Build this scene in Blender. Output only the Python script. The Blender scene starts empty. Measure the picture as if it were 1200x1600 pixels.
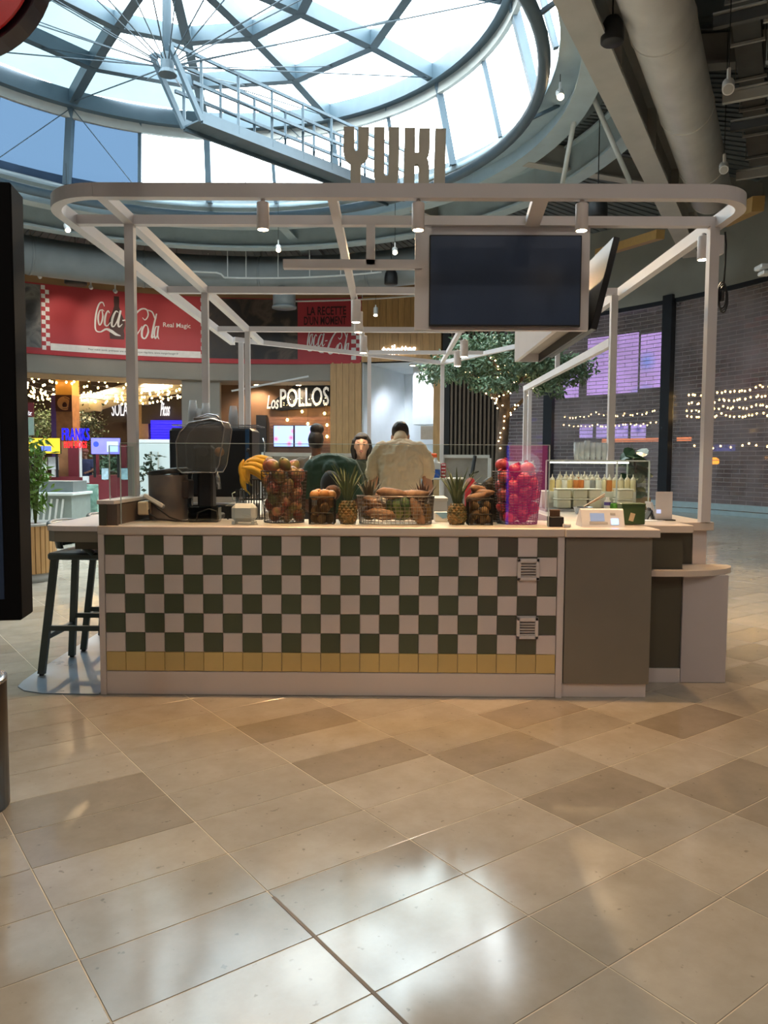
import bpy, bmesh, math, random
from mathutils import Vector, Matrix, Euler, Quaternion, noise
random.seed(7)
SC = bpy.context.scene
COL = SC.collection
PI = math.pi

# ------------------------------------------------------------------ camera
F_PX, PITCH, ROLL, YAW, EYE = 1200.0, math.radians(3.72), 0.0055, math.radians(0.4), 1.38
CAM_ROT = (Matrix.Rotation(YAW, 3, 'Z') @ Matrix.Rotation(PI / 2 - PITCH, 3, 'X') @ Matrix.Rotation(ROLL, 3, 'Z'))
cam_data = bpy.data.cameras.new('camera')
cam_data.sensor_fit = 'HORIZONTAL'
cam_data.sensor_width = 36.0
cam_data.lens = 36.0 * F_PX / 1200.0
cam_data.clip_end = 300
camera = bpy.data.objects.new('camera', cam_data)
camera.matrix_world = Matrix.Translation((0, 0, EYE)) @ CAM_ROT.to_4x4()
COL.objects.link(camera)
SC.camera = camera

# ------------------------------------------------------------------ exposure, overcast sky above the glass roof
SC.view_settings.view_transform = 'Standard'
SC.view_settings.look = 'None'
SC.view_settings.gamma = 1.0
SC.view_settings.use_curve_mapping = False
SC.view_settings.exposure = 0.7
world = bpy.data.worlds.new('overcast_sky')
SC.world = world
world.use_nodes = True
wn = world.node_tree
wn.nodes['Background'].inputs['Color'].default_value = (0.92, 0.975, 1.0, 1)
wn.nodes['Background'].inputs['Strength'].default_value = 8.5
SC.cycles.max_bounces = 8
SC.cycles.diffuse_bounces = 4
SC.cycles.glossy_bounces = 4
SC.cycles.transmission_bounces = 6
SC.cycles.transparent_max_bounces = 16
SC.cycles.caustics_reflective = False
SC.cycles.caustics_refractive = False
SC.cycles.sample_clamp_indirect = 6.0
SC.cycles.use_denoising = True

# skylight geometry shared by the roof and its sampling portal
CX, CY = -4.1, 14.5           # middle of the round hall
R_DRUM_LOW, Z_DRUM_LOW = 6.95, 8.4
R_DRUM_TOP, Z_DRUM_TOP = 6.35, 10.3
R_WALL = 14.5
pl = bpy.data.lights.new('skylight_portal', 'AREA')
pl.shape = 'DISK'
pl.size = 2 * R_DRUM_LOW
pl.cycles.is_portal = True
plo = bpy.data.objects.new('skylight_portal', pl)
plo.location = (CX, CY, Z_DRUM_LOW - 0.02)
COL.objects.link(plo)

# ------------------------------------------------------------------ placing helpers (pixel of the photo + a real distance -> point of the place)
def ray(px, py):
    return CAM_ROT @ Vector(((px - 600) / F_PX, (800 - py) / F_PX, -1.0))
def at(px, py, Y):
    d = ray(px, py)
    return Vector((0, 0, EYE)) + d * (Y / d.y)
def on_z(px, py, z=0.0):
    d = ray(px, py)
    return Vector((0, 0, EYE)) + d * ((z - EYE) / d.z)
def wall_pt(phi, z, r=R_WALL):
    a = math.radians(phi)
    return Vector((CX + r * math.cos(a), CY + r * math.sin(a), z))
def on_wall(px, py, r=R_WALL):
    d = ray(px, py)
    ox, oy = -CX, -CY
    a = d.x * d.x + d.y * d.y
    b = 2 * (ox * d.x + oy * d.y)
    c = ox * ox + oy * oy - r * r
    t = (-b + math.sqrt(b * b - 4 * a * c)) / (2 * a)
    p = Vector((0, 0, EYE)) + d * t
    return math.degrees(math.atan2(p.y - CY, p.x - CX)), p.z

# ------------------------------------------------------------------ materials
def lin(c):
    return tuple(((v / 255) / 12.92 if v / 255 <= 0.04045 else (((v / 255) + 0.055) / 1.055) ** 2.4) for v in c)
MATS = {}
def mat(name, rgb, rough=0.5, metal=0.0, var=0.06, scale=8.0, bump=0.0, bscale=60.0, emit=None, estr=0.0,
        coat=0.0, trans=0.0, alpha=1.0, rnd=0.0, stretch=(1, 1, 1), sheen=0.0, spec=0.5, rvar=0.0):
    if name in MATS:
        return MATS[name]
    m = bpy.data.materials.new(name)
    m.use_nodes = True
    nt = m.node_tree
    b = nt.nodes['Principled BSDF']
    base = lin(rgb)
    b.inputs['Roughness'].default_value = rough
    b.inputs['Metallic'].default_value = metal
    b.inputs['Coat Weight'].default_value = coat
    b.inputs['Transmission Weight'].default_value = trans
    b.inputs['Alpha'].default_value = alpha
    b.inputs['Specular IOR Level'].default_value = spec
    if sheen:
        b.inputs['Sheen Weight'].default_value = sheen
    tc = nt.nodes.new('ShaderNodeTexCoord')
    mp = nt.nodes.new('ShaderNodeMapping')
    mp.inputs['Scale'].default_value = stretch
    nt.links.new(tc.outputs['Object'], mp.inputs['Vector'])
    n = nt.nodes.new('ShaderNodeTexNoise')
    n.inputs['Scale'].default_value = scale
    n.inputs['Detail'].default_value = 5
    nt.links.new(mp.outputs['Vector'], n.inputs['Vector'])
    rp = nt.nodes.new('ShaderNodeValToRGB')
    rp.color_ramp.elements[0].position = 0.3
    rp.color_ramp.elements[1].position = 0.7
    rp.color_ramp.elements[0].color = (*[max(0, v * (1 - var)) for v in base], 1)
    rp.color_ramp.elements[1].color = (*[min(1, v * (1 + var)) for v in base], 1)
    nt.links.new(n.outputs['Fac'], rp.inputs['Fac'])
    src = rp.outputs['Color']
    if rnd:
        oi = nt.nodes.new('ShaderNodeObjectInfo')
        mr = nt.nodes.new('ShaderNodeMapRange')
        mr.inputs['To Min'].default_value = 1 - rnd
        mr.inputs['To Max'].default_value = 1 + rnd
        nt.links.new(oi.outputs['Random'], mr.inputs['Value'])
        mx = nt.nodes.new('ShaderNodeMix')
        mx.data_type = 'RGBA'
        mx.blend_type = 'MULTIPLY'
        mx.inputs['Factor'].default_value = 1
        nt.links.new(src, mx.inputs[6])
        nt.links.new(mr.outputs['Result'], mx.inputs[7])
        src = mx.outputs[2]
    nt.links.new(src, b.inputs['Base Color'])
    if rvar:
        mr2 = nt.nodes.new('ShaderNodeMapRange')
        mr2.inputs['To Min'].default_value = rough - rvar
        mr2.inputs['To Max'].default_value = rough + rvar
        nt.links.new(n.outputs['Fac'], mr2.inputs['Value'])
        nt.links.new(mr2.outputs['Result'], b.inputs['Roughness'])
    if bump:
        n2 = nt.nodes.new('ShaderNodeTexNoise')
        n2.inputs['Scale'].default_value = bscale
        n2.inputs['Detail'].default_value = 3
        nt.links.new(mp.outputs['Vector'], n2.inputs['Vector'])
        bp = nt.nodes.new('ShaderNodeBump')
        bp.inputs['Strength'].default_value = bump
        bp.inputs['Distance'].default_value = 0.01
        nt.links.new(n2.outputs['Fac'], bp.inputs['Height'])
        nt.links.new(bp.outputs['Normal'], b.inputs['Normal'])
    if emit:
        b.inputs['Emission Color'].default_value = (*lin(emit), 1)
        b.inputs['Emission Strength'].default_value = estr
    MATS[name] = m
    return m

def glass(name, tint=(235, 245, 243), refl=0.08, rough=0.02, dirt_veil=0.0, dirt_veil_rgb=(150, 190, 195), haze=False):
    """thin pane: mostly see-through, a share of mirror reflection, optional film of dirt plus painted dimming and reflection, in patches"""
    if name in MATS:
        return MATS[name]
    m = bpy.data.materials.new(name)
    m.use_nodes = True
    nt = m.node_tree
    nt.nodes.clear()
    out = nt.nodes.new('ShaderNodeOutputMaterial')
    tr = nt.nodes.new('ShaderNodeBsdfTransparent')
    tr.inputs['Color'].default_value = (*lin(tint), 1)
    gl = nt.nodes.new('ShaderNodeBsdfGlossy')
    gl.inputs['Roughness'].default_value = rough
    lw = nt.nodes.new('ShaderNodeFresnel')
    ge = nt.nodes.new('ShaderNodeNewGeometry')            # same reflection from both sides of the pane
    io = nt.nodes.new('ShaderNodeMapRange')
    io.inputs['To Min'].default_value = 1.45
    io.inputs['To Max'].default_value = 1 / 1.45
    nt.links.new(ge.outputs['Backfacing'], io.inputs['Value'])
    nt.links.new(io.outputs['Result'], lw.inputs['IOR'])
    ad = nt.nodes.new('ShaderNodeMath')
    ad.operation = 'ADD'
    ad.inputs[1].default_value = refl - 0.035
    ad.use_clamp = True
    nt.links.new(lw.outputs['Fac'], ad.inputs[0])
    mix = nt.nodes.new('ShaderNodeMixShader')
    nt.links.new(ad.outputs[0], mix.inputs['Fac'])
    nt.links.new(tr.outputs[0], mix.inputs[1])
    nt.links.new(gl.outputs[0], mix.inputs[2])
    last = mix
    if dirt_veil:
        df = nt.nodes.new('ShaderNodeBsdfDiffuse' if haze else 'ShaderNodeBsdfTranslucent')
        df.inputs['Color'].default_value = (*lin(dirt_veil_rgb), 1)
        tc = nt.nodes.new('ShaderNodeTexCoord')
        n = nt.nodes.new('ShaderNodeTexNoise')
        n.inputs['Scale'].default_value = 0.9
        n.inputs['Detail'].default_value = 8
        nt.links.new(tc.outputs['Object'], n.inputs['Vector'])
        mr = nt.nodes.new('ShaderNodeMapRange')
        mr.inputs['From Min'].default_value = 0.3
        mr.inputs['From Max'].default_value = 0.75
        mr.inputs['To Min'].default_value = dirt_veil * 0.3
        mr.inputs['To Max'].default_value = dirt_veil
        nt.links.new(n.outputs['Fac'], mr.inputs['Value'])
        mix2 = nt.nodes.new('ShaderNodeMixShader')
        nt.links.new(mr.outputs['Result'], mix2.inputs['Fac'])
        nt.links.new(mix.outputs[0], mix2.inputs[1])
        nt.links.new(df.outputs[0], mix2.inputs[2])
        last = mix2
    nt.links.new(last.outputs[0], out.inputs['Surface'])
    MATS[name] = m
    return m

def glow(name, rgb, strength, var=0.0, scale=5.0):
    """things that give off light: bulbs, screens, lit letters"""
    if name in MATS:
        return MATS[name]
    m = bpy.data.materials.new(name)
    m.use_nodes = True
    nt = m.node_tree
    b = nt.nodes['Principled BSDF']
    b.inputs['Base Color'].default_value = (*[v * 0.5 for v in lin(rgb)], 1)
    b.inputs['Roughness'].default_value = 0.4
    b.inputs['Emission Color'].default_value = (*lin(rgb), 1)
    b.inputs['Emission Strength'].default_value = strength
    if var:
        tc = nt.nodes.new('ShaderNodeTexCoord')
        n = nt.nodes.new('ShaderNodeTexNoise')
        n.inputs['Scale'].default_value = scale
        nt.links.new(tc.outputs['Object'], n.inputs['Vector'])
        mr = nt.nodes.new('ShaderNodeMapRange')
        mr.inputs['To Min'].default_value = strength * (1 - var)
        mr.inputs['To Max'].default_value = strength * (1 + var)
        nt.links.new(n.outputs['Fac'], mr.inputs['Value'])
        nt.links.new(mr.outputs['Result'], b.inputs['Emission Strength'])
    MATS[name] = m
    return m

# ------------------------------------------------------------------ mesh helpers
def frame_from(d):
    d = Vector(d).normalized()
    up = Vector((0, 0, 1)) if abs(d.z) < 0.95 else Vector((0, 1, 0))
    x = d.cross(up).normalized()
    y = x.cross(d).normalized()
    return x, y

class MB:
    def __init__(self):
        self.v, self.f, self.mi = [], [], []
    def add(self, vs, fs, mi=0):
        o = len(self.v)
        self.v += [tuple(p) for p in vs]
        self.f += [tuple(i + o for i in f) for f in fs]
        self.mi += [mi] * len(fs)
        return self
    def box(self, c, s, rz=0.0, mi=0, rot=None):
        hx, hy, hz = s[0] / 2, s[1] / 2, s[2] / 2
        R = rot if rot is not None else Matrix.Rotation(rz, 3, 'Z')
        c = Vector(c)
        vs = [c + R @ Vector((x * hx, y * hy, z * hz)) for z in (-1, 1) for y in (-1, 1) for x in (-1, 1)]
        return self.add(vs, [(0, 2, 3, 1), (4, 5, 7, 6), (0, 1, 5, 4), (2, 6, 7, 3), (0, 4, 6, 2), (1, 3, 7, 5)], mi)
    def span(self, x0, x1, y0, y1, z0, z1, mi=0):
        return self.box(((x0 + x1) / 2, (y0 + y1) / 2, (z0 + z1) / 2), (abs(x1 - x0), abs(y1 - y0), abs(z1 - z0)), 0, mi)
    def bbox(self, c, s, b=0.005, mi=0, R=None):
        """box with chamfered edges (all 12), 26 faces"""
        h = [s[0] / 2, s[1] / 2, s[2] / 2]
        b = min(b, *[q * 0.49 for q in h])
        idx = {}
        vs = []
        c = Vector(c)
        for sx in (-1, 1):
            for sy in (-1, 1):
                for sz in (-1, 1):
                    for ax in range(3):
                        p = [sx * (h[0] - b), sy * (h[1] - b), sz * (h[2] - b)]
                        p[ax] = (sx, sy, sz)[ax] * h[ax]
                        q = Vector(p)
                        if R is not None:
                            q = R @ q
                        idx[(sx, sy, sz, ax)] = len(vs)
                        vs.append(c + q)
        fs = []
        S = (-1, 1)
        for ax in range(3):
            o1, o2 = [(1, 2), (2, 0), (0, 1)][ax]
            for s_ in S:
                loop = []
                for a, bb in ((-1, -1), (1, -1), (1, 1), (-1, 1)):
                    k = [0, 0, 0]
                    k[ax], k[o1], k[o2] = s_, a, bb
                    loop.append(idx[(*k, ax)])
                fs.append(tuple(loop if s_ > 0 else loop[::-1]))
        for ax in range(3):                                     # edges along ax
            o1, o2 = [(1, 2), (2, 0), (0, 1)][ax]
            for a in S:
                for bb in S:
                    k0 = [0, 0, 0]; k1 = [0, 0, 0]
                    k0[ax], k1[ax] = -1, 1
                    k0[o1] = k1[o1] = a
                    k0[o2] = k1[o2] = bb
                    l = [idx[(*k0, o1)], idx[(*k1, o1)], idx[(*k1, o2)], idx[(*k0, o2)]]
                    fs.append(tuple(l if a * bb < 0 else l[::-1]))
        for sx in S:
            for sy in S:
                for sz in S:
                    l = [idx[(sx, sy, sz, 0)], idx[(sx, sy, sz, 1)], idx[(sx, sy, sz, 2)]]
                    fs.append(tuple(l if sx * sy * sz > 0 else l[::-1]))
        return self.add(vs, fs, mi)
    def bar(self, p0, p1, w, h, mi=0):
        """square bar between two points, w across, h upright"""
        p0, p1 = Vector(p0), Vector(p1)
        d = p1 - p0
        x, y = frame_from(d)
        vs = []
        for p in (p0, p1):
            for a, b in ((-1, -1), (1, -1), (1, 1), (-1, 1)):
                vs.append(p + x * (a * w / 2) + y * (b * h / 2))
        return self.add(vs, [(0, 1, 2, 3), (7, 6, 5, 4), (0, 4, 5, 1), (1, 5, 6, 2), (2, 6, 7, 3), (3, 7, 4, 0)], mi)
    def cyl(self, p0, p1, r0, r1=None, n=12, cap=True, mi=0):
        r1 = r0 if r1 is None else r1
        p0, p1 = Vector(p0), Vector(p1)
        x, y = frame_from(p1 - p0)
        vs = [p + x * (r * math.cos(2 * PI * i / n)) + y * (r * math.sin(2 * PI * i / n)) for p, r in ((p0, r0), (p1, r1)) for i in range(n)]
        fs = [(i, (i + 1) % n, n + (i + 1) % n, n + i) for i in range(n)]
        if cap:
            fs += [tuple(range(n))[::-1], tuple(range(n, 2 * n))]
        return self.add(vs, fs, mi)
    def tube(self, pts, r, n=8, closed=False, cap=True, mi=0, flat=1.0):
        pts = [Vector(p) for p in pts]
        m = len(pts)
        rs = r if isinstance(r, (list, tuple)) else [r] * m
        vs, fs = [], []
        px = None
        for i, p in enumerate(pts):
            a = pts[(i - 1) % m] if (closed or i > 0) else p
            b = pts[(i + 1) % m] if (closed or i < m - 1) else p
            d = (b - a).normalized() if (b - a).length > 1e-9 else Vector((0, 0, 1))
            if px is None:
                px, _ = frame_from(d)
            px = (px - d * px.dot(d))
            px = px.normalized() if px.length > 1e-6 else frame_from(d)[0]
            py = d.cross(px)
            for k in range(n):
                t = 2 * PI * k / n
                vs.append(p + px * (rs[i] * math.cos(t)) + py * (rs[i] * flat * math.sin(t)))
        for i in range(m if closed else m - 1):
            j = (i + 1) % m
            for k in range(n):
                fs.append((i * n + k, i * n + (k + 1) % n, j * n + (k + 1) % n, j * n + k))
        if cap and not closed:
            fs += [tuple(range(n))[::-1], tuple(range((m - 1) * n, m * n))]
        return self.add(vs, fs, mi)
    def lathe(self, prof, c=(0, 0, 0), n=24, mi=0, sx=1.0, sy=1.0):
        """prof: (radius, z) from bottom to top"""
        vs, fs = [], []
        for r, z in prof:
            for k in range(n):
                t = 2 * PI * k / n
                vs.append((c[0] + r * sx * math.cos(t), c[1] + r * sy * math.sin(t), c[2] + z))
        for i in range(len(prof) - 1):
            for k in range(n):
                fs.append((i * n + k, i * n + (k + 1) % n, (i + 1) * n + (k + 1) % n, (i + 1) * n + k))
        fs.append(tuple(range(n))[::-1])
        fs.append(tuple(range((len(prof) - 1) * n, len(prof) * n)))
        return self.add(vs, fs, mi)
    def ball(self, c, r, n=16, m=10, s=(1, 1, 1), R=None, mi=0, fn=None):
        vs, fs = [], []
        c = Vector(c)
        for i in range(m + 1):
            th = PI * i / m
            for k in range(n):
                ph = 2 * PI * k / n
                q = Vector((math.sin(th) * math.cos(ph), math.sin(th) * math.sin(ph), -math.cos(th)))
                if fn:
                    q = fn(q)
                q = Vector((q.x * s[0] * r, q.y * s[1] * r, q.z * s[2] * r))
                if R is not None:
                    q = R @ q
                vs.append(c + q)
        for i in range(m):
            for k in range(n):
                a, b = i * n + k, i * n + (k + 1) % n
                cc, d = (i + 1) * n + (k + 1) % n, (i + 1) * n + k
                if i == 0:
                    fs.append((a, cc, d))
                elif i == m - 1:
                    fs.append((a, b, d))
                else:
                    fs.append((a, b, cc, d))
        return self.add(vs, fs, mi)
    def prism(self, poly, o, u, v, depth, mi=0):
        """2D polygon (a,b) -> o + a*u + b*v, thickened along u x v"""
        o, u, v = Vector(o), Vector(u), Vector(v)
        w = u.cross(v).normalized() * depth
        n = len(poly)
        vs = [o + u * a + v * b for a, b in poly] + [o + u * a + v * b + w for a, b in poly]
        area = sum(poly[i][0] * poly[(i + 1) % n][1] - poly[(i + 1) % n][0] * poly[i][1] for i in range(n))
        fs = [tuple(range(n))[::-1], tuple(range(n, 2 * n))] + [(i, (i + 1) % n, n + (i + 1) % n, n + i) for i in range(n)]
        if area < 0:
            fs = [f[::-1] for f in fs]
        return self.add(vs, fs, mi)
    def map(self, fn):
        self.v = [tuple(fn(Vector(p))) for p in self.v]
        return self
    def xf(self, M):
        self.v = [tuple(M @ Vector(p)) for p in self.v]
        return self
    def mesh(self, name, mats, smooth=False):
        me = bpy.data.meshes.new(name)
        me.from_pydata(self.v, [], self.f)
        for m in (mats if isinstance(mats, (list, tuple)) else [mats]):
            me.materials.append(m)
        if any(self.mi):
            me.polygons.foreach_set('material_index', self.mi)
        if smooth:
            me.polygons.foreach_set('use_smooth', [True] * len(me.polygons))
        me.update()
        return me
    def build(self, name, mats, parent=None, smooth=False, world=False, kind=None, loc=None):
        o = bpy.data.objects.new(name, self.mesh(name, mats, smooth))
        return link(o, parent, world, kind, loc)

def link(o, parent=None, world=False, kind=None, loc=None):
    COL.objects.link(o)
    if loc is not None:
        o.location = loc
    if parent is not None:
        o.parent = parent
        if world:
            chain = parent
            M = Matrix.Identity(4)
            while chain is not None:
                M = (Matrix.LocRotScale(chain.location, chain.rotation_euler, chain.scale)
                     if chain.parent is None else chain.matrix_parent_inverse @ Matrix.LocRotScale(chain.location, chain.rotation_euler, chain.scale)) @ M
                chain = chain.parent
            o.matrix_parent_inverse = M.inverted()
    if kind:
        o['kind'] = kind
    return o
def tag(o, label, cat, group=None, kind=None):
    o['label'] = label
    o['category'] = cat
    if group:
        o['group'] = group
    if kind:
        o['kind'] = kind
    return o
def thing(name, label, cat, loc=(0, 0, 0), rz=0.0, group=None, kind=None):
    e = bpy.data.objects.new(name, None)
    e.empty_display_size = 0.1
    e.location = loc
    e.rotation_euler = (0, 0, rz)
    COL.objects.link(e)
    return tag(e, label, cat, group, kind)
def struct(mb, name, mats, parent=None, smooth=False, world=False):
    o = mb.build(name, mats, parent, smooth, world)
    if parent is None:
        o['kind'] = 'structure'
    return o
def dup(root, loc=None, rot=None, label=None, group=None, scale=None):
    r = root.copy()
    COL.objects.link(r)
    if loc is not None: r.location = loc
    if rot is not None: r.rotation_euler = rot
    if scale is not None: r.scale = scale
    if label: r['label'] = label
    if group: r['group'] = group
    for ch in list(root.children):
        c = ch.copy(); COL.objects.link(c); c.parent = r
        for g in list(ch.children):
            d = g.copy(); COL.objects.link(d); d.parent = c
    return r
def share(me, name, parent, loc=(0, 0, 0), rot=(0, 0, 0), scale=(1, 1, 1)):
    o = bpy.data.objects.new(name, me)
    COL.objects.link(o)
    o.location, o.rotation_euler, o.scale = loc, rot, scale
    if parent is not None:
        o.parent = parent
    return o
def text_mb(body, w=None, h=None, depth=0.01, bold=0.0, shear=0.0, spacing=1.0):
    """lettering as a mesh: x to the right, y up, z towards the reader; fitted to w x h, lower-left at the origin"""
    cu = bpy.data.curves.new('lettering', 'FONT')
    cu.body = body
    cu.size = 1.0
    cu.extrude = 0.02
    cu.offset = bold
    cu.shear = shear
    cu.space_character = spacing
    cu.align_x = 'CENTER'
    cu.resolution_u = 3
    ob = bpy.data.objects.new('lettering', cu)
    COL.objects.link(ob)
    dg = bpy.context.evaluated_depsgraph_get()
    dg.update()
    me = bpy.data.meshes.new_from_object(ob.evaluated_get(dg))
    bpy.data.objects.remove(ob)
    bpy.data.curves.remove(cu)
    mb = MB()
    vs = [v.co.copy() for v in me.vertices]
    fs = [tuple(p.vertices) for p in me.polygons]
    x0, x1 = min(v.x for v in vs), max(v.x for v in vs)
    y0, y1 = min(v.y for v in vs), max(v.y for v in vs)
    sx = (w / (x1 - x0)) if w else None
    sy = (h / (y1 - y0)) if h else sx
    sx = sx if sx else sy
    mb.add([((v.x - x0) * sx, (v.y - y0) * sy, (v.z / 0.04 + 0.5) * depth) for v in vs], fs)
    bpy.data.meshes.remove(me)
    return mb
def place2d(mb, o, u, v):
    """(x, y, z) of a sheet -> o + x*u + y*v + z*(u x v)"""
    o, u, v = Vector(o), Vector(u).normalized(), Vector(v).normalized()
    w = u.cross(v)
    return mb.map(lambda p: o + u * p.x + v * p.y + w * p.z)
def bend(mb, phi0, z0, r=R_WALL):
    """sheet x (to the viewer's right) and y (up) bent on to the round wall; z of the sheet comes out of the wall"""
    a0 = math.radians(phi0)
    def f(p):
        a = a0 - p.x / r
        rr = r - p.z
        return Vector((CX + rr * math.cos(a), CY + rr * math.sin(a), z0 + p.y))
    return mb.map(f)
def sheet(mb, x0, x1, y0, y1, z=0.0, nx=1, ny=1, mi=0, th=0.0):
    vs = [(x0 + (x1 - x0) * i / nx, y0 + (y1 - y0) * j / ny, z) for j in range(ny + 1) for i in range(nx + 1)]
    fs = [(j * (nx + 1) + i, j * (nx + 1) + i + 1, (j + 1) * (nx + 1) + i + 1, (j + 1) * (nx + 1) + i) for j in range(ny) for i in range(nx)]
    mb.add(vs, fs, mi)
    if th:
        vs2 = [(a, b, c - th) for a, b, c in vs]
        mb.add(vs2, [f[::-1] for f in fs], mi)
        n1 = nx + 1
        o = len(mb.v) - 2 * len(vs)
        m = len(vs)
        rim = [i for i in range(nx + 1)] + [j * n1 + nx for j in range(1, ny + 1)] + [ny * n1 + i for i in range(nx - 1, -1, -1)] + [j * n1 for j in range(ny - 1, 0, -1)]
        L = len(rim)
        for k in range(L):
            a, b = rim[k], rim[(k + 1) % L]
            mb.f.append((o + b, o + a, o + m + a, o + m + b)); mb.mi.append(mi)
    return mb
def spot(parent, loc, target, energy, rgb, angle=60, blend=0.6, size=0.05):
    l = bpy.data.lights.new('lamp_beam', 'SPOT')
    l.energy = energy
    l.color = lin(rgb)
    l.spot_size = math.radians(angle)
    l.spot_blend = blend
    l.shadow_soft_size = size
    o = bpy.data.objects.new('lamp_beam', l)
    COL.objects.link(o)
    d = Vector(target) - Vector(loc)
    M = Matrix.Translation(loc) @ d.to_track_quat('-Z', 'Y').to_matrix().to_4x4()
    o.parent = parent
    o.matrix_world = M
    if parent is not None:
        o.matrix_parent_inverse = Matrix.LocRotScale(parent.location, parent.rotation_euler, parent.scale).inverted()
    o.matrix_basis = M
    return o
def ribbon(mb, pts, ws, z=0.0, th=0.01, mi=0):
    """flat brush stroke through 2D points with widths"""
    P = []
    W = []
    n = len(pts)
    for i in range(n - 1):                                      # catmull-rom
        p0 = Vector((*pts[max(i - 1, 0)], 0)); p1 = Vector((*pts[i], 0)); p2 = Vector((*pts[i + 1], 0)); p3 = Vector((*pts[min(i + 2, n - 1)], 0))
        for k in range(6):
            t = k / 6
            P.append(0.5 * ((2 * p1) + (p2 - p0) * t + (2 * p0 - 5 * p1 + 4 * p2 - p3) * t * t + (3 * p1 - p0 - 3 * p2 + p3) * t ** 3))
            W.append(ws[i] + (ws[i + 1] - ws[i]) * t)
    P.append(Vector((*pts[-1], 0))); W.append(ws[-1])
    vs, fs = [], []
    for i, p in enumerate(P):
        d = (P[min(i + 1, len(P) - 1)] - P[max(i - 1, 0)])
        d = d.normalized() if d.length > 1e-9 else Vector((1, 0, 0))
        nrm = Vector((-d.y, d.x, 0)) * (W[i] / 2)
        vs += [p + nrm + Vector((0, 0, z)), p - nrm + Vector((0, 0, z)), p - nrm + Vector((0, 0, z + th)), p + nrm + Vector((0, 0, z + th))]
    for i in range(len(P) - 1):
        a, b = i * 4, i * 4 + 4
        fs += [(a + 3, a + 2, b + 2, b + 3), (a, b, b + 1, a + 1), (a, a + 3, b + 3, b), (a + 1, b + 1, b + 2, a + 2)]
    L = (len(P) - 1) * 4
    fs += [(0, 1, 2, 3), (L + 3, L + 2, L + 1, L)]
    return mb.add(vs, fs, mi)
# ================================================================== materials of the setting
M_STEEL = mat('teal_grey_painted_steel', (76, 94, 106), 0.5, 0.0, 0.08, 3)
M_RING = mat('pale_teal_painted_steel', (176, 194, 202), 0.5, 0.0, 0.06, 3)
M_STEEL_GREY = mat('grey_painted_steel', (176, 174, 168), 0.5, 0.0, 0.08, 2)
M_DECK = mat('dark_metal_ceiling_deck', (104, 112, 116), 0.6, 0.0, 0.12, 1.2)
M_DUCT = mat('galvanised_duct', (198, 196, 192), 0.45, 0.0, 0.10, 2.5)
M_PLASTER = mat('grey_plaster_wall', (150, 152, 146), 0.8, 0, 0.05, 1.5)
M_BULK = mat('warm_grey_bulkhead', (150, 146, 138), 0.7, 0, 0.05, 1.0)
M_WOOD = mat('pale_oak_boards', (190, 150, 98), 0.45, 0, 0.12, 4, stretch=(6, 6, 0.6), rnd=0.08)
M_BROWN = mat('brown_wall_band', (150, 116, 80), 0.7, 0, 0.08, 2)
M_DARKMETAL = mat('dark_grey_mullion', (42, 47, 54), 0.4, 0.3, 0.08, 3)
M_BLACK = mat('matt_black', (16, 17, 19), 0.55, 0, 0.1, 5)
M_WHITEWALL = mat('white_painted_wall', (214, 222, 226), 0.7, 0, 0.03, 2)
M_CABLE = mat('steel_cable', (64, 78, 88), 0.6, 0.0)
M_OUTER = mat('beige_hall_wall', (216, 208, 198), 0.75, 0, 0.06, 0.8)

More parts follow.
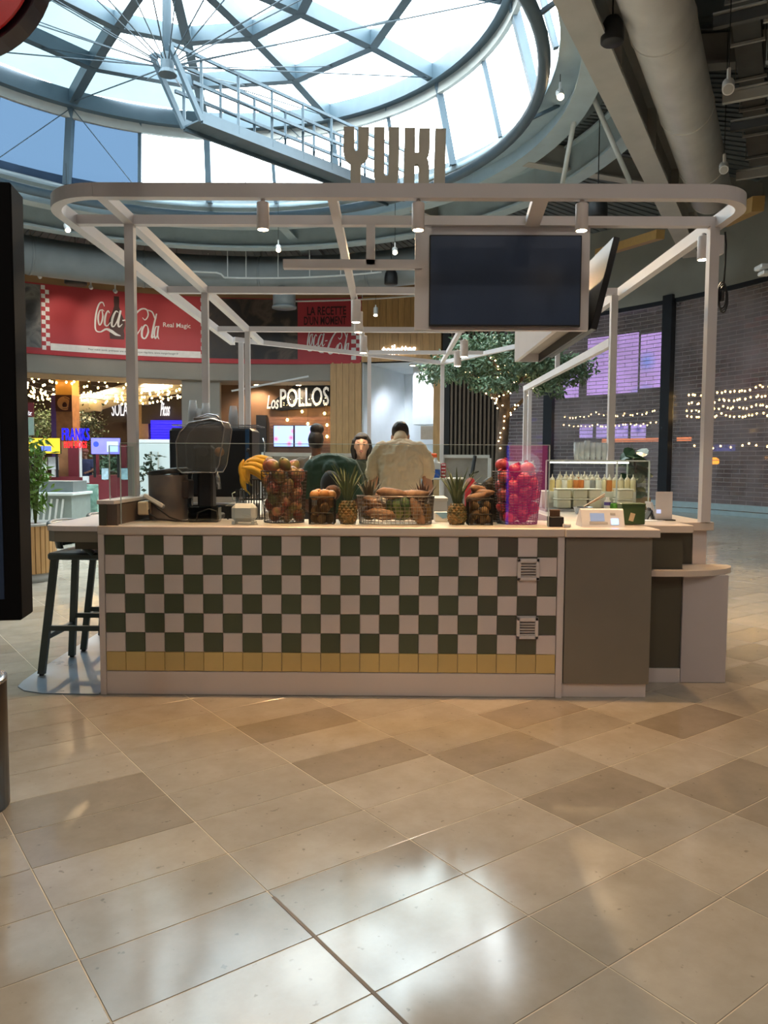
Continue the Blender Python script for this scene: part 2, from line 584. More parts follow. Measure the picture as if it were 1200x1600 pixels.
def stone(name, rgb):
    m = bpy.data.materials.new(name)
    m.use_nodes = True
    nt = m.node_tree
    N, L = nt.nodes, nt.links
    b = N['Principled BSDF']
    tc = N.new('ShaderNodeTexCoord')
    gi = N.new('ShaderNodeNewGeometry')
    oi = N.new('ShaderNodeObjectInfo')
    add = N.new('ShaderNodeMath'); add.operation = 'ADD'
    L.new(gi.outputs['Random Per Island'], add.inputs[0])
    L.new(oi.outputs['Random'], add.inputs[1])
    fr = N.new('ShaderNodeMath'); fr.operation = 'FRACT'
    L.new(add.outputs[0], fr.inputs[0])
    vm = N.new('ShaderNodeVectorMath'); vm.operation = 'MULTIPLY_ADD'       # shift the grain from slab to slab
    cmb = N.new('ShaderNodeCombineXYZ')
    mul = N.new('ShaderNodeMath'); mul.operation = 'MULTIPLY'; mul.inputs[1].default_value = 60
    L.new(fr.outputs[0], mul.inputs[0])
    for i in range(3): L.new(mul.outputs[0], cmb.inputs[i])
    vm.inputs[1].default_value = (1, 1, 1)
    L.new(tc.outputs['Object'], vm.inputs[0]); L.new(cmb.outputs[0], vm.inputs[2])
    n1 = N.new('ShaderNodeTexNoise'); n1.inputs['Scale'].default_value = 5; n1.inputs['Detail'].default_value = 9; n1.inputs['Roughness'].default_value = 0.65
    L.new(vm.outputs[0], n1.inputs['Vector'])
    rp = N.new('ShaderNodeValToRGB')
    base = lin(rgb)
    rp.color_ramp.elements[0].position = 0.28
    rp.color_ramp.elements[1].position = 0.72
    rp.color_ramp.elements[0].color = (base[0] * 0.84, base[1] * 0.82, base[2] * 0.79, 1)
    rp.color_ramp.elements[1].color = (*[min(1, v * 1.08) for v in base], 1)
    L.new(n1.outputs['Fac'], rp.inputs['Fac'])
    mr = N.new('ShaderNodeMapRange'); mr.inputs['To Min'].default_value = 0.88; mr.inputs['To Max'].default_value = 1.08
    L.new(fr.outputs[0], mr.inputs['Value'])
    mx = N.new('ShaderNodeMix'); mx.data_type = 'RGBA'; mx.blend_type = 'MULTIPLY'; mx.inputs['Factor'].default_value = 1
    L.new(rp.outputs['Color'], mx.inputs[6]); L.new(mr.outputs['Result'], mx.inputs[7])
    # sparse dark fossil flecks
    n2 = N.new('ShaderNodeTexNoise'); n2.inputs['Scale'].default_value = 34; n2.inputs['Detail'].default_value = 2
    L.new(vm.outputs[0], n2.inputs['Vector'])
    fl = N.new('ShaderNodeMapRange'); fl.inputs['From Min'].default_value = 0.70; fl.inputs['From Max'].default_value = 0.76
    fl.inputs['To Min'].default_value = 0; fl.inputs['To Max'].default_value = 0.45
    L.new(n2.outputs['Fac'], fl.inputs['Value'])
    mx2 = N.new('ShaderNodeMix'); mx2.data_type = 'RGBA'
    L.new(fl.outputs['Result'], mx2.inputs['Factor'])
    L.new(mx.outputs[2], mx2.inputs[6])
    mx2.inputs[7].default_value = (*[v * 0.25 for v in base], 1)
    L.new(mx2.outputs[2], b.inputs['Base Color'])
    rr = N.new('ShaderNodeMapRange'); rr.inputs['To Min'].default_value = 0.08; rr.inputs['To Max'].default_value = 0.2
    L.new(n1.outputs['Fac'], rr.inputs['Value'])
    L.new(rr.outputs['Result'], b.inputs['Roughness'])
    n3 = N.new('ShaderNodeTexNoise'); n3.inputs['Scale'].default_value = 3.0; n3.inputs['Detail'].default_value = 2
    L.new(tc.outputs['Object'], n3.inputs['Vector'])
    bp = N.new('ShaderNodeBump'); bp.inputs['Strength'].default_value = 0.03; bp.inputs['Distance'].default_value = 0.02
    L.new(n3.outputs['Fac'], bp.inputs['Height']); L.new(bp.outputs['Normal'], b.inputs['Normal'])
    b.inputs['Specular IOR Level'].default_value = 0.9
    MATS[name] = m
    return m
M_STONE = stone('polished_beige_limestone', (172, 164, 150))
M_STONE_D = stone('polished_brown_grey_limestone', (156, 146, 130))
M_GROUT = mat('pale_grout', (205, 190, 165), 0.7, 0, 0.2, 3)
M_JOINT = mat('grey_expansion_joint', (112, 100, 86), 0.6)

# ================================================================== floor of 58 x 29 cm limestone slabs
g = MB()
nseg = 64
g.add([(CX + 32 * math.cos(2 * PI * i / nseg), CY + 32 * math.sin(2 * PI * i / nseg), -0.0015) for i in range(nseg)]
      + [(CX + 32 * math.cos(2 * PI * i / nseg), CY + 32 * math.sin(2 * PI * i / nseg), -0.2) for i in range(nseg)],
      [tuple(range(nseg)), tuple(range(nseg, 2 * nseg))[::-1]] + [(i, nseg + i, nseg + (i + 1) % nseg, (i + 1) % nseg) for i in range(nseg)])
floor = struct(g, 'floor', M_GROUT)
TA = math.radians(53.2)
UD = Vector((math.sin(TA), math.cos(TA), 0)); VD = Vector((-math.cos(TA), math.sin(TA), 0))
TU, TV, U0, V0 = 0.583, 0.2935, 1.12, 1.26
tl, tw = TU - 0.0035, TV - 0.0035
tb = MB(); tb.bbox((0, 0, -0.006), (tl, tw, 0.012), 0.0012)
tile_me = tb.mesh('floor_tile', M_STONE)
tile_dark_me = tb.mesh('floor_tile', M_STONE_D)
TROT = (0, 0, math.atan2(UD.y, UD.x))
def tile_id(i, j): return (i, j)
dark = set()
for u, v in ((2.5, 2.6), (2.5, 2.0), (3.1, 1.7), (3.7, 2.3), (1.4, 2.0), (0.8, 2.9), (0.8, 3.2), (3.1, 2.9), (2.0, 3.5), (4.3, 1.7), (4.9, 2.6), (2.0, 2.6 + 0.3)):
    dark.add((math.floor((u - U0) / TU), math.floor((v - V0) / TV)))
cells = []
for i in range(-60, 60):
    for j in range(-120, 120):
        c = UD * (U0 + (i + 0.5) * TU) + VD * (V0 + (j + 0.5) * TV)
        if (c.x - CX) ** 2 + (c.y - CY) ** 2 > 17.5 ** 2 and not (-6 < c.x < 8 and -7 < c.y < 4):
            continue
        cells.append((i, j, c))
def in_view(c):
    q = CAM_ROT.transposed() @ (c - Vector((0, 0, EYE)))
    if q.z > -0.3: return False
    x, y = 600 - F_PX * q.x / q.z, 800 + F_PX * q.y / q.z
    return -110 < x < 1310 and 700 < y < 1720
near = [k for k in cells if in_view(k[2]) and not (-1.6 < k[2].x < 1.45 and k[2].y > 4.75)]
near.sort(key=lambda k: k[2].length)
first = set()
rng = random.Random(3)
for i, j, c in near[:296]:
    first.add((i, j))
    share(tile_dark_me if ((i, j) in dark or rng.random() < 0.05) else tile_me, 'floor_tile', floor, c, TROT)
g = MB()
for i, j, c in cells:
    if (i, j) in first: continue
    a, b = UD * (tl / 2), VD * (tw / 2)
    g.add([c - a - b, c + a - b, c + a + b, c - a + b], [(0, 1, 2, 3)], 1 if rng.random() < 0.06 else 0)
g.build('tile_field', [M_STONE, M_STONE_D], floor, kind='stuff')
g = MB()                                              # expansion joint running to the left foreground
p0 = UD * U0 + VD * 0.2; p1 = UD * U0 + VD * 2.1
g.bar(p0 + Vector((0, 0, 0.0004)), p1 + Vector((0, 0, 0.0004)), 0.011, 0.002)
g.build('joint_strip', M_JOINT, floor)

# ================================================================== outer enclosure of the mall
def arc_wall(mb, r, a0, a1, z0, z1, n, th=0.2, mi=0):
    """curved wall, inner face at r, thickness outwards"""
    vs = []
    for i in range(n + 1):
        a = math.radians(a0 + (a1 - a0) * i / n)
        for rr in (r, r + th):
            for z in (z0, z1):
                vs.append((CX + rr * math.cos(a), CY + rr * math.sin(a), z))
    fs = []
    for i in range(n):
        k, m = i * 4, i * 4 + 4
        fs += [(k, k + 1, m + 1, m), (k + 2, m + 2, m + 3, k + 3), (k + 1, k + 3, m + 3, m + 1), (k, m, m + 2, k + 2)]
    fs += [(0, 2, 3, 1), (n * 4, n * 4 + 1, n * 4 + 3, n * 4 + 2)]
    return mb.add(vs, fs, mi)
def arc_beam(mb, r, w, z0, z1, a0=0, a1=360, n=72, mi=0):
    return arc_wall(mb, r - w / 2, a0, a1, z0, z1, n, w, mi)
g = MB(); arc_wall(g, 31, -180, 180, 0, 8.6, 72)
struct(g, 'wall_outer', M_OUTER)

# ceiling deck with its round opening
g = MB()
n = 96
R_IN = 7.5
ring = lambda r, z: [(CX + r * math.cos(2 * PI * i / n), CY + r * math.sin(2 * PI * i / n), z) for i in range(n)]
g.add(ring(R_IN, 8.55) + ring(32, 8.55) + ring(R_IN, 8.8) + ring(32, 8.8),
      [(i, (i + 1) % n, n + (i + 1) % n, n + i) for i in range(n)] + [(2 * n + i, 3 * n + i, 3 * n + (i + 1) % n, 2 * n + (i + 1) % n) for i in range(n)]
      + [(i, 2 * n + i, 2 * n + (i + 1) % n, (i + 1) % n) for i in range(n)])
ceiling = struct(g, 'ceiling', M_DECK)
rb = MB()                                             # ribs of the corrugated deck, over the part in view
for k in range(0, 180):
    a = math.radians(-10 + k)
    rb.bar((CX + 8.4 * math.cos(a), CY + 8.4 * math.sin(a), 8.535), (CX + 14.4 * math.cos(a), CY + 14.4 * math.sin(a), 8.535), 0.05, 0.03)
rb.build('deck_rib', M_DECK, ceiling, kind='stuff')
g = MB(); arc_beam(g, 7.25, 0.5, 8.3, 8.42, n=96); g.build('drum_ledge', M_RING, ceiling)
g = MB(); arc_beam(g, 7.55, 0.12, 7.98, 8.55, n=96); g.build('ring_web', M_RING, ceiling)
g = MB(); arc_beam(g, 7.55, 0.42, 7.93, 7.98, n=96); g.build('ring_flange', M_RING, ceiling)
g = MB(); arc_beam(g, 8.75, 0.10, 7.72, 8.4, n=96); g.build('ring_web', M_RING, ceiling)
g = MB(); arc_beam(g, 8.75, 0.36, 7.66, 7.72, n=96); g.build('ring_flange', M_RING, ceiling)
g = MB(); arc_beam(g, 8.75, 0.36, 8.4, 8.44, n=96); g.build('ring_flange', M_RING, ceiling)
for k in range(12):                                   # radial roof beams between the rings and the wall
    a = math.radians(22 + 30 * k)
    d = Vector((math.cos(a), math.sin(a), 0))
    c0 = Vector((CX, CY, 0))
    g = MB()
    g.bar(c0 + d * 7.6 + Vector((0, 0, 8.2)), c0 + d * 14.6 + Vector((0, 0, 8.2)), 0.06, 0.5)
    g.bar(c0 + d * 7.6 + Vector((0, 0, 7.94)), c0 + d * 14.6 + Vector((0, 0, 7.94)), 0.26, 0.04)
    g.build('roof_beam', M_STEEL_GREY if k in (11, 0, 1) else M_RING, ceiling)
ring_tube = MB(); ring_tube.tube([(CX + 6.75 * math.cos(2 * PI * i / 96), CY + 6.75 * math.sin(2 * PI * i / 96), 8.0) for i in range(96)], 0.11, 10, closed=True)
ring_tube.build('ring_tube', M_STEEL, ceiling, smooth=True)
for k in range(12):                                   # hangers of the ring tube
    a = math.radians(7 + 30 * k)
    d = Vector((math.cos(a), math.sin(a), 0)); c0 = Vector((CX, CY, 0))
    g = MB(); g.bar(c0 + d * 6.8 + Vector((0, 0, 8.0)), c0 + d * 7.4 + Vector((0, 0, 8.3)), 0.06, 0.06)
    g.build('hanger', M_STEEL, ceiling)

# ================================================================== glazed roof
skylight = bpy.data.objects.new('window_1', None)
skylight.location = (CX, CY, Z_DRUM_LOW)
COL.objects.link(skylight)
skylight['kind'] = 'structure'
G_ROOF = glass('roof_glass', (236, 248, 250), -0.2, dirt_veil=0.06)
G_ROOF_DIM = glass('dimmed_roof_glass', (76, 88, 91), -0.2, dirt_veil=0.45, dirt_veil_rgb=(58, 74, 80))  # dark tint paints in the sky dimmed by a building outside
G_DRUM = glass('drum_glass', (244, 249, 250), -0.2)
G_BLUE = glass('blue_drum_glass', (35, 48, 61), 0.0, 0.1, dirt_veil=0.25, dirt_veil_rgb=(46, 60, 78))  # patchy blue-grey tint for the left run of drum panes
def cp(phi, r, z):
    a = math.radians(phi)
    return Vector((CX + r * math.cos(a), CY + r * math.sin(a), z))
RR = [1.0, 2.8, 4.6, R_DRUM_TOP]
ZZ = [10.62, 10.58, 10.48, Z_DRUM_TOP]
SEG = [7 + 30 * k for k in range(12)]
for k, ph in enumerate(SEG):
    for s in range(3):
        g = MB(); g.bar(cp(ph, RR[s], ZZ[s]), cp(ph, RR[s + 1], ZZ[s + 1]), 0.2, 0.32); g.build('roof_rib', M_STEEL, skylight, world=True)
        q = MB()
        e = 0.19
        q.add([cp(ph, RR[s], ZZ[s] + e), cp(ph, RR[s + 1], ZZ[s + 1] + e), cp(ph + 30, RR[s + 1], ZZ[s + 1] + e), cp(ph + 30, RR[s], ZZ[s] + e)], [(0, 1, 2, 3)])
        q.build('roof_pane', G_ROOF_DIM if ((s == 2 and k in (3, 4, 5)) or (s == 1 and k in (4, 5))) else G_ROOF, skylight, world=True)
    for s in range(3):
        g = MB(); g.bar(cp(ph, RR[s], ZZ[s]), cp(ph + 30, RR[s], ZZ[s]), 0.19, 0.32); g.build('roof_ring_bar', M_STEEL, skylight, world=True)
q = MB(); q.add([cp(p, RR[0], ZZ[0] + 0.17) for p in SEG], [tuple(range(12))]); q.build('roof_pane', G_ROOF, skylight, world=True)
g = MB(); arc_beam(g, R_DRUM_TOP, 0.26, Z_DRUM_TOP - 0.2, Z_DRUM_TOP + 0.18, n=96); g.build('upper_ring_beam', M_STEEL, skylight, world=True)
g = MB(); arc_beam(g, R_DRUM_TOP + 0.12, 0.10, Z_DRUM_TOP - 0.42, Z_DRUM_TOP - 0.2, n=96); g.build('window_head', M_STEEL_GREY, skylight, world=True)
for k in range(24):
    ph = 7 + 15 * k
    node = k % 2 == 0
    w = 0.16 if node else 0.09
    g = MB(); g.bar(cp(ph, R_DRUM_LOW, Z_DRUM_LOW), cp(ph, R_DRUM_TOP + 0.1, Z_DRUM_TOP - 0.15), w, w * 1.2); g.build('drum_mullion', M_STEEL, skylight, world=True)
    q = MB(); q.add([cp(ph, R_DRUM_LOW + 0.03, Z_DRUM_LOW), cp(ph, R_DRUM_TOP + 0.13, Z_DRUM_TOP - 0.2), cp(ph + 15, R_DRUM_TOP + 0.13, Z_DRUM_TOP - 0.2), cp(ph + 15, R_DRUM_LOW + 0.03, Z_DRUM_LOW)], [(0, 1, 2, 3)])
    q.build('drum_pane', G_BLUE if 7 <= k <= 11 else G_DRUM, skylight, world=True)
HUB_Z = 8.62
g = MB(); g.cyl((CX, CY, HUB_Z), (CX, CY, 10.6), 0.085, n=12); g.build('king_post', M_STEEL, skylight, True, True)
g = MB(); g.cyl((CX, CY, HUB_Z - 0.12), (CX, CY, HUB_Z + 0.16), 0.13, n=12); g.cyl((CX, CY, HUB_Z - 0.2), (CX, CY, HUB_Z - 0.12), 0.17, 0.13, n=12)
g.build('tension_hub', M_STEEL, skylight, world=True)
for k in range(12):
    g = MB(); g.tube([cp(7 + 30 * k, 0.2, HUB_Z), cp(7 + 30 * k, R_DRUM_TOP - 0.1, Z_DRUM_TOP - 0.1)], 0.014, 5); g.build('cable', M_CABLE, skylight, world=True)
    g = MB(); g.tube([cp(22 + 30 * k, 0.2, HUB_Z), cp(22 + 30 * k, RR[2], ZZ[2] - 0.1)], 0.012, 5); g.build('cable', M_CABLE, skylight, world=True)
for ph in (62, 112):                                  # crossed brace rods inside the drum
    g = MB(); g.tube([cp(ph, 6.8, 8.45), cp(ph + 15, 6.35, 10.1)], 0.012, 5); g.build('cable', M_CABLE, skylight, world=True)
    g = MB(); g.tube([cp(ph + 30, 6.8, 8.45), cp(ph + 15, 6.35, 10.1)], 0.012, 5); g.build('cable', M_CABLE, skylight, world=True)

# ================================================================== round wall of the hall
W = [MATS]  # keep
g = MB(); arc_wall(g, R_WALL, 8, 66, 6.1, 8.55, 40, 0.35); struct(g, 'wall_right', M_PLASTER)
g = MB(); arc_wall(g, R_WALL, 8, 16, 0, 6.1, 8, 0.35); struct(g, 'wall_right', M_PLASTER)
g = MB(); arc_wall(g, R_WALL, 66, 140, 7.42, 8.55, 50, 0.35); struct(g, 'wall_back', M_BROWN)
g = MB(); arc_wall(g, R_WALL + 0.05, 78, 140, 4.40, 7.42, 44, 0.6); struct(g, 'wall_back', M_BULK)
g = MB(); arc_wall(g, R_WALL, 137, 192, 0, 8.55, 40, 0.35); struct(g, 'wall_left', M_PLASTER)
g = MB(); arc_wall(g, R_WALL + 0.3, 99.0, 104.4, 0, 4.40, 6, 0.9); struct(g, 'wall_pier', M_BULK)
g = MB(); arc_wall(g, R_WALL - 0.03, 78, 140, 5.02, 5.13, 44, 0.1); struct(g, 'trim_1', mat('red_banner_hem', (186, 52, 62), 0.6))
# ================================================================== the juice kiosk: counter
M_LAM = mat('white_laminate', (214, 206, 202), 0.35, 0, 0.03, 2)
M_TOP = mat('pale_counter_top', (216, 204, 192), 0.28, 0, 0.03, 3)
M_TW = mat('white_glazed_tile', (212, 203, 199), 0.25, 0, 0.03, 6, rnd=0.035, bump=0.04, bscale=25)
M_TG = mat('dark_green_glazed_tile', (80, 88, 68), 0.25, 0, 0.06, 6, rnd=0.08, bump=0.04, bscale=25)
M_TY = mat('yellow_glazed_tile', (206, 184, 122), 0.25, 0, 0.05, 6, rnd=0.06, bump=0.04, bscale=25)
M_TGR = mat('pale_tile_grout', (206, 190, 172), 0.8)
M_OLIVE = mat('olive_grey_panel', (124, 119, 107), 0.45, 0, 0.05, 3)
M_OLIVE_D = mat('dark_olive_panel', (84, 82, 68), 0.45, 0, 0.05, 3)
M_WINGGREY = mat('light_grey_panel', (188, 184, 186), 0.4, 0, 0.03, 2)
M_VENT = mat('white_plastic_vent', (216, 208, 205), 0.4)
YF = 4.45
XL, XT, XG = -1.70, 1.02, 1.53
ct = thing('tiled_counter', 'long white counter with green and white checkered tile front and a yellow tile row', 'counter', (-0.34, 4.7, 0))
b = MB(); b.span(XL, XT, YF + 0.02, YF + 0.62, 0.0, 0.95); b.build('body', M_LAM, ct, world=True)
b = MB(); b.bbox(((XL + XT) / 2, YF + 0.305, 0.976), (XT - XL, 0.63, 0.048), 0.004); b.build('counter_top', M_TOP, ct, world=True)
b = MB()
b.span(XL, -1.666, YF, YF + 0.02, 0.0, 0.952); b.span(0.982, XT, YF, YF + 0.02, 0.0, 0.952); b.span(-1.666, 0.982, YF, YF + 0.02, 0.948, 0.952)
b.build('front_frame', M_LAM, ct, world=True)
b = MB(); b.bbox(((-1.666 + 0.982) / 2, YF + 0.012, 0.07), (2.646, 0.018, 0.138), 0.003); b.build('kickboard', M_LAM, ct, world=True)
b = MB(); b.span(-1.666, 0.982, YF + 0.0165, YF + 0.02, 0.14, 0.948); b.build('tile_bed', M_TGR, ct, world=True)
TX0, TZ1, TS, TSZ = -1.664, 0.946, 0.11496, 0.1149
tb = MB(); tb.bbox((0, 0, 0), (TS - 0.0025, 0.011, TSZ - 0.0025), 0.0015)
t_me = {k: tb.mesh('tile', m) for k, m in (('w', M_TW), ('g', M_TG), ('y', M_TY))}
rt = random.Random(5)
for r_ in range(7):
    for c_ in range(23):
        k = 'y' if r_ == 6 else ('g' if (r_ + c_) % 2 == 0 else 'w')
        o = share(t_me[k], 'tile', ct, (TX0 + (c_ + 0.5) * TS + 0.34 + rt.uniform(-.0006, .0006), YF + 0.011 - 4.7 + rt.uniform(-.0008, .0008), TZ1 - (r_ + 0.5) * TSZ))
        o.rotation_euler = (rt.uniform(-.006, .006), 0, rt.uniform(-.006, .006))
for zc in (0.760, 0.415):                                       # two louvred vents
    v = bpy.data.objects.new('air_vent', None); COL.objects.link(v); v.parent = ct; v.location = (0.811 + 0.34, YF - 4.7, zc)
    b = MB()
    for s in (-1, 1):
        b.bbox((s * 0.054, -0.004, 0), (0.02, 0.018, 0.128), 0.003); b.bbox((0, -0.004, s * 0.054), (0.128, 0.018, 0.02), 0.003)
    b.build('vent_frame', M_VENT, v)
    b = MB(); b.span(-0.045, 0.045, 0.0, 0.004, -0.045, 0.045); b.build('vent_back', mat('vent_shadow_gap', (120, 112, 108), 0.7), v)
    lb = MB(); lb.box((0, 0, 0), (0.09, 0.014, 0.004), rot=Matrix.Rotation(math.radians(-35), 3, 'X')); lm = lb.mesh('louvre', M_VENT)
    for k in range(6):
        share(lm, 'louvre', v, (0, -0.006, -0.04 + k * 0.016))

# grey front cabinet right of the tiles
cb = thing('grey_cabinet', 'plain olive grey counter cabinet with white plinth at the right end', 'cabinet', (1.27, 4.7, 0))
b = MB(); b.span(XT, XG - 0.01, YF + 0.025, YF + 0.6, 0.0, 0.952); b.build('body', M_LAM, cb, world=True)
b = MB(); b.bbox(((XT + 0.008 + XG) / 2, YF + 0.012, 0.515), (XG - XT - 0.008, 0.024, 0.86), 0.002); b.build('front_panel', M_OLIVE, cb, world=True)
b = MB(); b.bbox(((XT + 1.512) / 2, YF + 0.03, 0.041), (1.512 - XT, 0.02, 0.082), 0.002); b.build('plinth', M_LAM, cb, world=True)
b = MB(); b.bbox((1.292, YF + 0.29, 0.976), (0.546, 0.64, 0.048), 0.004); b.build('cabinet_top', M_TOP, cb, world=True)
b = MB(); b.span(XG - 0.012, XG, YF + 0.024, YF + 0.6, 0.085, 0.95); b.build('side_panel', M_OLIVE_D, cb, world=True)

# stepped counters behind it
s2 = thing('side_counter', 'stepped olive side counter with pale top behind the grey cabinet', 'counter', (1.72, 5.1, 0))
b = MB(); b.bbox((1.725, 4.872, 0.976), (0.31, 0.266, 0.048), 0.004); b.build('counter_top', M_TOP, s2, world=True)
b = MB(); b.span(1.535, 1.84, 4.80, 5.0, 0.0, 0.952); b.build('body', M_OLIVE_D, s2, world=True)
b = MB(); b.bbox((1.69, 4.792, 0.045), (0.3, 0.016, 0.09), 0.002); b.build('plinth', M_LAM, s2, world=True)
s3 = thing('side_ledge', 'pale ledge with dark panel carrying the right front post', 'counter', (1.95, 6.0, 0))
b = MB(); b.bbox((1.90, 6.66, 0.972), (0.44, 3.30, 0.056), 0.004); b.build('ledge_top', M_TOP, s3, world=True)
b = MB(); b.bbox((1.41, 6.69, 0.974), (0.54, 3.22, 0.052), 0.004); b.build('inner_top', M_TOP, s3, world=True)
b = MB(); b.span(1.2, 1.85, 5.10, 8.25, 0.0, 0.948); b.build('inner_body', M_LAM, s3, world=True)
b = MB(); b.span(1.85, 2.0, 5.06, 8.3, 0.0, 0.944); b.build('body', M_OLIVE_D, s3, world=True)
b = MB(); b.span(2.0, 2.09, 5.05, 8.3, 0.0, 0.944); b.build('outer_panel', M_LAM, s3, world=True)

# low rounded shelf
sh = thing('rounded_shelf', 'low shelf with rounded end on a light grey panel beside the counter', 'shelf', (1.95, 4.95, 0))
poly = [(1.545, 4.72), (1.70, 4.705), (1.85, 4.715), (2.0, 4.75), (2.12, 4.82), (2.19, 4.90), (2.225, 4.98), (2.215, 5.03), (2.19, 5.045), (1.846, 5.045), (1.846, 4.79), (1.545, 4.79)]
b = MB(); b.prism(poly, (0, 0, 0.685), (1, 0, 0), (0, 1, 0), 0.035); b.build('shelf_board', M_TOP, sh, world=True)
b = MB(); b.bbox((1.985, 4.80, 0.3425), (0.285, 0.03, 0.685), 0.003); b.build('front_panel', M_WINGGREY, sh, world=True)
b = MB(); b.bbox((2.113, 4.927, 0.3425), (0.028, 0.22, 0.685), 0.003); b.build('side_panel', M_WINGGREY, sh, world=True)

# inner work counters of the kiosk
for nm, lab, x0, x1, y0, y1 in (('work_counter', 'white work counter along the left inside the kiosk', -1.6, -1.05, 5.09, 8.9),
                                ('work_counter', 'white work counter across the back of the kiosk', -1.0, 0.7, 9.3, 9.9)):
    t = thing(nm, lab, 'counter', ((x0 + x1) / 2, (y0 + y1) / 2, 0))
    b = MB(); b.span(x0, x1, y0, y1, 0.06, 0.91); b.build('body', M_LAM, t, world=True)
    b = MB(); b.span(x0 + 0.04, x1 - 0.04, y0 + 0.04, y1 - 0.04, 0, 0.06); b.build('plinth', M_OLIVE_D, t, world=True)
    b = MB(); b.bbox(((x0 + x1) / 2, (y0 + y1) / 2, 0.93), (x1 - x0 + 0.02, y1 - y0 + 0.02, 0.04), 0.004); b.build('counter_top', M_TOP, t, world=True)

# left upstand wall with ledge
M_UPST = mat('dark_taupe_upstand', (96, 84, 76), 0.5, 0, 0.06, 3)
lw = thing('upstand_wall', 'low taupe wall with white ledge on the left side of the kiosk', 'partition', (-1.66, 6.8, 0))
b = MB(); b.span(-1.70, -1.62, YF + 0.64, 9.1, 0, 1.12); b.build('panel', M_LAM, lw, world=True)
b = MB(); b.span(-1.70, -1.655, YF + 0.02, YF + 0.64, 1.0, 1.125); b.build('end_panel', M_OLIVE_D, lw, world=True)
b = MB(); b.span(-1.655, -1.595, YF + 0.03, YF + 0.05, 1.0, 1.125); b.build('end_return', M_UPST, lw, world=True)
b = MB(); b.span(-1.62, -1.612, YF + 0.05, 9.1, 0.96, 1.12); b.build('inner_lining', M_UPST, lw, world=True)
b = MB(); b.bbox((-1.66, (YF + 0.02 + 9.12) / 2, 1.136), (0.105, 9.1 - YF, 0.024), 0.003); b.build('ledge', M_LAM, lw, world=True)

# rear half-height screens: grey fill in white rails
M_RAILW = mat('white_rail', (206, 208, 208), 0.4)
M_FILL = mat('grey_felt_fill', (150, 146, 140), 0.85, 0, 0.08, 12)
def half_wall(p0, p1, z, lab, fill=M_FILL):
    p0, p1 = Vector(p0), Vector(p1)
    t = thing('half_wall', lab, 'partition', (p0 + p1) / 2)
    up = Vector((0, 0, 1))
    b = MB(); b.bar(p0 + up * (z - 0.025), p1 + up * (z - 0.025), 0.06, 0.05); b.build('top_rail', M_RAILW, t, world=True)
    b = MB(); b.bar(p0 + up * (z / 2), p1 + up * (z / 2), 0.03, z - 0.1); b.build('fill_panel', fill, t, world=True)
    for p in (p0, p1):
        b = MB(); b.bar(p + up * 0.0, p + up * (z - 0.05), 0.055, 0.055); b.build('stile', M_RAILW, t, world=True)
half_wall((-1.67, 10.1, 0), (0.42, 11.75, 0), 1.50, 'rear half wall with white rail left of the beige shirt')
half_wall((0.83, 12.05, 0), (1.56, 12.05, 0), 1.50, 'rear half wall with white rail in front of the tree')
half_wall((1.62, 11.3, 0), (2.05, 11.0, 0), 1.40, 'short pale half wall behind the tall fruit baskets', M_WHITEWALL)

# ================================================================== canopy frame
M_FRAME = mat('off_white_powder_coat', (204, 202, 204), 0.42, 0, 0.03, 3)
fr = thing('canopy_frame', 'off-white tubular canopy frame of rails and posts over the kiosk', 'frame', (0, 7, 0))
ZR = 2.92
def rail(nm, p0, p1, w=0.06, h=0.062):
    b = MB(); b.bar(p0, p1, w, h); return b.build(nm, M_FRAME, fr, world=True)
# rounded outer ring: left side, front, right side in one bent rail
def rrect(pts, w, h):
    b = MB()
    n = len(pts)
    vs = []
    for i, p in enumerate(pts):
        d = (Vector(pts[min(i + 1, n - 1)]) - Vector(pts[max(i - 1, 0)])).normalized()
        nx = Vector((d.y, -d.x, 0))
        for a, c in ((-1, -1), (1, -1), (1, 1), (-1, 1)):
            vs.append(Vector(p) + nx * (a * w / 2) + Vector((0, 0, c * h / 2)))
    fs = [(0, 1, 2, 3), tuple((n - 1) * 4 + k for k in (3, 2, 1, 0))]
    for i in range(n - 1):
        for k in range(4):
            fs.append((i * 4 + k, i * 4 + 4 + k, i * 4 + 4 + (k + 1) % 4, i * 4 + (k + 1) % 4))
    return b.add(vs, [f[::-1] for f in fs])
XO, XR, YO, RC = -2.04, 2.09, 4.50, 0.34
def corner(cx, cy, a0, a1, r, n=12):
    return [(cx + r * math.cos(math.radians(a0 + (a1 - a0) * i / n)), cy + r * math.sin(math.radians(a0 + (a1 - a0) * i / n)), ZR) for i in range(n + 1)]
left = [(XO, 10.05, ZR)] + corner(XO + RC, YO + RC, 180, 270, RC)
rrect(left, 0.06, 0.078).build('left_ring_rail', M_FRAME, fr, world=True)
rrect([(XO + RC, YO, ZR), (1.0, YO, ZR)], 0.06, 0.08).build('front_rail', M_FRAME, fr, world=True)
right = [(1.0, YO, ZR)] + corner(XR - RC * 0.8, YO + RC * 0.8, 270, 360, RC * 0.8) + [(XR - 0.02, 9.5, ZR)]
rrect(right, 0.06, 0.08).build('right_ring_rail', M_FRAME, fr, world=True)
rail('inner_left_rail', (-1.675, YO + 0.03, ZR), (-1.675, 10.07, ZR))
rail('middle_rail', (-0.34, YO + 0.03, ZR - 0.01), (-0.34, 11.1, ZR - 0.01), 0.055, 0.05)
rail('middle_rail', (0.84, 5.15, ZR), (0.80, 12.04, ZR), 0.05, 0.05)
for y, x1 in ((5.03, 2.06), (7.03, 2.03), (9.07, 0.86)):
    rail('cross_bar', (XO + 0.03, y, ZR - 0.002), (x1, y, ZR - 0.002), 0.058, 0.058)
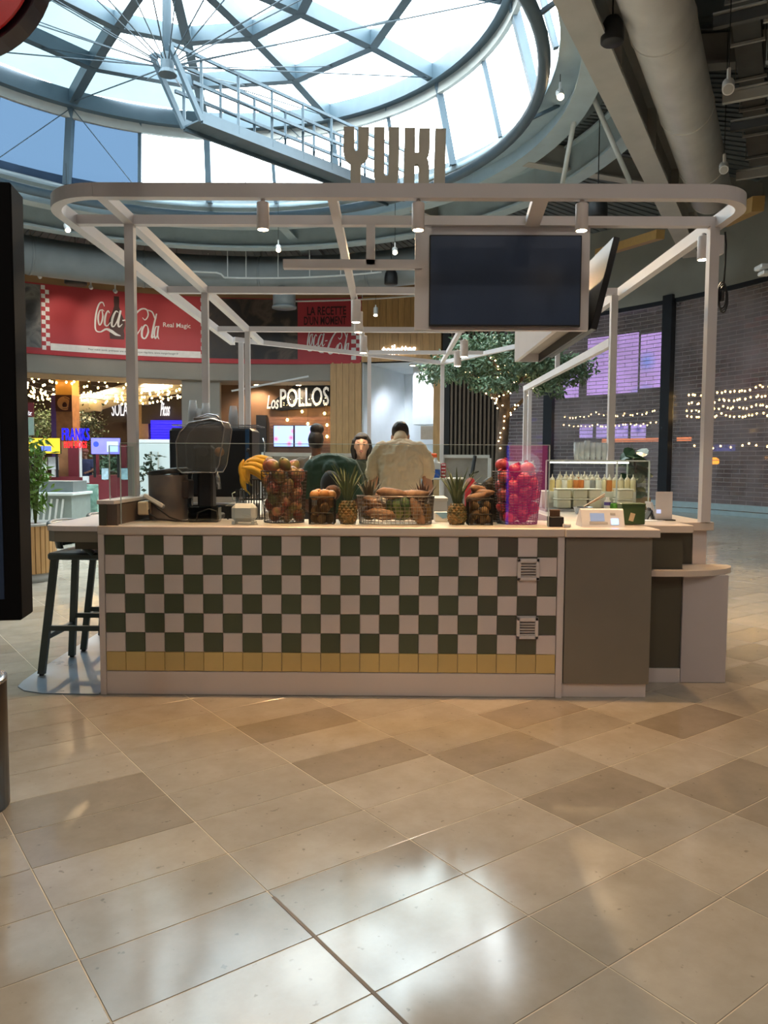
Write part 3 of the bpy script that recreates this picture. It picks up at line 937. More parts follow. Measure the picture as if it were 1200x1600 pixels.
rail('rear_rail', (-1.98, 9.84, ZR), (0.80, 12.04, ZR), 0.055, 0.058)
rail('rear_rail', (0.80, 12.04, ZR), (2.03, 9.6, ZR), 0.055, 0.058)
rail('cross_bar', (-0.30, 10.9, ZR - 0.003), (1.30, 10.9, ZR - 0.003), 0.05, 0.05)
rail('low_side_rail', (2.01, 7.08, 2.475), (2.0, 11.5, 2.475), 0.055, 0.075)
def post(x, y, z0, z1, w=0.058):
    b = MB(); b.bar((x, y, z0), (x, y, z1), w, w); b.build('post', M_FRAME, fr, world=True)
post(-1.678, 5.03, 1.147, ZR - 0.03); post(-1.675, 7.03, 1.147, ZR - 0.03); post(-1.668, 9.07, 1.147, ZR - 0.03)
post(2.06, 5.03, 1.0, ZR - 0.03, 0.06); post(2.015, 7.05, 1.0, ZR - 0.03); post(2.0, 9.3, 2.51, ZR - 0.03, 0.05)
post(2.0, 11.45, 0, 2.44, 0.052); post(2.12, 11.75, 0, 2.48, 0.052)
post(-1.90, 9.88, 0, ZR - 0.03, 0.06); post(-0.30, 11.15, 0, ZR - 0.03, 0.055); post(0.81, 12.02, 0, ZR - 0.03, 0.058)
rail('drop_bar', (-0.13, 5.03, 2.64), (-0.13, 5.03, ZR), 0.055, 0.055)
rail('hanging_bar', (-0.69, 5.03, 2.645), (0.20, 5.03, 2.645), 0.055, 0.055)
rail('brace', (0.86, 4.53, ZR - 0.01), (0.90, 5.0, ZR - 0.01), 0.09, 0.05)

# ================================================================== letters standing on the front rail
M_LET = mat('grey_green_letters', (190, 190, 178), 0.5, 0, 0.05, 4)
lt = thing('letter_sign', 'tall grey green block letters standing on the canopy front rail', 'sign', (0.02, 4.5, 2.96))
def letter(poly, hole=None):
    b = MB()
    b.prism(poly, (0, 4.515, 0), (1, 0, 0), (0, 0, 1), 0.03)
    b.build('letter', M_LET, lt, world=True)
def P2(px, py):                                       # crop pixel (6x) of the sign -> plane of the sign
    p = at(520 + px / 6, 180 + py / 6, 4.5)
    return (p.x, max(p.z, 2.958))
def poly(*pts): return [P2(*p) for p in pts]
letter(poly((104, 115), (203, 117), (204, 330), (213, 344), (228, 344), (237, 330), (240, 118), (340, 120), (334, 350), (325, 400), (300, 435), (264, 458), (262, 660), (168, 660), (166, 458), (130, 430), (108, 395), (100, 350)))
letter(poly((388, 120), (487, 121), (482, 555), (492, 575), (512, 575), (521, 555), (525, 121), (625, 122), (618, 520), (610, 600), (598, 640), (590, 660), (412, 660), (395, 632), (385, 560)))
letter(poly((674, 128), (773, 128), (770, 358), (804, 358), (810, 131), (912, 133), (907, 330), (898, 375), (880, 402), (896, 440), (903, 500), (899, 660), (803, 660), (804, 485), (795, 468), (768, 468), (765, 660), (664, 660)))
letter(poly((960, 134), (1060, 135), (1050, 660), (945, 660)))

# ================================================================== spot lamps of the kiosk
M_LAMPW = mat('white_lamp_body', (212, 204, 200), 0.4)
G_LAMP = glow('warm_lamp_face', (255, 226, 180), 22)
def can_lamp(loc, label, h=0.15, r=0.036, energy=45, angle=95, tgt=None, group='round spot lamps of the kiosk', rgb=(255, 216, 172), holder=True):
    t = thing('spot_lamp', label, 'lamp', loc, group=group)
    b = MB(); b.lathe([(r * 0.96, -h), (r, -h + 0.006), (r, -0.004), (r * 0.95, 0)], n=20); lb_ = b.build('lamp_body', M_LAMPW, t, True)
    b = MB(); b.cyl((0, 0, 0), (0, 0, 0.02), 0.012, n=8); b.build('stem', M_LAMPW, t)
    b = MB(); b.cyl((0, 0, -h - 0.002), (0, 0, -h + 0.001), r * 0.82, n=20); b.build('lamp_lens', G_LAMP, lb_)
    l = spot(t, Vector(loc) + Vector((0, 0, -h - 0.01)), tgt or (loc[0], loc[1], 0), energy, rgb, angle, 0.8, 0.03)
    return t
zb = ZR - 0.062
for x, lab in ((-0.735, 'round white spot lamp under the front rail, left of the letters'), (0.155, 'round white spot lamp under the front rail, below the letters'), (1.09, 'round white spot lamp under the front rail, above the screen')):
    can_lamp((x, 4.5, zb), lab, energy=68, tgt=(x, 4.0, 0), angle=105, rgb=(255, 200, 140))
can_lamp((2.05, 5.16, zb + 0.01), 'round spot lamp under the right rail by the front post', energy=30)
can_lamp((2.06, 7.2, zb + 0.01), 'round spot lamp under the right rail by the second post', energy=45, tgt=(1.95, 7.0, 1.6))
for y, lab in ((7.2, 'first of three spot lamps along the middle rail'), (7.75, 'second of three spot lamps along the middle rail'), (9.2, 'farthest of three spot lamps along the middle rail')):
    can_lamp((-0.32, y, zb + 0.01), lab, h=0.2, r=0.045, energy=70)
for y, lab in ((9.5, 'spot lamp on the rear right rail, nearer the screen'), (10.4, 'spot lamp on the rear right rail, farther from the screen')):
    can_lamp((0.9, y, zb + 0.01), lab, h=0.2, r=0.05, energy=40)

# ================================================================== screens on their hanging box
M_SCREEN = mat('dark_screen_glass', (42, 60, 88), 0.4, 0, 0.05, 2, spec=0.4)
M_BEZ = mat('black_bezel', (12, 13, 15), 0.4)
bx = thing('screen_mount', 'off-white hanging box that carries the two screens', 'mount', (0.7, 5.1, 2.23))
b = MB(); b.bbox((0.72, 5.065, 2.585), (1.12, 0.04, 0.70), 0.003); b.build('front_board', M_FRAME, bx, world=True)
b = MB(); b.span(1.055, 1.085, 5.085, 6.60, 2.235, 2.88); b.build('inner_side_board', M_FRAME, bx, world=True)
b = MB(); b.span(1.255, 1.275, 5.085, 6.60, 2.235, 2.88); b.build('outer_side_board', M_BEZ, bx, world=True)
b = MB(); b.span(1.085, 1.255, 6.58, 6.60, 2.235, 2.88); b.build('back_board', M_FRAME, bx, world=True)
b = MB(); b.span(1.085, 1.255, 5.085, 6.58, 2.30, 2.31); b.build('bottom_board', mat('grey_inside', (150, 145, 138), 0.6), bx, world=True)
b = MB(); b.span(0.155, 0.26, 5.02, 5.06, 2.235, 2.935); b.build('edge_board', M_FRAME, bx, world=True)
b = MB(); b.box((1.33, 5.8, 2.55), (0.10, 0.2, 0.2)); b.build('tilt_bracket', M_BEZ, bx, world=True)
tv = thing('wall_screen', 'large switched-off dark screen facing the front under the canopy', 'screen', (0.732, 5.02, 2.252))
b = MB(); b.bbox((0, 0.0, 0.288), (0.97, 0.036, 0.578), 0.004); cs_ = b.build('casing', M_BEZ, tv)
b = MB(); b.span(-0.478, 0.478, -0.0195, -0.017, 0.012, 0.568); b.build('screen_face', M_SCREEN, cs_)
tv2 = thing('wall_screen', 'second dark screen tilted outwards on the right side of the box', 'screen', (1.315, 5.72, 2.245))
Rt = Matrix.Rotation(math.radians(13), 3, 'Y')
b = MB(); b.bbox((0, 0, 0.30), (0.04, 1.36, 0.60), 0.004); b.xf(Rt.to_4x4()); cs_ = b.build('casing', M_BEZ, tv2)
b = MB(); b.span(0.0205, 0.0225, -0.67, 0.67, 0.012, 0.588); b.xf(Rt.to_4x4()); b.build('screen_face', M_SCREEN, cs_)

# black cable loop with plug box on the right front post
cbx = thing('cable_coil', 'black coiled cable hanging beside the right front post', 'cable', (2.15, 5.1, 2.6))
b = MB(); b.bbox((2.125, 5.12, 2.80), (0.07, 0.06, 0.12), 0.004); b.build('junction_box', M_FRAME, cbx, world=True)
b = MB(); b.tube([(2.165, 5.1, 2.88), (2.175, 5.1, 2.8), (2.172, 5.1, 2.66), (2.168, 5.1, 2.55)], 0.006, 6)
for k in range(3):
    cx_, cz_ = 2.155 + 0.008 * k, 2.475 - 0.012 * k
    b.tube([(cx_ + 0.028 * math.cos(2 * PI * i / 16), 5.1 + 0.008 * (k - 1), cz_ + 0.085 * math.sin(2 * PI * i / 16)) for i in range(16)], 0.006, 6, closed=True)
b.build('cord', M_BLACK, cbx, True, True)
b = MB(); b.bbox((2.155, 5.09, 2.47), (0.02, 0.03, 0.07), 0.004); b.build('plug', M_BLACK, cbx, world=True)

# ================================================================== glass guard along the front and left
G_GUARD = glass('clear_guard_glass', (238, 246, 244), 0.075)
M_GEDGE = mat('pale_glass_edge', (196, 212, 208), 0.2)
def guard(p0, p1, z0, z1, lab, cut=None):
    p0, p1 = Vector(p0), Vector(p1)
    t = thing('glass_guard', lab, 'glass panel', (p0 + p1) / 2 + Vector((0, 0, z0)))
    up = Vector((0, 0, 1))
    b = MB(); b.add([p0 + up * z0, p1 + up * z0, p1 + up * z1, p0 + up * z1], [(0, 1, 2, 3)]); b.build('pane', G_GUARD, t, world=True)
    b = MB(); b.bar(p0 + up * z1, p1 + up * z1, 0.005, 0.003); b.build('top_edge', M_GEDGE, t, world=True)
    for p in (p0, p1):
        b = MB(); b.bar(p + up * z0, p + up * z1, 0.006, 0.004); b.build('side_edge', M_GEDGE, t, world=True)
    return t
guard((-1.60, 4.56, 0), (0.945, 4.56, 0), 1.0, 1.485, 'long clear glass guard along the front of the counter')
guard((-1.665, 4.56, 0), (-1.665, 4.99, 0), 1.148, 1.47, 'small clear glass pane on the left ledge by the post')
# ================================================================== wide printed banner on the round wall
M_RED = mat('red_banner_print', (178, 56, 64), 0.55, 0, 0.05, 1.0)
M_BWHITE = mat('white_banner_print', (232, 232, 232), 0.55)
M_BDARK = mat('dark_banner_lettering', (58, 20, 26), 0.6)
def photo_mat(name, cols, scale, seed):
    m = bpy.data.materials.new(name); m.use_nodes = True
    nt = m.node_tree; b = nt.nodes['Principled BSDF']; b.inputs['Roughness'].default_value = 0.55
    tc = nt.nodes.new('ShaderNodeTexCoord'); mp = nt.nodes.new('ShaderNodeMapping'); mp.inputs['Location'].default_value = (seed, seed * 2, 0)
    n = nt.nodes.new('ShaderNodeTexNoise'); n.inputs['Scale'].default_value = scale; n.inputs['Detail'].default_value = 4; n.inputs['Distortion'].default_value = 1.2
    rp = nt.nodes.new('ShaderNodeValToRGB')
    while len(rp.color_ramp.elements) < len(cols): rp.color_ramp.elements.new(0.5)
    for i, c in enumerate(cols):
        rp.color_ramp.elements[i].position = 0.25 + 0.5 * i / (len(cols) - 1)
        rp.color_ramp.elements[i].color = (*lin(c), 1)
    nt.links.new(tc.outputs['Object'], mp.inputs['Vector']); nt.links.new(mp.outputs['Vector'], n.inputs['Vector'])
    nt.links.new(n.outputs['Fac'], rp.inputs['Fac']); nt.links.new(rp.outputs['Color'], b.inputs['Base Color'])
    MATS[name] = m
    return m
M_PH1 = photo_mat('dark_food_photo_print', [(26, 28, 34), (44, 42, 46), (52, 46, 44), (96, 82, 72), (60, 52, 50)], 0.9, 3)
M_PH2 = photo_mat('kitchen_photo_print', [(34, 38, 44), (70, 74, 78), (120, 120, 118), (60, 58, 60)], 1.1, 9)
RB = R_WALL - 0.02
PHI0 = 128.0
def bxy(px, py):
    ph, z = on_wall(px, py, RB)
    return math.radians(PHI0 - ph) * RB, z
ban = thing('advert_banner', 'wide red soft drink banner curving along the back wall above the shop fronts', 'banner', wall_pt(103, 5.15, RB))
def bpart(mb, nm, m, parent=ban, smooth=False):
    return bend(mb, PHI0, 0, RB).build(nm, m, parent, smooth, True)
xs = {k: bxy(k, 500)[0] for k in (34, 64, 78, 313, 326, 465, 548, 565)}
ZT, ZB = 7.42, 5.13
bpart(sheet(MB(), xs[34] - 1.6, xs[565], ZB, ZT, 0.0, 60, 1, 0, 0.015), 'banner_cloth', M_RED)
bpart(sheet(MB(), xs[34] - 1.6, xs[64], ZB + 0.1, ZT - 0.05, 0.004, 10, 1), 'kitchen_photo', M_PH2)
bpart(sheet(MB(), xs[326], xs[465], ZB + 0.06, ZT - 0.03, 0.004, 16, 1), 'food_photo', M_PH1)
def checks(px0, px1, z0, z1, rows):
    x0, x1 = bxy(px0, 500)[0], bxy(px1, 500)[0]
    w, h = (x1 - x0) / 2, (z1 - z0) / rows
    b = MB()
    for r_ in range(rows):
        c_ = r_ % 2
        sheet(b, x0 + c_ * w, x0 + (c_ + 1) * w, z0 + r_ * h, z0 + (r_ + 1) * h, 0.006)
    bpart(b, 'checker_border', M_BWHITE)
checks(65, 77.5, ZB + 0.05, ZT - 0.05, 15); checks(313.5, 325, ZB + 0.05, ZT - 0.05, 15); checks(549, 564, ZB + 0.02, ZT - 0.05, 15)
x0, zz = xs[78], ZB + 0.05
bpart(sheet(MB(), xs[78], xs[313], zz, zz + 0.24, 0.006, 24, 1), 'notice_strip', M_BWHITE)
tm = text_mb('Pour votre santé, pratiquez une activité physique régulière. www.mangerbouger.fr', 3.1, 0.09, 0.003)
tm.map(lambda p: p + Vector((bxy(138, 550)[0], zz + 0.075, 0.008)))
bpart(tm, 'notice_text', mat('grey_print', (70, 80, 86), 0.6))['kind'] = 'stuff'
SCRIPT = [  # brush strokes of the script wordmark, crop pixels (x right, y down)
    ([(532, 182), (522, 158), (502, 166), (484, 215), (474, 285), (477, 338), (505, 347), (540, 327), (572, 338), (600, 356), (630, 364)], [4, 8, 9, 10, 11, 9, 8, 13, 20, 17, 3]),
    ([(517, 205), (502, 214), (492, 258), (498, 302), (511, 290), (521, 248), (517, 205), (530, 214)], [5, 8, 12, 8, 9, 11, 5, 4]),
    ([(562, 222), (553, 208), (538, 240), (532, 292), (546, 306), (568, 280)], [8, 6, 12, 13, 8, 3]),
    ([(618, 214), (602, 208), (582, 250), (575, 300), (590, 304), (612, 262), (628, 206)], [4, 9, 14, 12, 7, 7, 6]),
    ([(632, 200), (616, 275), (620, 306), (642, 286)], [12, 14, 10, 3]),
    ([(642, 264), (664, 260)], [8, 8]),
    ([(768, 236), (785, 250), (804, 220), (796, 184), (764, 180), (728, 212), (690, 276), (670, 336), (690, 372), (728, 352), (765, 292)], [4, 7, 8, 9, 10, 12, 16, 17, 13, 9, 4]),
    ([(796, 184), (830, 196), (850, 240), (858, 205)], [6, 9, 8, 3]),
    ([(800, 292), (784, 284), (765, 318), (764, 362), (784, 370), (803, 330), (800, 292)], [5, 9, 14, 12, 9, 12, 5]),
    ([(858, 205), (838, 290), (826, 362), (842, 352)], [8, 13, 13, 3]),
    ([(866, 292), (852, 292), (842, 336), (848, 368), (862, 340), (870, 288)], [4, 8, 11, 9, 7, 6]),
    ([(870, 284), (862, 345), (872, 372)], [10, 11, 4])]
def script(fx, fz, sc, th=0.004):
    b = MB()
    for pts, ws in SCRIPT:
        ribbon(b, [(fx(x, y), fz(x, y)) for x, y in pts], [w * sc for w in ws], 0.008, th)
    return b
k1 = (bxy(248, 500)[0] - bxy(148, 500)[0]) / 400
bt = MB()                                             # bottle behind the script
pr = [(0.05, 1.12), (0.055, 1.0), (0.05, 0.86), (0.09, 0.68), (0.155, 0.5), (0.165, 0.38), (0.135, 0.24), (0.15, 0.12), (0.14, 0.0)]
bx0, bz0 = bxy(183, 530)
bt.prism([(-r_, z_) for r_, z_ in pr] + [(r_, z_) for r_, z_ in pr[::-1]], (bx0, bz0, 0.005), (1.7, 0, 0), (0, 1.35, 0), 0.001)
bpart(bt, 'bottle_print', mat('cola_brown_print', (62, 28, 26), 0.5, 0, 0.3, 3))
bx1, bz1 = bxy(148, 517)
bpart(script(lambda x, y: bx1 + (x - 470) * k1, lambda x, y: bz1 + (347 - y) * k1 - 0.02 + (0.0), k1), 'script_wordmark', M_BWHITE)
tm = text_mb('Real Magic', bxy(298, 508)[0] - bxy(255, 508)[0], None, 0.003, 0.004)
tm.map(lambda p: p + Vector((*bxy(255, 513), 0.008))); bpart(tm, 'slogan', M_BWHITE)
tm = text_mb('LA RECETTE', bxy(541, 485)[0] - bxy(480, 485)[0], 0.32, 0.003, 0.02)
tm.map(lambda p: p + Vector((*bxy(480, 493), 0.008))); bpart(tm, 'headline', M_BDARK)
tm = text_mb("D'UN MOMENT", bxy(541, 500)[0] - bxy(475, 500)[0], 0.32, 0.003, 0.02)
tm.map(lambda p: p + Vector((*bxy(475, 508), 0.008))); bpart(tm, 'headline', M_BDARK)
bx2, bz2 = bxy(480, 549)
k2 = (bxy(545, 530)[0] - bx2) / 400
bpart(script(lambda x, y: bx2 + (x - 470) * k2, lambda x, y: bz2 + (350 - y) * k2 * 1.1, k2 * 1.1), 'script_wordmark', M_BWHITE)

# ================================================================== oak-clad portal to the toilets
def boards(parent, phi_a, phi_b, z0, z1, r, w=0.24, gap=0.012, th=0.03, m=M_WOOD):
    """upright boards along the round wall, phi_a > phi_b, viewer's left to right"""
    span_ = math.radians(phi_a - phi_b) * r
    n_ = max(1, round(span_ / w))
    for i in range(n_):
        pa = phi_a - (phi_a - phi_b) * i / n_
        pb = phi_a - (phi_a - phi_b) * (i + 1) / n_
        d = math.degrees(gap / 2 / r)
        b = MB(); arc_wall(b, r, pb + d, pa - d, z0, z1, 1, th)
        b.build('board', m, parent)
g = MB(); arc_wall(g, R_WALL, 65.9, 77.9, 5.06, 7.42, 8, 0.4); hdr = struct(g, 'wall_portal', M_BROWN)
boards(hdr, 77.9, 65.9, 5.06, 7.42, R_WALL - 0.03)
g = MB(); arc_wall(g, R_WALL, 77.9, 82.6, 0, 5.06, 4, 0.5); colw = struct(g, 'wall_column', M_BROWN)
boards(colw, 82.6, 77.9, 0, 5.06, R_WALL - 0.03)
g = MB(); arc_wall(g, R_WALL, 65.7, 67.0, 0, 5.06, 2, 0.6); jamb = struct(g, 'wall_jamb', M_BROWN)
boards(jamb, 67.0, 65.7, 0, 5.06, R_WALL - 0.03)
g = MB(); arc_wall(g, R_WALL, 64.6, 65.7, 0, 6.1, 2, 0.6); struct(g, 'wall_gap', M_BLACK)
g = MB(); arc_wall(g, 18.6, 64, 80, 0, 5.1, 8, 0.2); struct(g, 'wall_recess', M_WHITEWALL)
g = MB(); g.bar(wall_pt(77.9, 2.53, 14.6), wall_pt(75.5, 2.53, 18.6), 0.12, 5.06); struct(g, 'wall_recess', M_WHITEWALL)
g = MB(); g.bar(wall_pt(66.4, 2.53, 15.1), wall_pt(66.4, 2.53, 18.6), 0.12, 5.06); struct(g, 'wall_recess', M_WHITEWALL)
g = MB(); arc_wall(g, 14.55, 64, 80, 5.06, 5.16, 8, 4.2); struct(g, 'ceiling_recess', M_WHITEWALL)
g = MB(); arc_wall(g, 16.4, 67.2, 72.3, 2.85, 5.05, 6, 0.9); struct(g, 'trim_bulkhead', M_WHITEWALL)
g = MB(); arc_wall(g, 18.2, 66.5, 71.0, 0, 2.3, 6, 0.1); struct(g, 'door_1', mat('dark_red_brown_door', (98, 52, 44), 0.5))
g = MB(); arc_wall(g, 17.6, 67.2, 72.3, 2.3, 2.85, 6, 0.1); struct(g, 'trim_beige', mat('beige_panel', (190, 172, 152), 0.6))
tn = thing('lit_sign', 'white lit lowercase wayfinding letters on the oak wall', 'sign', wall_pt(71, 5.35, R_WALL - 0.04))
pa, za = on_wall(597, 553, R_WALL - 0.04); pb, _ = on_wall(650, 553, R_WALL - 0.04)
tm = text_mb('toilettes', math.radians(pa - pb) * R_WALL, 0.36, 0.05, 0.015)
bend(tm, pa, za - 0.05, R_WALL - 0.04).build('lettering', glow('white_lit_letters', (255, 255, 255), 1.6), tn, world=True)
ex = thing('exit_sign', 'small green running man exit sign hanging in the toilet corridor', 'sign', wall_pt(67.7, 2.72, 16.3))
p = wall_pt(67.7, 2.72, 16.3)
b = MB(); b.bbox(p, (0.5, 0.06, 0.2), 0.01); b.build('sign_body', glow('green_exit_light', (40, 190, 110), 1.2), ex, world=True)
b = MB()
for sx in (-0.11, 0.11):
    b.bbox(p + Vector((sx, -0.035, 0.0)), (0.06, 0.01, 0.10), 0.004); b.ball(p + Vector((sx + 0.01, -0.036, 0.07)), 0.022, 8, 6)
b.build('pictogram', glow('white_exit_mark', (255, 255, 255), 1.6), ex, world=True)
hd = thing('wall_dispenser', 'small grey dispenser on the white box above the corridor', 'dispenser', wall_pt(68.8, 3.2, 16.38))
p = wall_pt(68.6, 3.25, 16.36)
b = MB(); b.bbox(p, (0.2, 0.12, 0.34), 0.04); b.build('casing', mat('grey_plastic', (150, 160, 162), 0.4), hd, world=True)
b = MB(); b.bbox(p + Vector((0.0, -0.065, 0.0)), (0.1, 0.02, 0.2), 0.008); b.build('window', M_STEEL_GREY, hd, world=True)

# dark slatted screen between portal and shutters
ds = thing('slat_screen', 'dark wall of upright bronze slats right of the toilet portal', 'screen wall', wall_pt(60, 0))
b = MB(); arc_wall(b, R_WALL + 0.25, 56.6, 64.6, 0, 6.1, 8, 0.2); b.build('backing', mat('dark_brown_backing', (52, 46, 42), 0.7), ds, world=True)
for i in range(12):
    ph = 64.3 - i * 0.62
    b = MB(); b.bar(wall_pt(ph, 0), wall_pt(ph, 6.1), 0.07, 0.2); b.build('slat', mat('bronze_slat', (112, 98, 84), 0.45, 0.2), ds, world=True)

# ================================================================== see-through brick-pattern roller shutters
G_BRICK = glass('clear_shutter_brick', (206, 198, 200), 0.16, 0.08, dirt_veil=0.7, dirt_veil_rgb=(172, 160, 164), haze=True)  # diffuse mauve film: pane haze plus the hall's reflection painted in
M_ROD = mat('grey_shutter_rod', (176, 170, 172), 0.35, 0.4)
def shutter(phi_a, phi_b, z1, lab, seed):
    t = thing('roller_shutter', lab, 'shutter', wall_pt((phi_a + phi_b) / 2, 0), group='brick-pattern shutters of the closed shops')
    rr = random.Random(seed)
    r = R_WALL + 0.08
    PH, BW = 0.118, 0.50
    rows = int((z1 - 0.3) / PH)
    rods, br = MB(), MB()
    L = math.radians(phi_a - phi_b) * r
    ncol = int(L / BW)
    for j in range(rows + 1):
        z = 0.3 + j * PH
        m_ = max(4, int((phi_a - phi_b) / 1.5))
        for i in range(m_):
            a0, a1 = phi_a - (phi_a - phi_b) * i / m_, phi_a - (phi_a - phi_b) * (i + 1) / m_
            p0, p1 = wall_pt(a0, z, r - 0.012), wall_pt(a1, z, r - 0.012)
            rods.add([p0 + Vector((0, 0, -.009)), p1 + Vector((0, 0, -.009)), p1 + Vector((0, 0, .009)), p0 + Vector((0, 0, .009))], [(0, 1, 2, 3)])
        if j == rows: break
        off = (j % 2) * 0.5
        for i in range(-1, ncol + 1):
            x0, x1 = max(0, (i + off) * BW), min(L, (i + off + 1) * BW)
            if x1 - x0 < 0.03: continue
            a0, a1 = phi_a - math.degrees(x0 / r), phi_a - math.degrees(x1 / r)
            dz, dr, ds_ = rr.uniform(-.006, .006), rr.uniform(-.004, .004), rr.uniform(-.004, .004)
            br.add([wall_pt(a0, z, r + dr - ds_), wall_pt(a1, z, r - dr - ds_), wall_pt(a1, z + PH, r - dr + dz), wall_pt(a0, z + PH, r + dr + dz)], [(0, 1, 2, 3)])
            p0 = wall_pt(a0, z, r - 0.012); p1 = wall_pt(a0, z + PH, r - 0.012)
            tv_ = (wall_pt(a0 - 0.05, z, r) - wall_pt(a0, z, r)).normalized() * 0.006
            rods.add([p0 - tv_, p0 + tv_, p1 + tv_, p1 - tv_], [(0, 1, 2, 3)])
    br.build('clear_bricks', G_BRICK, t, world=True, kind='stuff')
    rods.build('shutter_rods', M_ROD, t, world=True, kind='stuff')
    b = MB(); arc_wall(b, r - 0.05, phi_b, phi_a, 0.0, 0.12, 12, 0.1); b.build('bottom_bar', mat('pale_bottom_bar', (168, 190, 196), 0.35), t, world=True)
    b = MB(); arc_wall(b, r - 0.05, phi_b, phi_a, 0.14, 0.30, 12, 0.1); b.build('bottom_bar', MATS['pale_bottom_bar'], t, world=True)
    b = MB(); arc_wall(b, r - 0.06, phi_b, phi_a, z1 - 0.12, z1, 12, 0.2); b.build('head_box', M_DARKMETAL, t, world=True)
    return t
shutter(32.6, 16.2, 6.1, 'tall clear brick-pattern shutter right of the broad dark mullion', 1)
shutter(49.2, 34.0, 6.1, 'tall clear brick-pattern shutter with violet screens behind, left of the broad mullion', 2)
shutter(56.6, 50.4, 6.1, 'narrow clear brick-pattern shutter behind the tree', 3)
for ph in (33.3, 49.8):
    g = MB(); arc_wall(g, R_WALL - 0.12, ph - 0.62, ph + 0.62, 0, 6.2, 2, 0.4); struct(g, 'trim_mullion', M_DARKMETAL)
g = MB(); arc_wall(g, R_WALL - 0.05, 15.8, 16.3, 0, 6.2, 2, 0.4); struct(g, 'trim_mullion', M_DARKMETAL)
# shop interiors behind the shutters
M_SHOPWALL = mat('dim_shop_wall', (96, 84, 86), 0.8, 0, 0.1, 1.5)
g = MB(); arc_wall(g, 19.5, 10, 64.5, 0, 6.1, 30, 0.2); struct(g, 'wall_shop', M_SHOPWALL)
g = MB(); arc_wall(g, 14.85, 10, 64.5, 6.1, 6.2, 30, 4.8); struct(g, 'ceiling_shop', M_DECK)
for ph in (57.2, 12):
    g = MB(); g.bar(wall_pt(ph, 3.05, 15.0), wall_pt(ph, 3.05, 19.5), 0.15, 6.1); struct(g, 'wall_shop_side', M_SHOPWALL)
def screen_mat(name, c1, c2, s, scale):
    m = bpy.data.materials.new(name); m.use_nodes = True
    nt = m.node_tree; b = nt.nodes['Principled BSDF']
    tc = nt.nodes.new('ShaderNodeTexCoord'); n = nt.nodes.new('ShaderNodeTexVoronoi'); n.inputs['Scale'].default_value = scale
    rp = nt.nodes.new('ShaderNodeValToRGB'); rp.color_ramp.elements[0].color = (*lin(c2), 1); rp.color_ramp.elements[1].color = (*lin(c1), 1)
    rp.color_ramp.elements[0].position = 0.05; rp.color_ramp.elements[1].position = 0.35
    nt.links.new(tc.outputs['Object'], n.inputs['Vector']); nt.links.new(n.outputs['Distance'], rp.inputs['Fac'])
    nt.links.new(rp.outputs['Color'], b.inputs['Emission Color']); b.inputs['Emission Strength'].default_value = s
    b.inputs['Base Color'].default_value = (0.02, 0.02, 0.03, 1); b.inputs['Roughness'].default_value = 0.3
    MATS[name] = m
    return m
S_VIO = screen_mat('violet_menu_screen', (190, 160, 235), (110, 150, 240), 1.6, 0.9)
S_VIO2 = screen_mat('violet_small_screen', (176, 160, 235), (90, 90, 170), 1.6, 2.2)
def wall_screen(px0, px1, py0, py1, r, m, lab, name='menu_screen', group=None):
    a0, z1 = on_wall(px0, py0, r); a1, z0 = on_wall(px1, py1, r)
    t = thing(name, lab, 'screen', wall_pt((a0 + a1) / 2, z0, r), group=group)
    b = MB(); arc_wall(b, r, a1, a0, z0, z1, 6, 0.06); cs_ = b.build('casing', M_BEZ, t, world=True)
    b = MB(); arc_wall(b, r - 0.012, a1 + 0.08, a0 - 0.08, z0 + 0.03, z1 - 0.03, 6, 0.01); b.build('screen_face', m, cs_, world=True)
wall_screen(918, 997, 528, 614, 15.6, S_VIO, 'large violet screen high behind the shutter, between post and mullion')
wall_screen(1001, 1034, 522, 606, 15.6, S_VIO, 'violet screen half behind the broad dark mullion')
wall_screen(880, 905, 585, 622, 15.6, S_VIO, 'small violet screen behind the tree leaves')
for i, (x0, x1) in enumerate(((905, 927), (931, 952), (956, 982), (985, 1010))):
    wall_screen(x0, x1, 662, 686, 17.5, S_VIO2, 'low violet menu screen behind the shutter, number %s from the left' % ('one', 'two', 'three', 'four')[i], group='low violet menu screens')
wall_screen(1114, 1150, 693, 707, 17.0, screen_mat('blue_red_screen', (70, 80, 170), (180, 50, 70), 0.9, 1.5), 'dim blue and red screen behind the right shutter')
G_BULB = glow('warm_bulb', (255, 206, 120), 26)
bulb_me = MB().ball((0, 0, 0), 0.028, 8, 6, s=(1, 1, 1.25)).mesh('bulb', G_BULB, True)
def garland(pts, nb, lab, grp, sag=0.12, r=1.0, jit=0.05):
    """string of bulbs through points; nb bulbs per span"""
    t = thing('string_light', lab, 'string light', Vector(pts[0]), group=grp)
    path = []
    for a, b_ in zip(pts[:-1], pts[1:]):
        a, b_ = Vector(a), Vector(b_)
        for k in range(nb):
            u = k / nb
            path.append(a.lerp(b_, u) - Vector((0, 0, sag * 4 * u * (1 - u))))
    path.append(Vector(pts[-1]))
    c = MB(); c.tube(path, 0.008, 4); c.build('cable', M_BLACK, t, world=True)
    for p in path:
        q = p + Vector((random.uniform(-jit, jit), random.uniform(-jit, jit), -0.05 + random.uniform(-jit, jit) * 0.6)) - Vector(pts[0])
        share(bulb_me, 'bulb', t, q, (0, 0, 0), (r, r, r))
    return t
for k, (z, nm) in enumerate(((3.45, 'topmost'), (3.22, 'second'), (3.0, 'third'), (2.78, 'lowest'))):  # added bulbs stand in for food court lights mirrored in the shutter
    garland([wall_pt(ph, z + random.uniform(-.05, .05), 14.95) for ph in (31.8, 27.5, 23, 18)], 9, '%s string of added bulbs imitating mirrored lights on the right shutter' % nm, 'added bulb strings for reflections in the right shutter', 0.06, 0.9)
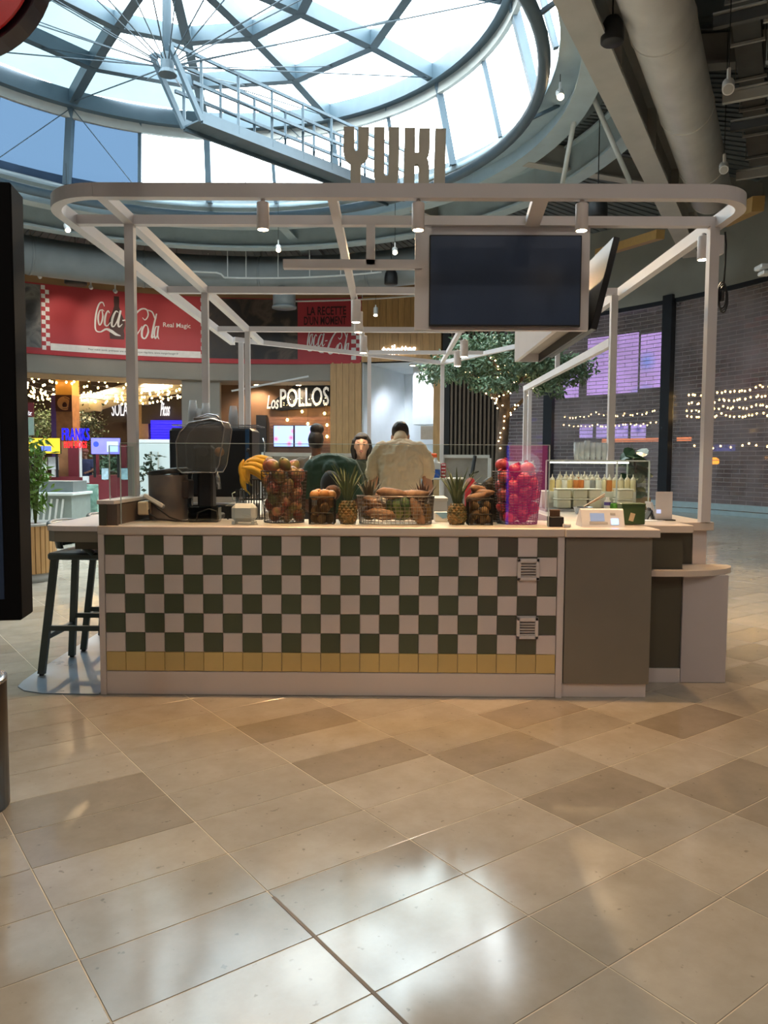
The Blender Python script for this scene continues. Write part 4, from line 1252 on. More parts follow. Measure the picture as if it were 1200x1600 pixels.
for k, (z, nm) in enumerate(((3.0, 'upper'), (2.7, 'lower'))):  # same stand-in for mirrored lights on the middle shutter
    garland([wall_pt(ph, z + random.uniform(-.05, .05), 14.95) for ph in (48.5, 44, 40, 36)], 8, '%s string of added bulbs imitating mirrored lights on the middle shutter' % nm, 'added bulb strings for reflections in the middle shutter', 0.06, 0.7)
garland([wall_pt(ph, 1.95, 15.0) for ph in (31, 24, 18)], 6, 'loose low string of added bulbs imitating mirrored lights on the right shutter', 'added bulb strings for reflections in the right shutter', 0.05, 0.9)
lan = thing('lantern', 'small orange lantern glowing behind the right shutter', 'lantern', wall_pt(31.2, 1.45, 16.0))
p = wall_pt(31.2, 1.45, 16.0)
b = MB(); b.lathe([(0.06, -0.1), (0.13, -0.05), (0.13, 0.06), (0.05, 0.12)], p, 12); b.build('shade', glow('orange_lantern', (255, 160, 40), 3), lan, True, True)
b = MB(); b.cyl(p + Vector((0, 0, 0.12)), p + Vector((0, 0, 4.7)), 0.008, n=5); b.build('cord', M_BLACK, lan, world=True)
cnt = thing('shop_counter', 'dim shop counter with lit orange strip behind the middle shutter', 'counter', wall_pt(42, 0, 17))
b = MB(); arc_wall(b, 16.8, 36, 48, 0, 1.1, 8, 0.6); b.build('body', M_SHOPWALL, cnt, world=True)
b = MB(); arc_wall(b, 16.78, 36, 47, 2.1, 2.22, 8, 0.05); b.build('light_strip', glow('orange_strip', (255, 150, 90), 1.2), cnt, world=True)

# ================================================================== chicken shop under the banner
M_BRICKD = mat('dim_brick_shutter', (118, 84, 70), 0.6, 0, 0.15, 3)
g = MB(); arc_wall(g, 16.2, 80, 101, 0, 4.4, 14, 0.2); struct(g, 'wall_shopfront', mat('brown_board_wall', (118, 88, 62), 0.6, 0, 0.1, 2))
g = MB(); arc_wall(g, 14.6, 80, 141, 4.38, 4.48, 40, 2.0); struct(g, 'ceiling_bulkhead', M_BULK)
los = thing('shop_sign', 'black sign board with white bulb-lit capital letters and a small script word', 'sign', wall_pt(87, 3.4, 16.1))
def on_r(px, py, r): 
    a, z = on_wall(px, py, r); return a, z
rs = 16.12
def sh_poly(pix, depth, nm, m, r=rs):
    ref = on_r(400, 640, r)[0]
    b = MB()
    b.prism([(math.radians(ref - on_r(x, y, r)[0]) * r, on_r(x, y, r)[1]) for x, y in pix], (0, 0, 0), (1, 0, 0), (0, 1, 0), depth)
    bend(b, ref, 0, r); return b.build(nm, m, los, world=True)
sh_poly([(416, 638), (432, 623), (450, 611), (470, 592), (485, 590), (500, 600), (516, 594), (516, 634), (470, 639), (440, 642)], 0.05, 'sign_board', M_BLACK)
def sh_text(body, x0, x1, ytop, ybot, r, m, parent, depth=0.06, bold=0.02, shear=0, nm='lettering', tilt=0.0):
    a0, z0 = on_r(x0, ybot, r); a1, _ = on_r(x1, ybot, r); _, z1 = on_r(x0, ytop, r)
    w = math.radians(a0 - a1) * r
    tm_ = text_mb(body, w, z1 - z0, depth, bold, shear)
    if tilt: tm_.map(lambda p: Vector((p.x, p.y + p.x * tilt, p.z)))
    bend(tm_, a0, z0, r); return tm_.build(nm, m, parent, world=True)
M_LITW = glow('bulb_lit_white', (235, 230, 215), 0.4)
sh_text('POLLOS', 438, 514, 608, 637, rs - 0.08, M_LITW, los, 0.1, 0.006, tilt=0.05)
sh_text('Los', 417, 436, 618, 639, rs - 0.08, M_LITW, los, 0.06, 0.01, 0.3)
for i in range(28):
    x = random.uniform(440, 513); y = random.uniform(618, 634)
    a, z = on_r(x, y, rs - 0.2)
    share(bulb_me, 'bulb', los, wall_pt(a, z, rs - 0.2) - wall_pt(87, 3.4, 16.1), (0, 0, 0), (0.3,) * 3)
lsh = thing('shop_shutter', 'brown brick-pattern shutter with blue screens glowing through it', 'shutter', wall_pt(87, 0, 16.1))
a0, _ = on_r(421, 660, rs); a1, _ = on_r(516, 660, rs)
b = MB(); arc_wall(b, rs, a1, a0, 0, 3.15, 10, 0.05); b.build('curtain', M_BRICKD, lsh, world=True)
for j in range(26):
    b = MB(); arc_wall(b, rs - 0.012, a1, a0, 0.05 + j * 0.12, 0.062 + j * 0.12, 6, 0.02); b.build('slat', mat('brown_slat_edge', (150, 112, 90), 0.5), lsh, world=True)
S_BLUE = screen_mat('blue_lit_menu', (150, 175, 255), (190, 90, 120), 1.5, 2.6)
for i, (x0, x1) in enumerate(((427, 459), (460, 496))):
    wall_screen(x0, x1, 664, 699, rs - 0.05, S_BLUE, '%s blue menu screen of the chicken shop' % ('left', 'right')[i], group='menu screens of the chicken shop')
for x, y in ((472, 643), (507, 646), (449, 656), (481, 662), (511, 664), (511, 682)):
    a, z = on_r(x, y, rs - 0.25)
    t = thing('pendant_bulb', 'bare warm bulb hanging before the chicken shop, %s' % {643: 'the middle top', 646: 'the right top', 656: 'the left', 662: 'the centre', 664: 'higher at the right edge', 682: 'lowest at the right edge'}[y], 'bulb', wall_pt(a, z, rs - 0.25), group='pendant bulbs of the chicken shop')
    share(bulb_me, 'bulb', t, (0, 0, 0), (0, 0, 0), (1.7,) * 3)
    b = MB(); b.cyl((0, 0, 0.04), (0, 0, 4.38 - z), 0.006, n=5); b.build('cord', M_BLACK, t)
g = MB(); arc_wall(g, 15.9, on_r(408, 660, 15.9)[0] - 0.7, on_r(408, 660, 15.9)[0] + 0.7, 0, 3.2, 2, 0.4); struct(g, 'trim_pier', M_BLACK)
pb_ = thing('track_light_bar', 'slim white light bar under the bulkhead by the chicken shop', 'lamp', wall_pt(92, 4.1, 15.3))
b = MB(); b.bar(at(362, 611, 28.25), at(482, 588, 28.1), 0.05, 0.06); b.build('bar', M_RAILW, pb_, world=True)
# yellow lit sign further back
yl = thing('lit_sign', 'bright yellow lit box sign with two rows of orange capitals', 'sign', at(362, 637, 31))
b = MB(); b.bbox(at(362, 624, 31.0), (0.66, 0.1, 0.84), 0.02); b.build('box', glow('yellow_light_box', (255, 214, 30), 2.2), yl, world=True)
for s_, y0, y1 in (('CHIKIN', 626, 613), ('BANG', 637, 627)):
    p0, p1 = at(351, y0, 30.92), at(373, y0, 30.92); pz = at(351, y1, 30.92)
    place2d(text_mb(s_, (p1 - p0).length, pz.z - p0.z - 0.04, 0.02, 0.01), p0 + Vector((0, 0, 0.02)), (1, 0, 0), (0, 0, 1)).build('lettering', mat('orange_sign_letter', (214, 110, 20), 0.5), yl, world=True)
b = MB(); b.cyl(at(362, 612, 31), at(362, 585, 31), 0.02, n=6); b.build('hanger', M_BLACK, yl, world=True)
g = MB(); arc_wall(g, 19, 96, 103.5, 0, 4.4, 6, 0.2); struct(g, 'wall_shopfront', mat('grey_brown_shop', (120, 100, 90), 0.7, 0, 0.2, 0.6))

# ================================================================== food court seen under the banner on the left
g = MB(); g.span(-24, -7.6, 40.0, 40.2, 0, 5.6); struct(g, 'wall_food_court', mat('dim_plum_wall', (88, 80, 90), 0.7, 0, 0.15, 0.5))
g = MB(); g.span(-26, -7.4, 29.4, 40.2, 5.6, 5.7); struct(g, 'ceiling_food_court', mat('food_court_ceiling', (128, 124, 118), 0.7, 0, 0.1, 0.6))
for x0, x1 in ((-16.2, -15.5), (-12.6, -12.1), (-10.05, -9.5)):
    g = MB(); g.span(x0, x1, 38.6, 40, 0, 5.6); struct(g, 'wall_pilaster', mat('tan_pilaster', (164, 144, 118), 0.6))
def flat_sign(body, px0, px1, y1, y0, Y, m, lab, board=None, shear=0.0, bold=0.01, name='shop_sign'):
    p0, p1, pz = at(px0, y0, Y), at(px1, y0, Y), at(px0, y1, Y)
    t = thing(name, lab, 'sign', p0)
    if board:
        bx0, bx1, by1, by0, bm = board
        q0, q1 = at(bx0, by0, Y + 0.15), at(bx1, by1, Y + 0.15)
        b = MB(); b.bbox((q0 + q1) / 2, (q1.x - q0.x, 0.1, q1.z - q0.z), 0.01); b.build('board', bm, t, world=True)
    place2d(text_mb(body, p1.x - p0.x, pz.z - p0.z, 0.06, bold, shear), p0, (1, 0, 0), (0, 0, 1)).build('lettering', m, t, world=True)
    return t
M_SIGNW = glow('soft_white_letters', (230, 230, 235), 0.7)
flat_sign('SOLA', 175, 200, 627, 650, 38.5, M_SIGNW, 'white capital letters on a dark shop board left of the front post', (160, 222, 622, 660, mat('dark_sign_board', (52, 48, 54), 0.6)), bold=-0.005)
flat_sign('Picos', 251, 266, 628, 650, 38.3, M_SIGNW, 'white script word on a dark board above the blue shutter', (222, 284, 618, 662, MATS['dark_sign_board']), 0.4)
sb = thing('shop_shutter', 'shop shutter lit bright blue beside the grey pier', 'shutter', at(260, 690, 38.2))
q0, q1 = at(236, 694, 38.2), at(284, 657, 38.2)
b = MB(); b.bbox((q0 + q1) / 2, (q1.x - q0.x, 0.05, q1.z - q0.z), 0.01); b.build('curtain', glow('blue_shutter_light', (36, 30, 235), 1.3), sb, world=True)
for j in range(9):
    z = q0.z + (q1.z - q0.z) * (j + 0.5) / 9
    b = MB(); b.span(q0.x, q1.x, 38.15, 38.18, z - 0.012, z + 0.012); b.build('slat', mat('navy_slat', (20, 20, 120), 0.5), sb, world=True)
flat_sign('AUTO', 129, 145, 650, 659, 37.5, glow('cream_letters', (255, 230, 180), 1.2), 'small cream lit word high between the dark plants')
# brown pillar with round emblem
pl_ = thing('clad_pillar', 'brown clad pillar with purple side and round gold emblem', 'pillar', at(100, 740, 30.5))
q0, q1 = at(87, 617, 30.5), at(115, 740, 30.5)
b = MB(); b.span(q0.x, q1.x, 30.5, 31.2, 0, q0.z); b.build('shaft', mat('camel_cladding', (150, 104, 66), 0.6, 0, 0.25, 4), pl_, world=True)
b = MB(); b.span(q0.x, q1.x, 30.46, 30.5, at(100, 643, 30.5).z, q0.z); b.build('brown_panel', mat('dark_brown_panel', (84, 46, 36), 0.5), pl_, world=True)
b = MB(); b.span(q0.x - 0.2, q0.x, 30.5, 31.2, 0, q0.z); b.build('purple_side', mat('purple_panel', (92, 70, 140), 0.5), pl_, world=True)
b = MB(); b.cyl(at(101, 630, 30.46), at(101, 630, 30.40), 0.27, n=28); b.build('emblem_disc', mat('gold_emblem', (196, 140, 84), 0.5), pl_, world=True)
b = MB(); b.tube([at(101, 630, 30.39) + Vector((0.22 * math.cos(2 * PI * i / 28), 0, 0.22 * math.sin(2 * PI * i / 28))) for i in range(28)], 0.012, 5, closed=True)
b.lathe([(0.05, 0), (0.09, 0.03), (0.1, 0.1), (0.06, 0.17), (0.02, 0.19)], at(101, 636, 30.38), 12, sy=0.2)
b.build('emblem_mark', MATS['dark_brown_panel'], pl_, world=True)
b = MB(); b.span(q0.x, q1.x, 30.5, 31.2, q0.z, 5.6); b.build('lit_head', glow('amber_pillar_head', (210, 140, 50), 0.25), pl_, world=True)
# garlands of bulbs over the food court
for k in range(9):
    Y = 30.2 + k * 0.75
    za = (4.62, 4.45, 4.3, 4.25, 4.35, 4.15, 4.2, 4.4, 4.3)[k]
    xa = -0.475 * Y; xb = -0.262 * Y
    garland([(xa, Y, za + 0.25), (xa * 0.62 + xb * 0.38, Y + 0.2, za), (xb, Y, za + 0.2)], 11, 'string of warm white bulbs across the food court, row %s from the front' % ('one', 'two', 'three', 'four', 'five', 'six', 'seven', 'eight', 'nine')[k], 'bulb strings over the food court', 0.25, 1.35, 0.12)
# big pale ducts under the food court ceiling
dct = thing('ceiling_duct', 'pale round duct with elbow under the food court ceiling', 'duct', at(190, 615, 36))
b = MB(); b.tube([at(100, 632, 36), at(150, 628, 36), at(200, 613, 36), at(285, 600, 36)], 0.42, 14); b.build('pipe', M_DUCT, dct, True, True)
b = MB(); b.tube([at(160, 622, 35.4), at(150, 628, 35.4), at(149, 642, 35.4)], 0.3, 12); b.build('elbow', M_DUCT, dct, True, True)
b = MB(); b.tube([at(236, 605, 35.4), at(222, 612, 35.4), at(221, 632, 35.4)], 0.33, 12); b.build('elbow', M_DUCT, dct, True, True)
# ================================================================== ducts, girders and lamps under the ceiling
gd = thing('steel_girder', 'heavy grey steel girder running from the skylight to the right wall', 'girder', (4.9, 14.6, 6.5))
DG = Vector((math.sin(math.radians(27.2)), math.cos(math.radians(27.2)), 0))
A0 = Vector((1.97, 8.84, 0)) - DG * 5.5
A1 = Vector((1.97, 8.84, 0)) + DG * 12.0
up = Vector((0, 0, 1))
b = MB(); b.bar(A0 + up * 6.52, A1 + up * 6.52, 0.38, 0.05); b.build('lower_flange', M_STEEL_GREY, gd, world=True)
b = MB(); b.bar(A0 + up * 6.92, A1 + up * 6.92, 0.05, 0.75); b.build('web', M_STEEL_GREY, gd, world=True)
b = MB(); b.bar(A0 + up * 7.32, A1 + up * 7.32, 0.38, 0.05); b.build('upper_flange', M_STEEL_GREY, gd, world=True)
SD = Vector((DG.y, -DG.x, 0))
for k in range(5):
    p = Vector((1.97, 8.84, 0)) + DG * (-1.0 + 3 * k)
    b = MB(); b.box(p + up * 6.92, (0.34, 0.03, 0.74), math.atan2(SD.y, SD.x)); b.build('stiffener', M_STEEL_GREY, gd, world=True)
for k in range(5):                                     # props up to the roof
    p = A0.lerp(A1, (k + 0.5) / 5)
    b = MB(); b.bar(p + up * 7.34, p + up * 8.55, 0.12, 0.12); b.build('prop', M_STEEL_GREY, gd, world=True)
du = thing('ceiling_duct', 'thick straight grey duct at the upper right, beside the girder', 'duct', (5, 13, 6.4))
D0 = Vector((3.25, 9.77, 6.9)); 
b = MB(); b.tube([D0 - DG * 5.5, D0 + DG * 0.2, D0 + DG * 7.2], 0.40, 28); b.build('pipe', M_DUCT, du, True, True)
for s in (-2.2, 0.3, 2.9, 5.4):
    b = MB(); b.tube([D0 + DG * s, D0 + DG * (s + 0.04)], 0.412, 28); b.build('seam_band', M_DUCT, du, True, True)
b = MB(); b.cyl(D0 + DG * 7.2, D0 + DG * 7.26, 0.41, 0.36, 28); b.build('end_collar', M_DUCT, du, True, True)
for s in (-1, 4):
    b = MB(); b.bar(D0 + DG * s + up * 0.4, D0 + DG * s + up * 1.65, 0.03, 0.03); b.build('hanger', M_STEEL_GREY, du, world=True)
M_DUCT2 = mat('dull_grey_duct', (122, 130, 134), 0.5, 0.0, 0.12, 1.5)
cd = thing('ceiling_duct', 'large curved grey duct following the round hall behind the canopy', 'duct', wall_pt(100, 6.8, 10.2))
b = MB(); b.tube([wall_pt(58 + i * 2.2, 7.30, 10.3) for i in range(34)], 0.55, 20); b.build('pipe', M_DUCT2, cd, True, True)
for ph in (70, 90, 110, 128):
    b = MB(); b.tube([wall_pt(ph, 7.30, 10.3), wall_pt(ph + 0.4, 7.30, 10.3)], 0.565, 20); b.build('seam_band', M_DUCT2, cd, True, True)
    b = MB(); b.bar(wall_pt(ph, 7.8, 10.3), wall_pt(ph, 8.55, 10.3), 0.03, 0.03); b.build('hanger', M_STEEL_GREY, cd, world=True)
b = MB(); b.cyl(wall_pt(86, 6.3, 10.3), wall_pt(86, 6.9, 10.3), 0.36, n=20); b.build('outlet', M_DUCT2, cd, True, True)
b = MB(); b.cyl(wall_pt(86, 6.24, 10.3), wall_pt(86, 6.3, 10.3), 0.39, n=20); b.build('outlet_rim', M_DUCT2, cd, True, True)

# sprinkler pipes
sp = thing('sprinkler_pipe', 'thin white sprinkler pipe with drops behind the canopy', 'pipe', wall_pt(90, 6.95, 9.4))
M_PIPEW = mat('white_pipe', (205, 210, 210), 0.4)
b = MB(); b.tube([wall_pt(66 + i * 3, 6.98, 9.4) for i in range(11)], 0.028, 8); b.build('pipe', M_PIPEW, sp, True, True)
b = MB(); b.tube([wall_pt(96, 6.98, 9.4), wall_pt(96.6, 7.08, 9.4), wall_pt(97.4, 7.12, 9.4), wall_pt(102, 7.12, 9.4)], 0.028, 8); b.build('offset_bend', M_PIPEW, sp, True, True)
for ph in (68, 74, 80, 86, 92, 95.4):
    b = MB(); b.cyl(wall_pt(ph, 7.0, 9.4), wall_pt(ph, 8.5, 9.4), 0.014, n=6); b.build('drop_rod', M_PIPEW, sp, world=True)
sp2 = thing('sprinkler_pipe', 'white pipe rising along the steel girder at the upper right', 'pipe', (3.5, 12.5, 6.6))
b = MB(); b.tube([at(912, 118, 14.6), at(985, 286, 15.8)], 0.05, 8); b.build('pipe', M_PIPEW, sp2, True, True)
b = MB(); b.tube([at(910, 118, 14.6), at(878, 292, 16.4)], 0.05, 8); b.build('pipe', M_PIPEW, sp2, True, True)
b = MB(); b.bbox(at(911, 119, 14.6), (0.2, 0.16, 0.16), 0.03); b.build('red_coupling', mat('red_coupling', (170, 60, 60), 0.5), sp2, world=True)

# track rails with lamps
def track(pts, lab):
    t = thing('track_rail', lab, 'lamp rail', pts[0])
    b = MB(); b.tube(pts, 0.03, 6); b.build('rail', M_RAILW, t, world=True)
    for p in (pts[0], pts[len(pts) // 2], pts[-1]):
        b = MB(); b.cyl(p, Vector((p[0], p[1], 8.54)), 0.012, n=6); b.build('drop_rod', M_RAILW, t, world=True)
track([wall_pt(100 + i * 3, 7.55, 12.6) for i in range(13)], 'curved track rail with small lamps above the left part of the banner')
track([wall_pt(64 + i * 3, 7.0, 12.9) for i in range(9)], 'curved track rail above the right part of the banner')
track([(4.6, 9.0, 7.1), (5.8, 11.0, 7.1), (7.2, 13.6, 7.1)], 'straight track rail among the trays at the upper right')
M_LAMPB = mat('white_track_lamp', (222, 222, 220), 0.35)
G_FACE = glow('warm_track_lamp_face', (255, 222, 170), 30)
def track_lamp(p, tgt, lab, e=0, rgb=(255, 214, 160), r=0.07, h=0.2, lit=True, angle=60):
    p, tgt = Vector(p), Vector(tgt)
    t = thing('track_lamp', lab, 'lamp', p, group='white track lamps under the hall ceiling')
    d = (tgt - p).normalized()
    b = MB(); b.cyl(p - d * h / 2, p + d * h / 2, r, n=16); lb_ = b.build('lamp_body', M_LAMPB, t, world=True)
    b = MB(); b.cyl(p + d * (h / 2 - 0.01), p + d * (h / 2 + 0.005), r * 0.8, n=16); b.build('lamp_lens', G_FACE if lit else M_STEEL_GREY, lb_, world=True)
    b = MB(); b.bar(p, p + Vector((0, 0, r + 0.14)), 0.03, 0.05); b.build('bracket', M_LAMPB, t, world=True)
    if p.z + r + 0.13 < 8.5:
        b = MB(); b.cyl(p + Vector((0, 0, r + 0.13)), Vector((p.x, p.y, 8.54)), 0.006, n=6); b.build('drop_rod', M_BLACK, t, world=True)
    if e: spot(t, p + d * (h / 2 + 0.03), tgt, e, rgb, angle, 0.7, 0.08)
track_lamp(at(435, 388, 20.5), (-1.5, 12, 0), 'lit track lamp behind the canopy, left of the middle rail', 900)
track_lamp(at(617, 392, 20.5), (0.5, 12, 0), 'lit track lamp behind the canopy, left of the dark screen', 900)
track_lamp(at(875, 148, 14.2), (2.5, 6, 0), 'lit track lamp beside the skylight, left of the girder', 1200)
track_lamp(at(1138, 135, 9.6), (1.5, 3.5, 0), 'white track lamp high at the right edge of the ceiling', 0, lit=False)
track_lamp(at(1131, 262, 12.6), (2.5, 5.5, 0), 'white track lamp at the right, beside the end of the duct', 0, lit=False)
track_lamp(at(105, 356, 19), (-4, 14, 0), 'round lit lamp under the ring beam at the left', 700)
track_lamp(at(587, 487, 25), (-0.5, 22, 0), 'small white track lamp in front of the oak wall', 500, h=0.28)
track_lamp(at(710, 645 - 250, 21), (1.5, 14, 0), 'track lamp hidden high behind the dark screen', 700)
for i, (x, y) in enumerate(((62, 432), (142, 449), (180, 455), (277, 468))):
    track_lamp(at(x, y, 25.0), wall_pt(120 - 6 * i, 6.0), 'tiny white lamp above the red banner, number %s from the left' % ('one', 'two', 'three', 'four')[i], 60, (255, 236, 214), 0.06, 0.1)
# unseen downlights added behind the camera to brighten the kiosk front
for i, (x, y) in enumerate(((-6.0, -2.5), (-2.0, -3.5), (2.0, -3.5), (6.0, -2.5), (-4.0, -7.5), (0.0, -8.0), (4.0, -7.5), (8.5, 2.5))):
    t = thing('downlight', 'added unseen downlight brightening the kiosk front, place %s' % ('a', 'b', 'c', 'd', 'e', 'f', 'g', 'h')[i], 'lamp', (x, y, 8.53), group='added unseen hall downlights')
    b = MB(); b.lathe([(0.16, -0.03), (0.18, -0.02), (0.18, 0.02)], n=20); b.build('trim_ring', M_LAMPB, t)
    b = MB(); b.cyl((0, 0, -0.035), (0, 0, -0.028), 0.13, n=20); b.build('lamp_lens', G_FACE, t)
    spot(t, (x, y, 8.48), (x * 0.7, y + 4.0, 0), 215, (255, 244, 232), 110, 0.9, 0.15)

# black pendant loudspeakers
def speaker(p, lab, s=1.0):
    t = thing('pendant_speaker', lab, 'speaker', p, group='black bell-shaped hall loudspeakers')
    b = MB(); b.lathe([(0.20 * s, -0.26 * s), (0.22 * s, -0.24 * s), (0.22 * s, -0.05 * s), (0.20 * s, 0.1 * s), (0.13 * s, 0.22 * s), (0.03 * s, 0.27 * s)], n=20); b.build('bell', M_BLACK, t, True)
    b = MB(); b.cyl((0, 0, 0.26 * s), (0, 0, max(0.4, 8.5 - p[2])), 0.01, n=6); b.build('cord', M_BLACK, t)
speaker(at(118, 425, 24), 'black bell loudspeaker in front of the banner at the left', 1.5)
speaker(at(611, 432, 23), 'black bell loudspeaker left of the dark screen', 0.9)
speaker(at(957, 46, 9.6), 'large black bell loudspeaker between girder and duct', 0.62)
speaker(at(934, 322, 16), 'black bell loudspeaker seen under the front rail at the right', 0.9)
# cable trays and hanging grids in the dark corner at the upper right
M_TRAY = mat('dull_grey_tray', (88, 88, 86), 0.55, 0.3, 0.15, 3)
for k, (off, z, w, lab) in enumerate(((0.85, 7.6, 0.35, 'grey cable tray right beside the duct'), (1.3, 7.25, 0.28, 'narrow grey cable tray, second from the duct'), (1.75, 7.9, 0.4, 'high grey cable tray, third from the duct'), (2.3, 7.5, 0.3, 'outermost cable tray at the right edge'))):
    q0 = D0 + SD * off - DG * 1.5; q1 = D0 + SD * off + DG * 8
    q0.z = q1.z = z
    t = thing('cable_tray', lab, 'cable tray', (q0 + q1) / 2)
    b = MB(); b.bar(q0, q1, w, 0.02); b.build('floor_plate', M_TRAY, t, world=True)
    for s in (-1, 1):
        b = MB(); b.bar(q0 + SD * (s * w / 2) + up * 0.05, q1 + SD * (s * w / 2) + up * 0.05, 0.02, 0.12); b.build('side_rail', M_TRAY, t, world=True)
    for j in range(8):
        p = q0.lerp(q1, (j + 0.5) / 8)
        b = MB(); b.bar(p - SD * (w / 2 + 0.06) - up * 0.04, p + SD * (w / 2 + 0.06) - up * 0.04, 0.04, 0.04); b.build('cross_support', M_STEEL_GREY, t, world=True)
        for s in (-1, 1):
            b = MB(); b.cyl(p + SD * (s * (w / 2 + 0.05)) - up * 0.04, Vector((p.x, p.y, 8.54)) + SD * (s * (w / 2 + 0.05)), 0.008, n=5); b.build('drop_rod', M_STEEL_GREY, t, world=True)
for k in range(5):
    q0 = D0 + SD * 0.5 + DG * (-0.5 + 1.8 * k); q1 = q0 + SD * 4.0 
    q0.z = q1.z = 7.0 + 0.25 * (k % 2)
    t = thing('ceiling_beam', 'thin grey cross beam at the upper right, %s from the front' % ('first', 'second', 'third', 'fourth', 'fifth')[k], 'beam', (q0 + q1) / 2, group='thin cross beams at the upper right')
    b = MB(); b.bar(q0, q1, 0.08, 0.14); b.build('bar', M_TRAY if k % 2 else M_STEEL_GREY, t, world=True)
    b = MB(); b.bar(q0 + up * 0.09, q1 + up * 0.09, 0.16, 0.02); b.build('flange', M_STEEL_GREY, t, world=True)
    for s in (0.2, 0.8):
        p = q0.lerp(q1, s); b = MB(); b.cyl(p, Vector((p.x, p.y, 8.54)), 0.012, n=6); b.build('drop_rod', M_STEEL_GREY, t, world=True)
# ochre beam end below the ring at the right, and white wall fitting
ob = thing('timber_beam', 'ochre painted beam above the right shutters', 'beam', at(990, 385, 19))
b = MB(); b.bar(at(935, 396, 21), at(1032, 366, 17.5), 0.2, 0.2); b.build('bar', mat('ochre_paint', (160, 126, 72), 0.6), ob, world=True)
ob2 = thing('timber_beam', 'ochre painted beam beyond the right end of the canopy', 'beam', at(1160, 340, 14))
b = MB(); b.bar(at(1130, 345, 16), at(1185, 318, 13.5), 0.2, 0.25); b.build('bar', MATS['ochre_paint'], ob2, world=True)
wf = thing('wall_fitting', 'pale bracket lamp at the right edge in front of the shutter', 'lamp', at(1192, 422, 15))
b = MB(); b.bbox(at(1194, 418, 15), (0.26, 0.3, 0.09), 0.02); b.build('upper_plate', M_LAMPB, wf, world=True)
b = MB(); b.bbox(at(1196, 427, 15), (0.2, 0.25, 0.07), 0.02); b.build('lower_plate', M_LAMPB, wf, world=True)

# ================================================================== maintenance gangway under the glass roof
gw = thing('gangway', 'pale steel maintenance gangway with railings hanging under the glass roof', 'gangway', (CX, CY, 7.7))
GA = math.radians(51)
GD = Vector((math.cos(GA), math.sin(GA), 0)); GS = Vector((-GD.y, GD.x, 0))
c0 = Vector((CX, CY, 0))
def gp(s, o, z): return c0 + GD * s + GS * o + up * z
S0, S1 = 0.55, 6.7
for o in (-0.27, 0.27):
    b = MB(); b.bar(gp(S0, o, 7.78), gp(S1, o, 7.95), 0.06, 0.22); b.build('side_beam', M_STEEL, gw, world=True)
    for dz in (0.62, 1.12):
        b = MB(); b.bar(gp(-0.1 if dz > 1 else S0 - 0.2, o, 7.72 + dz), gp(S1, o, 7.95 + dz), 0.05, 0.06); b.build('hand_rail', M_STEEL, gw, world=True)
    for k in range(8):
        s = S0 + (S1 - S0) * k / 7
        z = 7.72 + 0.2 * k / 7
        b = MB(); b.bar(gp(s, o, z), gp(s, o, z + 1.13), 0.05, 0.05); b.build('rail_post', M_STEEL, gw, world=True)
    b = MB(); b.bar(gp(S0, o, 7.72), gp(-0.15, o, 8.82), 0.07, 0.1); b.build('hanger_leg', M_STEEL, gw, world=True)
for k in range(22):
    s = S0 + (S1 - S0) * (k + 0.5) / 22
    b = MB(); b.bar(gp(s, -0.26, 7.76 + 0.16 * k / 22), gp(s, 0.26, 7.76 + 0.16 * k / 22), 0.265, 0.03); b.build('tread', M_STEEL, gw, world=True)

# red round sign close to the photographer, top left corner
rd = thing('round_sign', 'big red round sign with dark rim in the top left corner', 'sign', (-2.2, 3.4, 3.6))
pc = at(-75, -70, 3.4)
b = MB(); b.cyl(pc, pc + Vector((0.0, 0.10, 0)), 0.392, n=48); b.build('rim', mat('dark_rim', (40, 22, 30), 0.3), rd, world=True)
b = MB(); b.cyl(pc + Vector((-0.001, -0.012, 0)), pc + Vector((0, 0.002, 0)), 0.372, n=48); b.build('face', mat('glossy_red', (226, 40, 50), 0.25), rd, world=True)
b = MB(); b.cyl(pc + Vector((0, 0.1, 0.3)), Vector((pc.x, pc.y + 0.1, 8.54)), 0.015, n=8); b.build('hanger', M_BLACK, rd, world=True)
# ================================================================== things on the counter
CZ = 1.0
def cpos(px, Y, z=CZ):
    p = at(px, 800, Y); return Vector((p.x, Y, z))
def zat(py, Y, px=500): return at(px, py, Y).z
M_WIRE = mat('dark_wire', (74, 66, 62), 0.4, 0.6)
M_WIREB = mat('black_wire', (24, 22, 22), 0.45, 0.3)
M_WIREL = mat('light_wire', (150, 140, 132), 0.35, 0.7)
def oval(rx, ry, z, n=36): return [(rx * math.cos(2 * PI * i / n), ry * math.sin(2 * PI * i / n), z) for i in range(n)]
def wire_basket(name, lab, loc, rx, ry, h, top=1.06, bot=0.92, rings=10, ribs=30, m=M_WIRE, wr=0.0016, grp='wire fruit baskets on the counter'):
    t = thing(name, lab, 'basket', loc, group=grp)
    sc = lambda u: bot + (top - bot) * u
    b = MB(); b.tube(oval(rx * top, ry * top, h), wr * 2.2, 6, closed=True); b.build('rim', m, t, True)
    b = MB(); b.tube(oval(rx * bot, ry * bot, 0.004), wr * 1.8, 6, closed=True); b.build('base_ring', m, t, True)
    b = MB()
    for k in range(1, rings):
        u = k / rings; b.tube(oval(rx * sc(u), ry * sc(u), h * u), wr, 4, closed=True)
    for i in range(ribs):
        a = 2 * PI * i / ribs
        b.tube([(rx * bot * math.cos(a), ry * bot * math.sin(a), 0.004), (rx * top * math.cos(a), ry * top * math.sin(a), h)], wr, 4)
    for k in range(-4, 5):
        x = k / 5; y = math.sqrt(1 - x * x)
        b.tube([(rx * bot * x, -ry * bot * y, 0.004), (rx * bot * x, ry * bot * y, 0.004)], wr, 4)
    b.build('wire_mesh', m, t, kind='stuff')
    return t
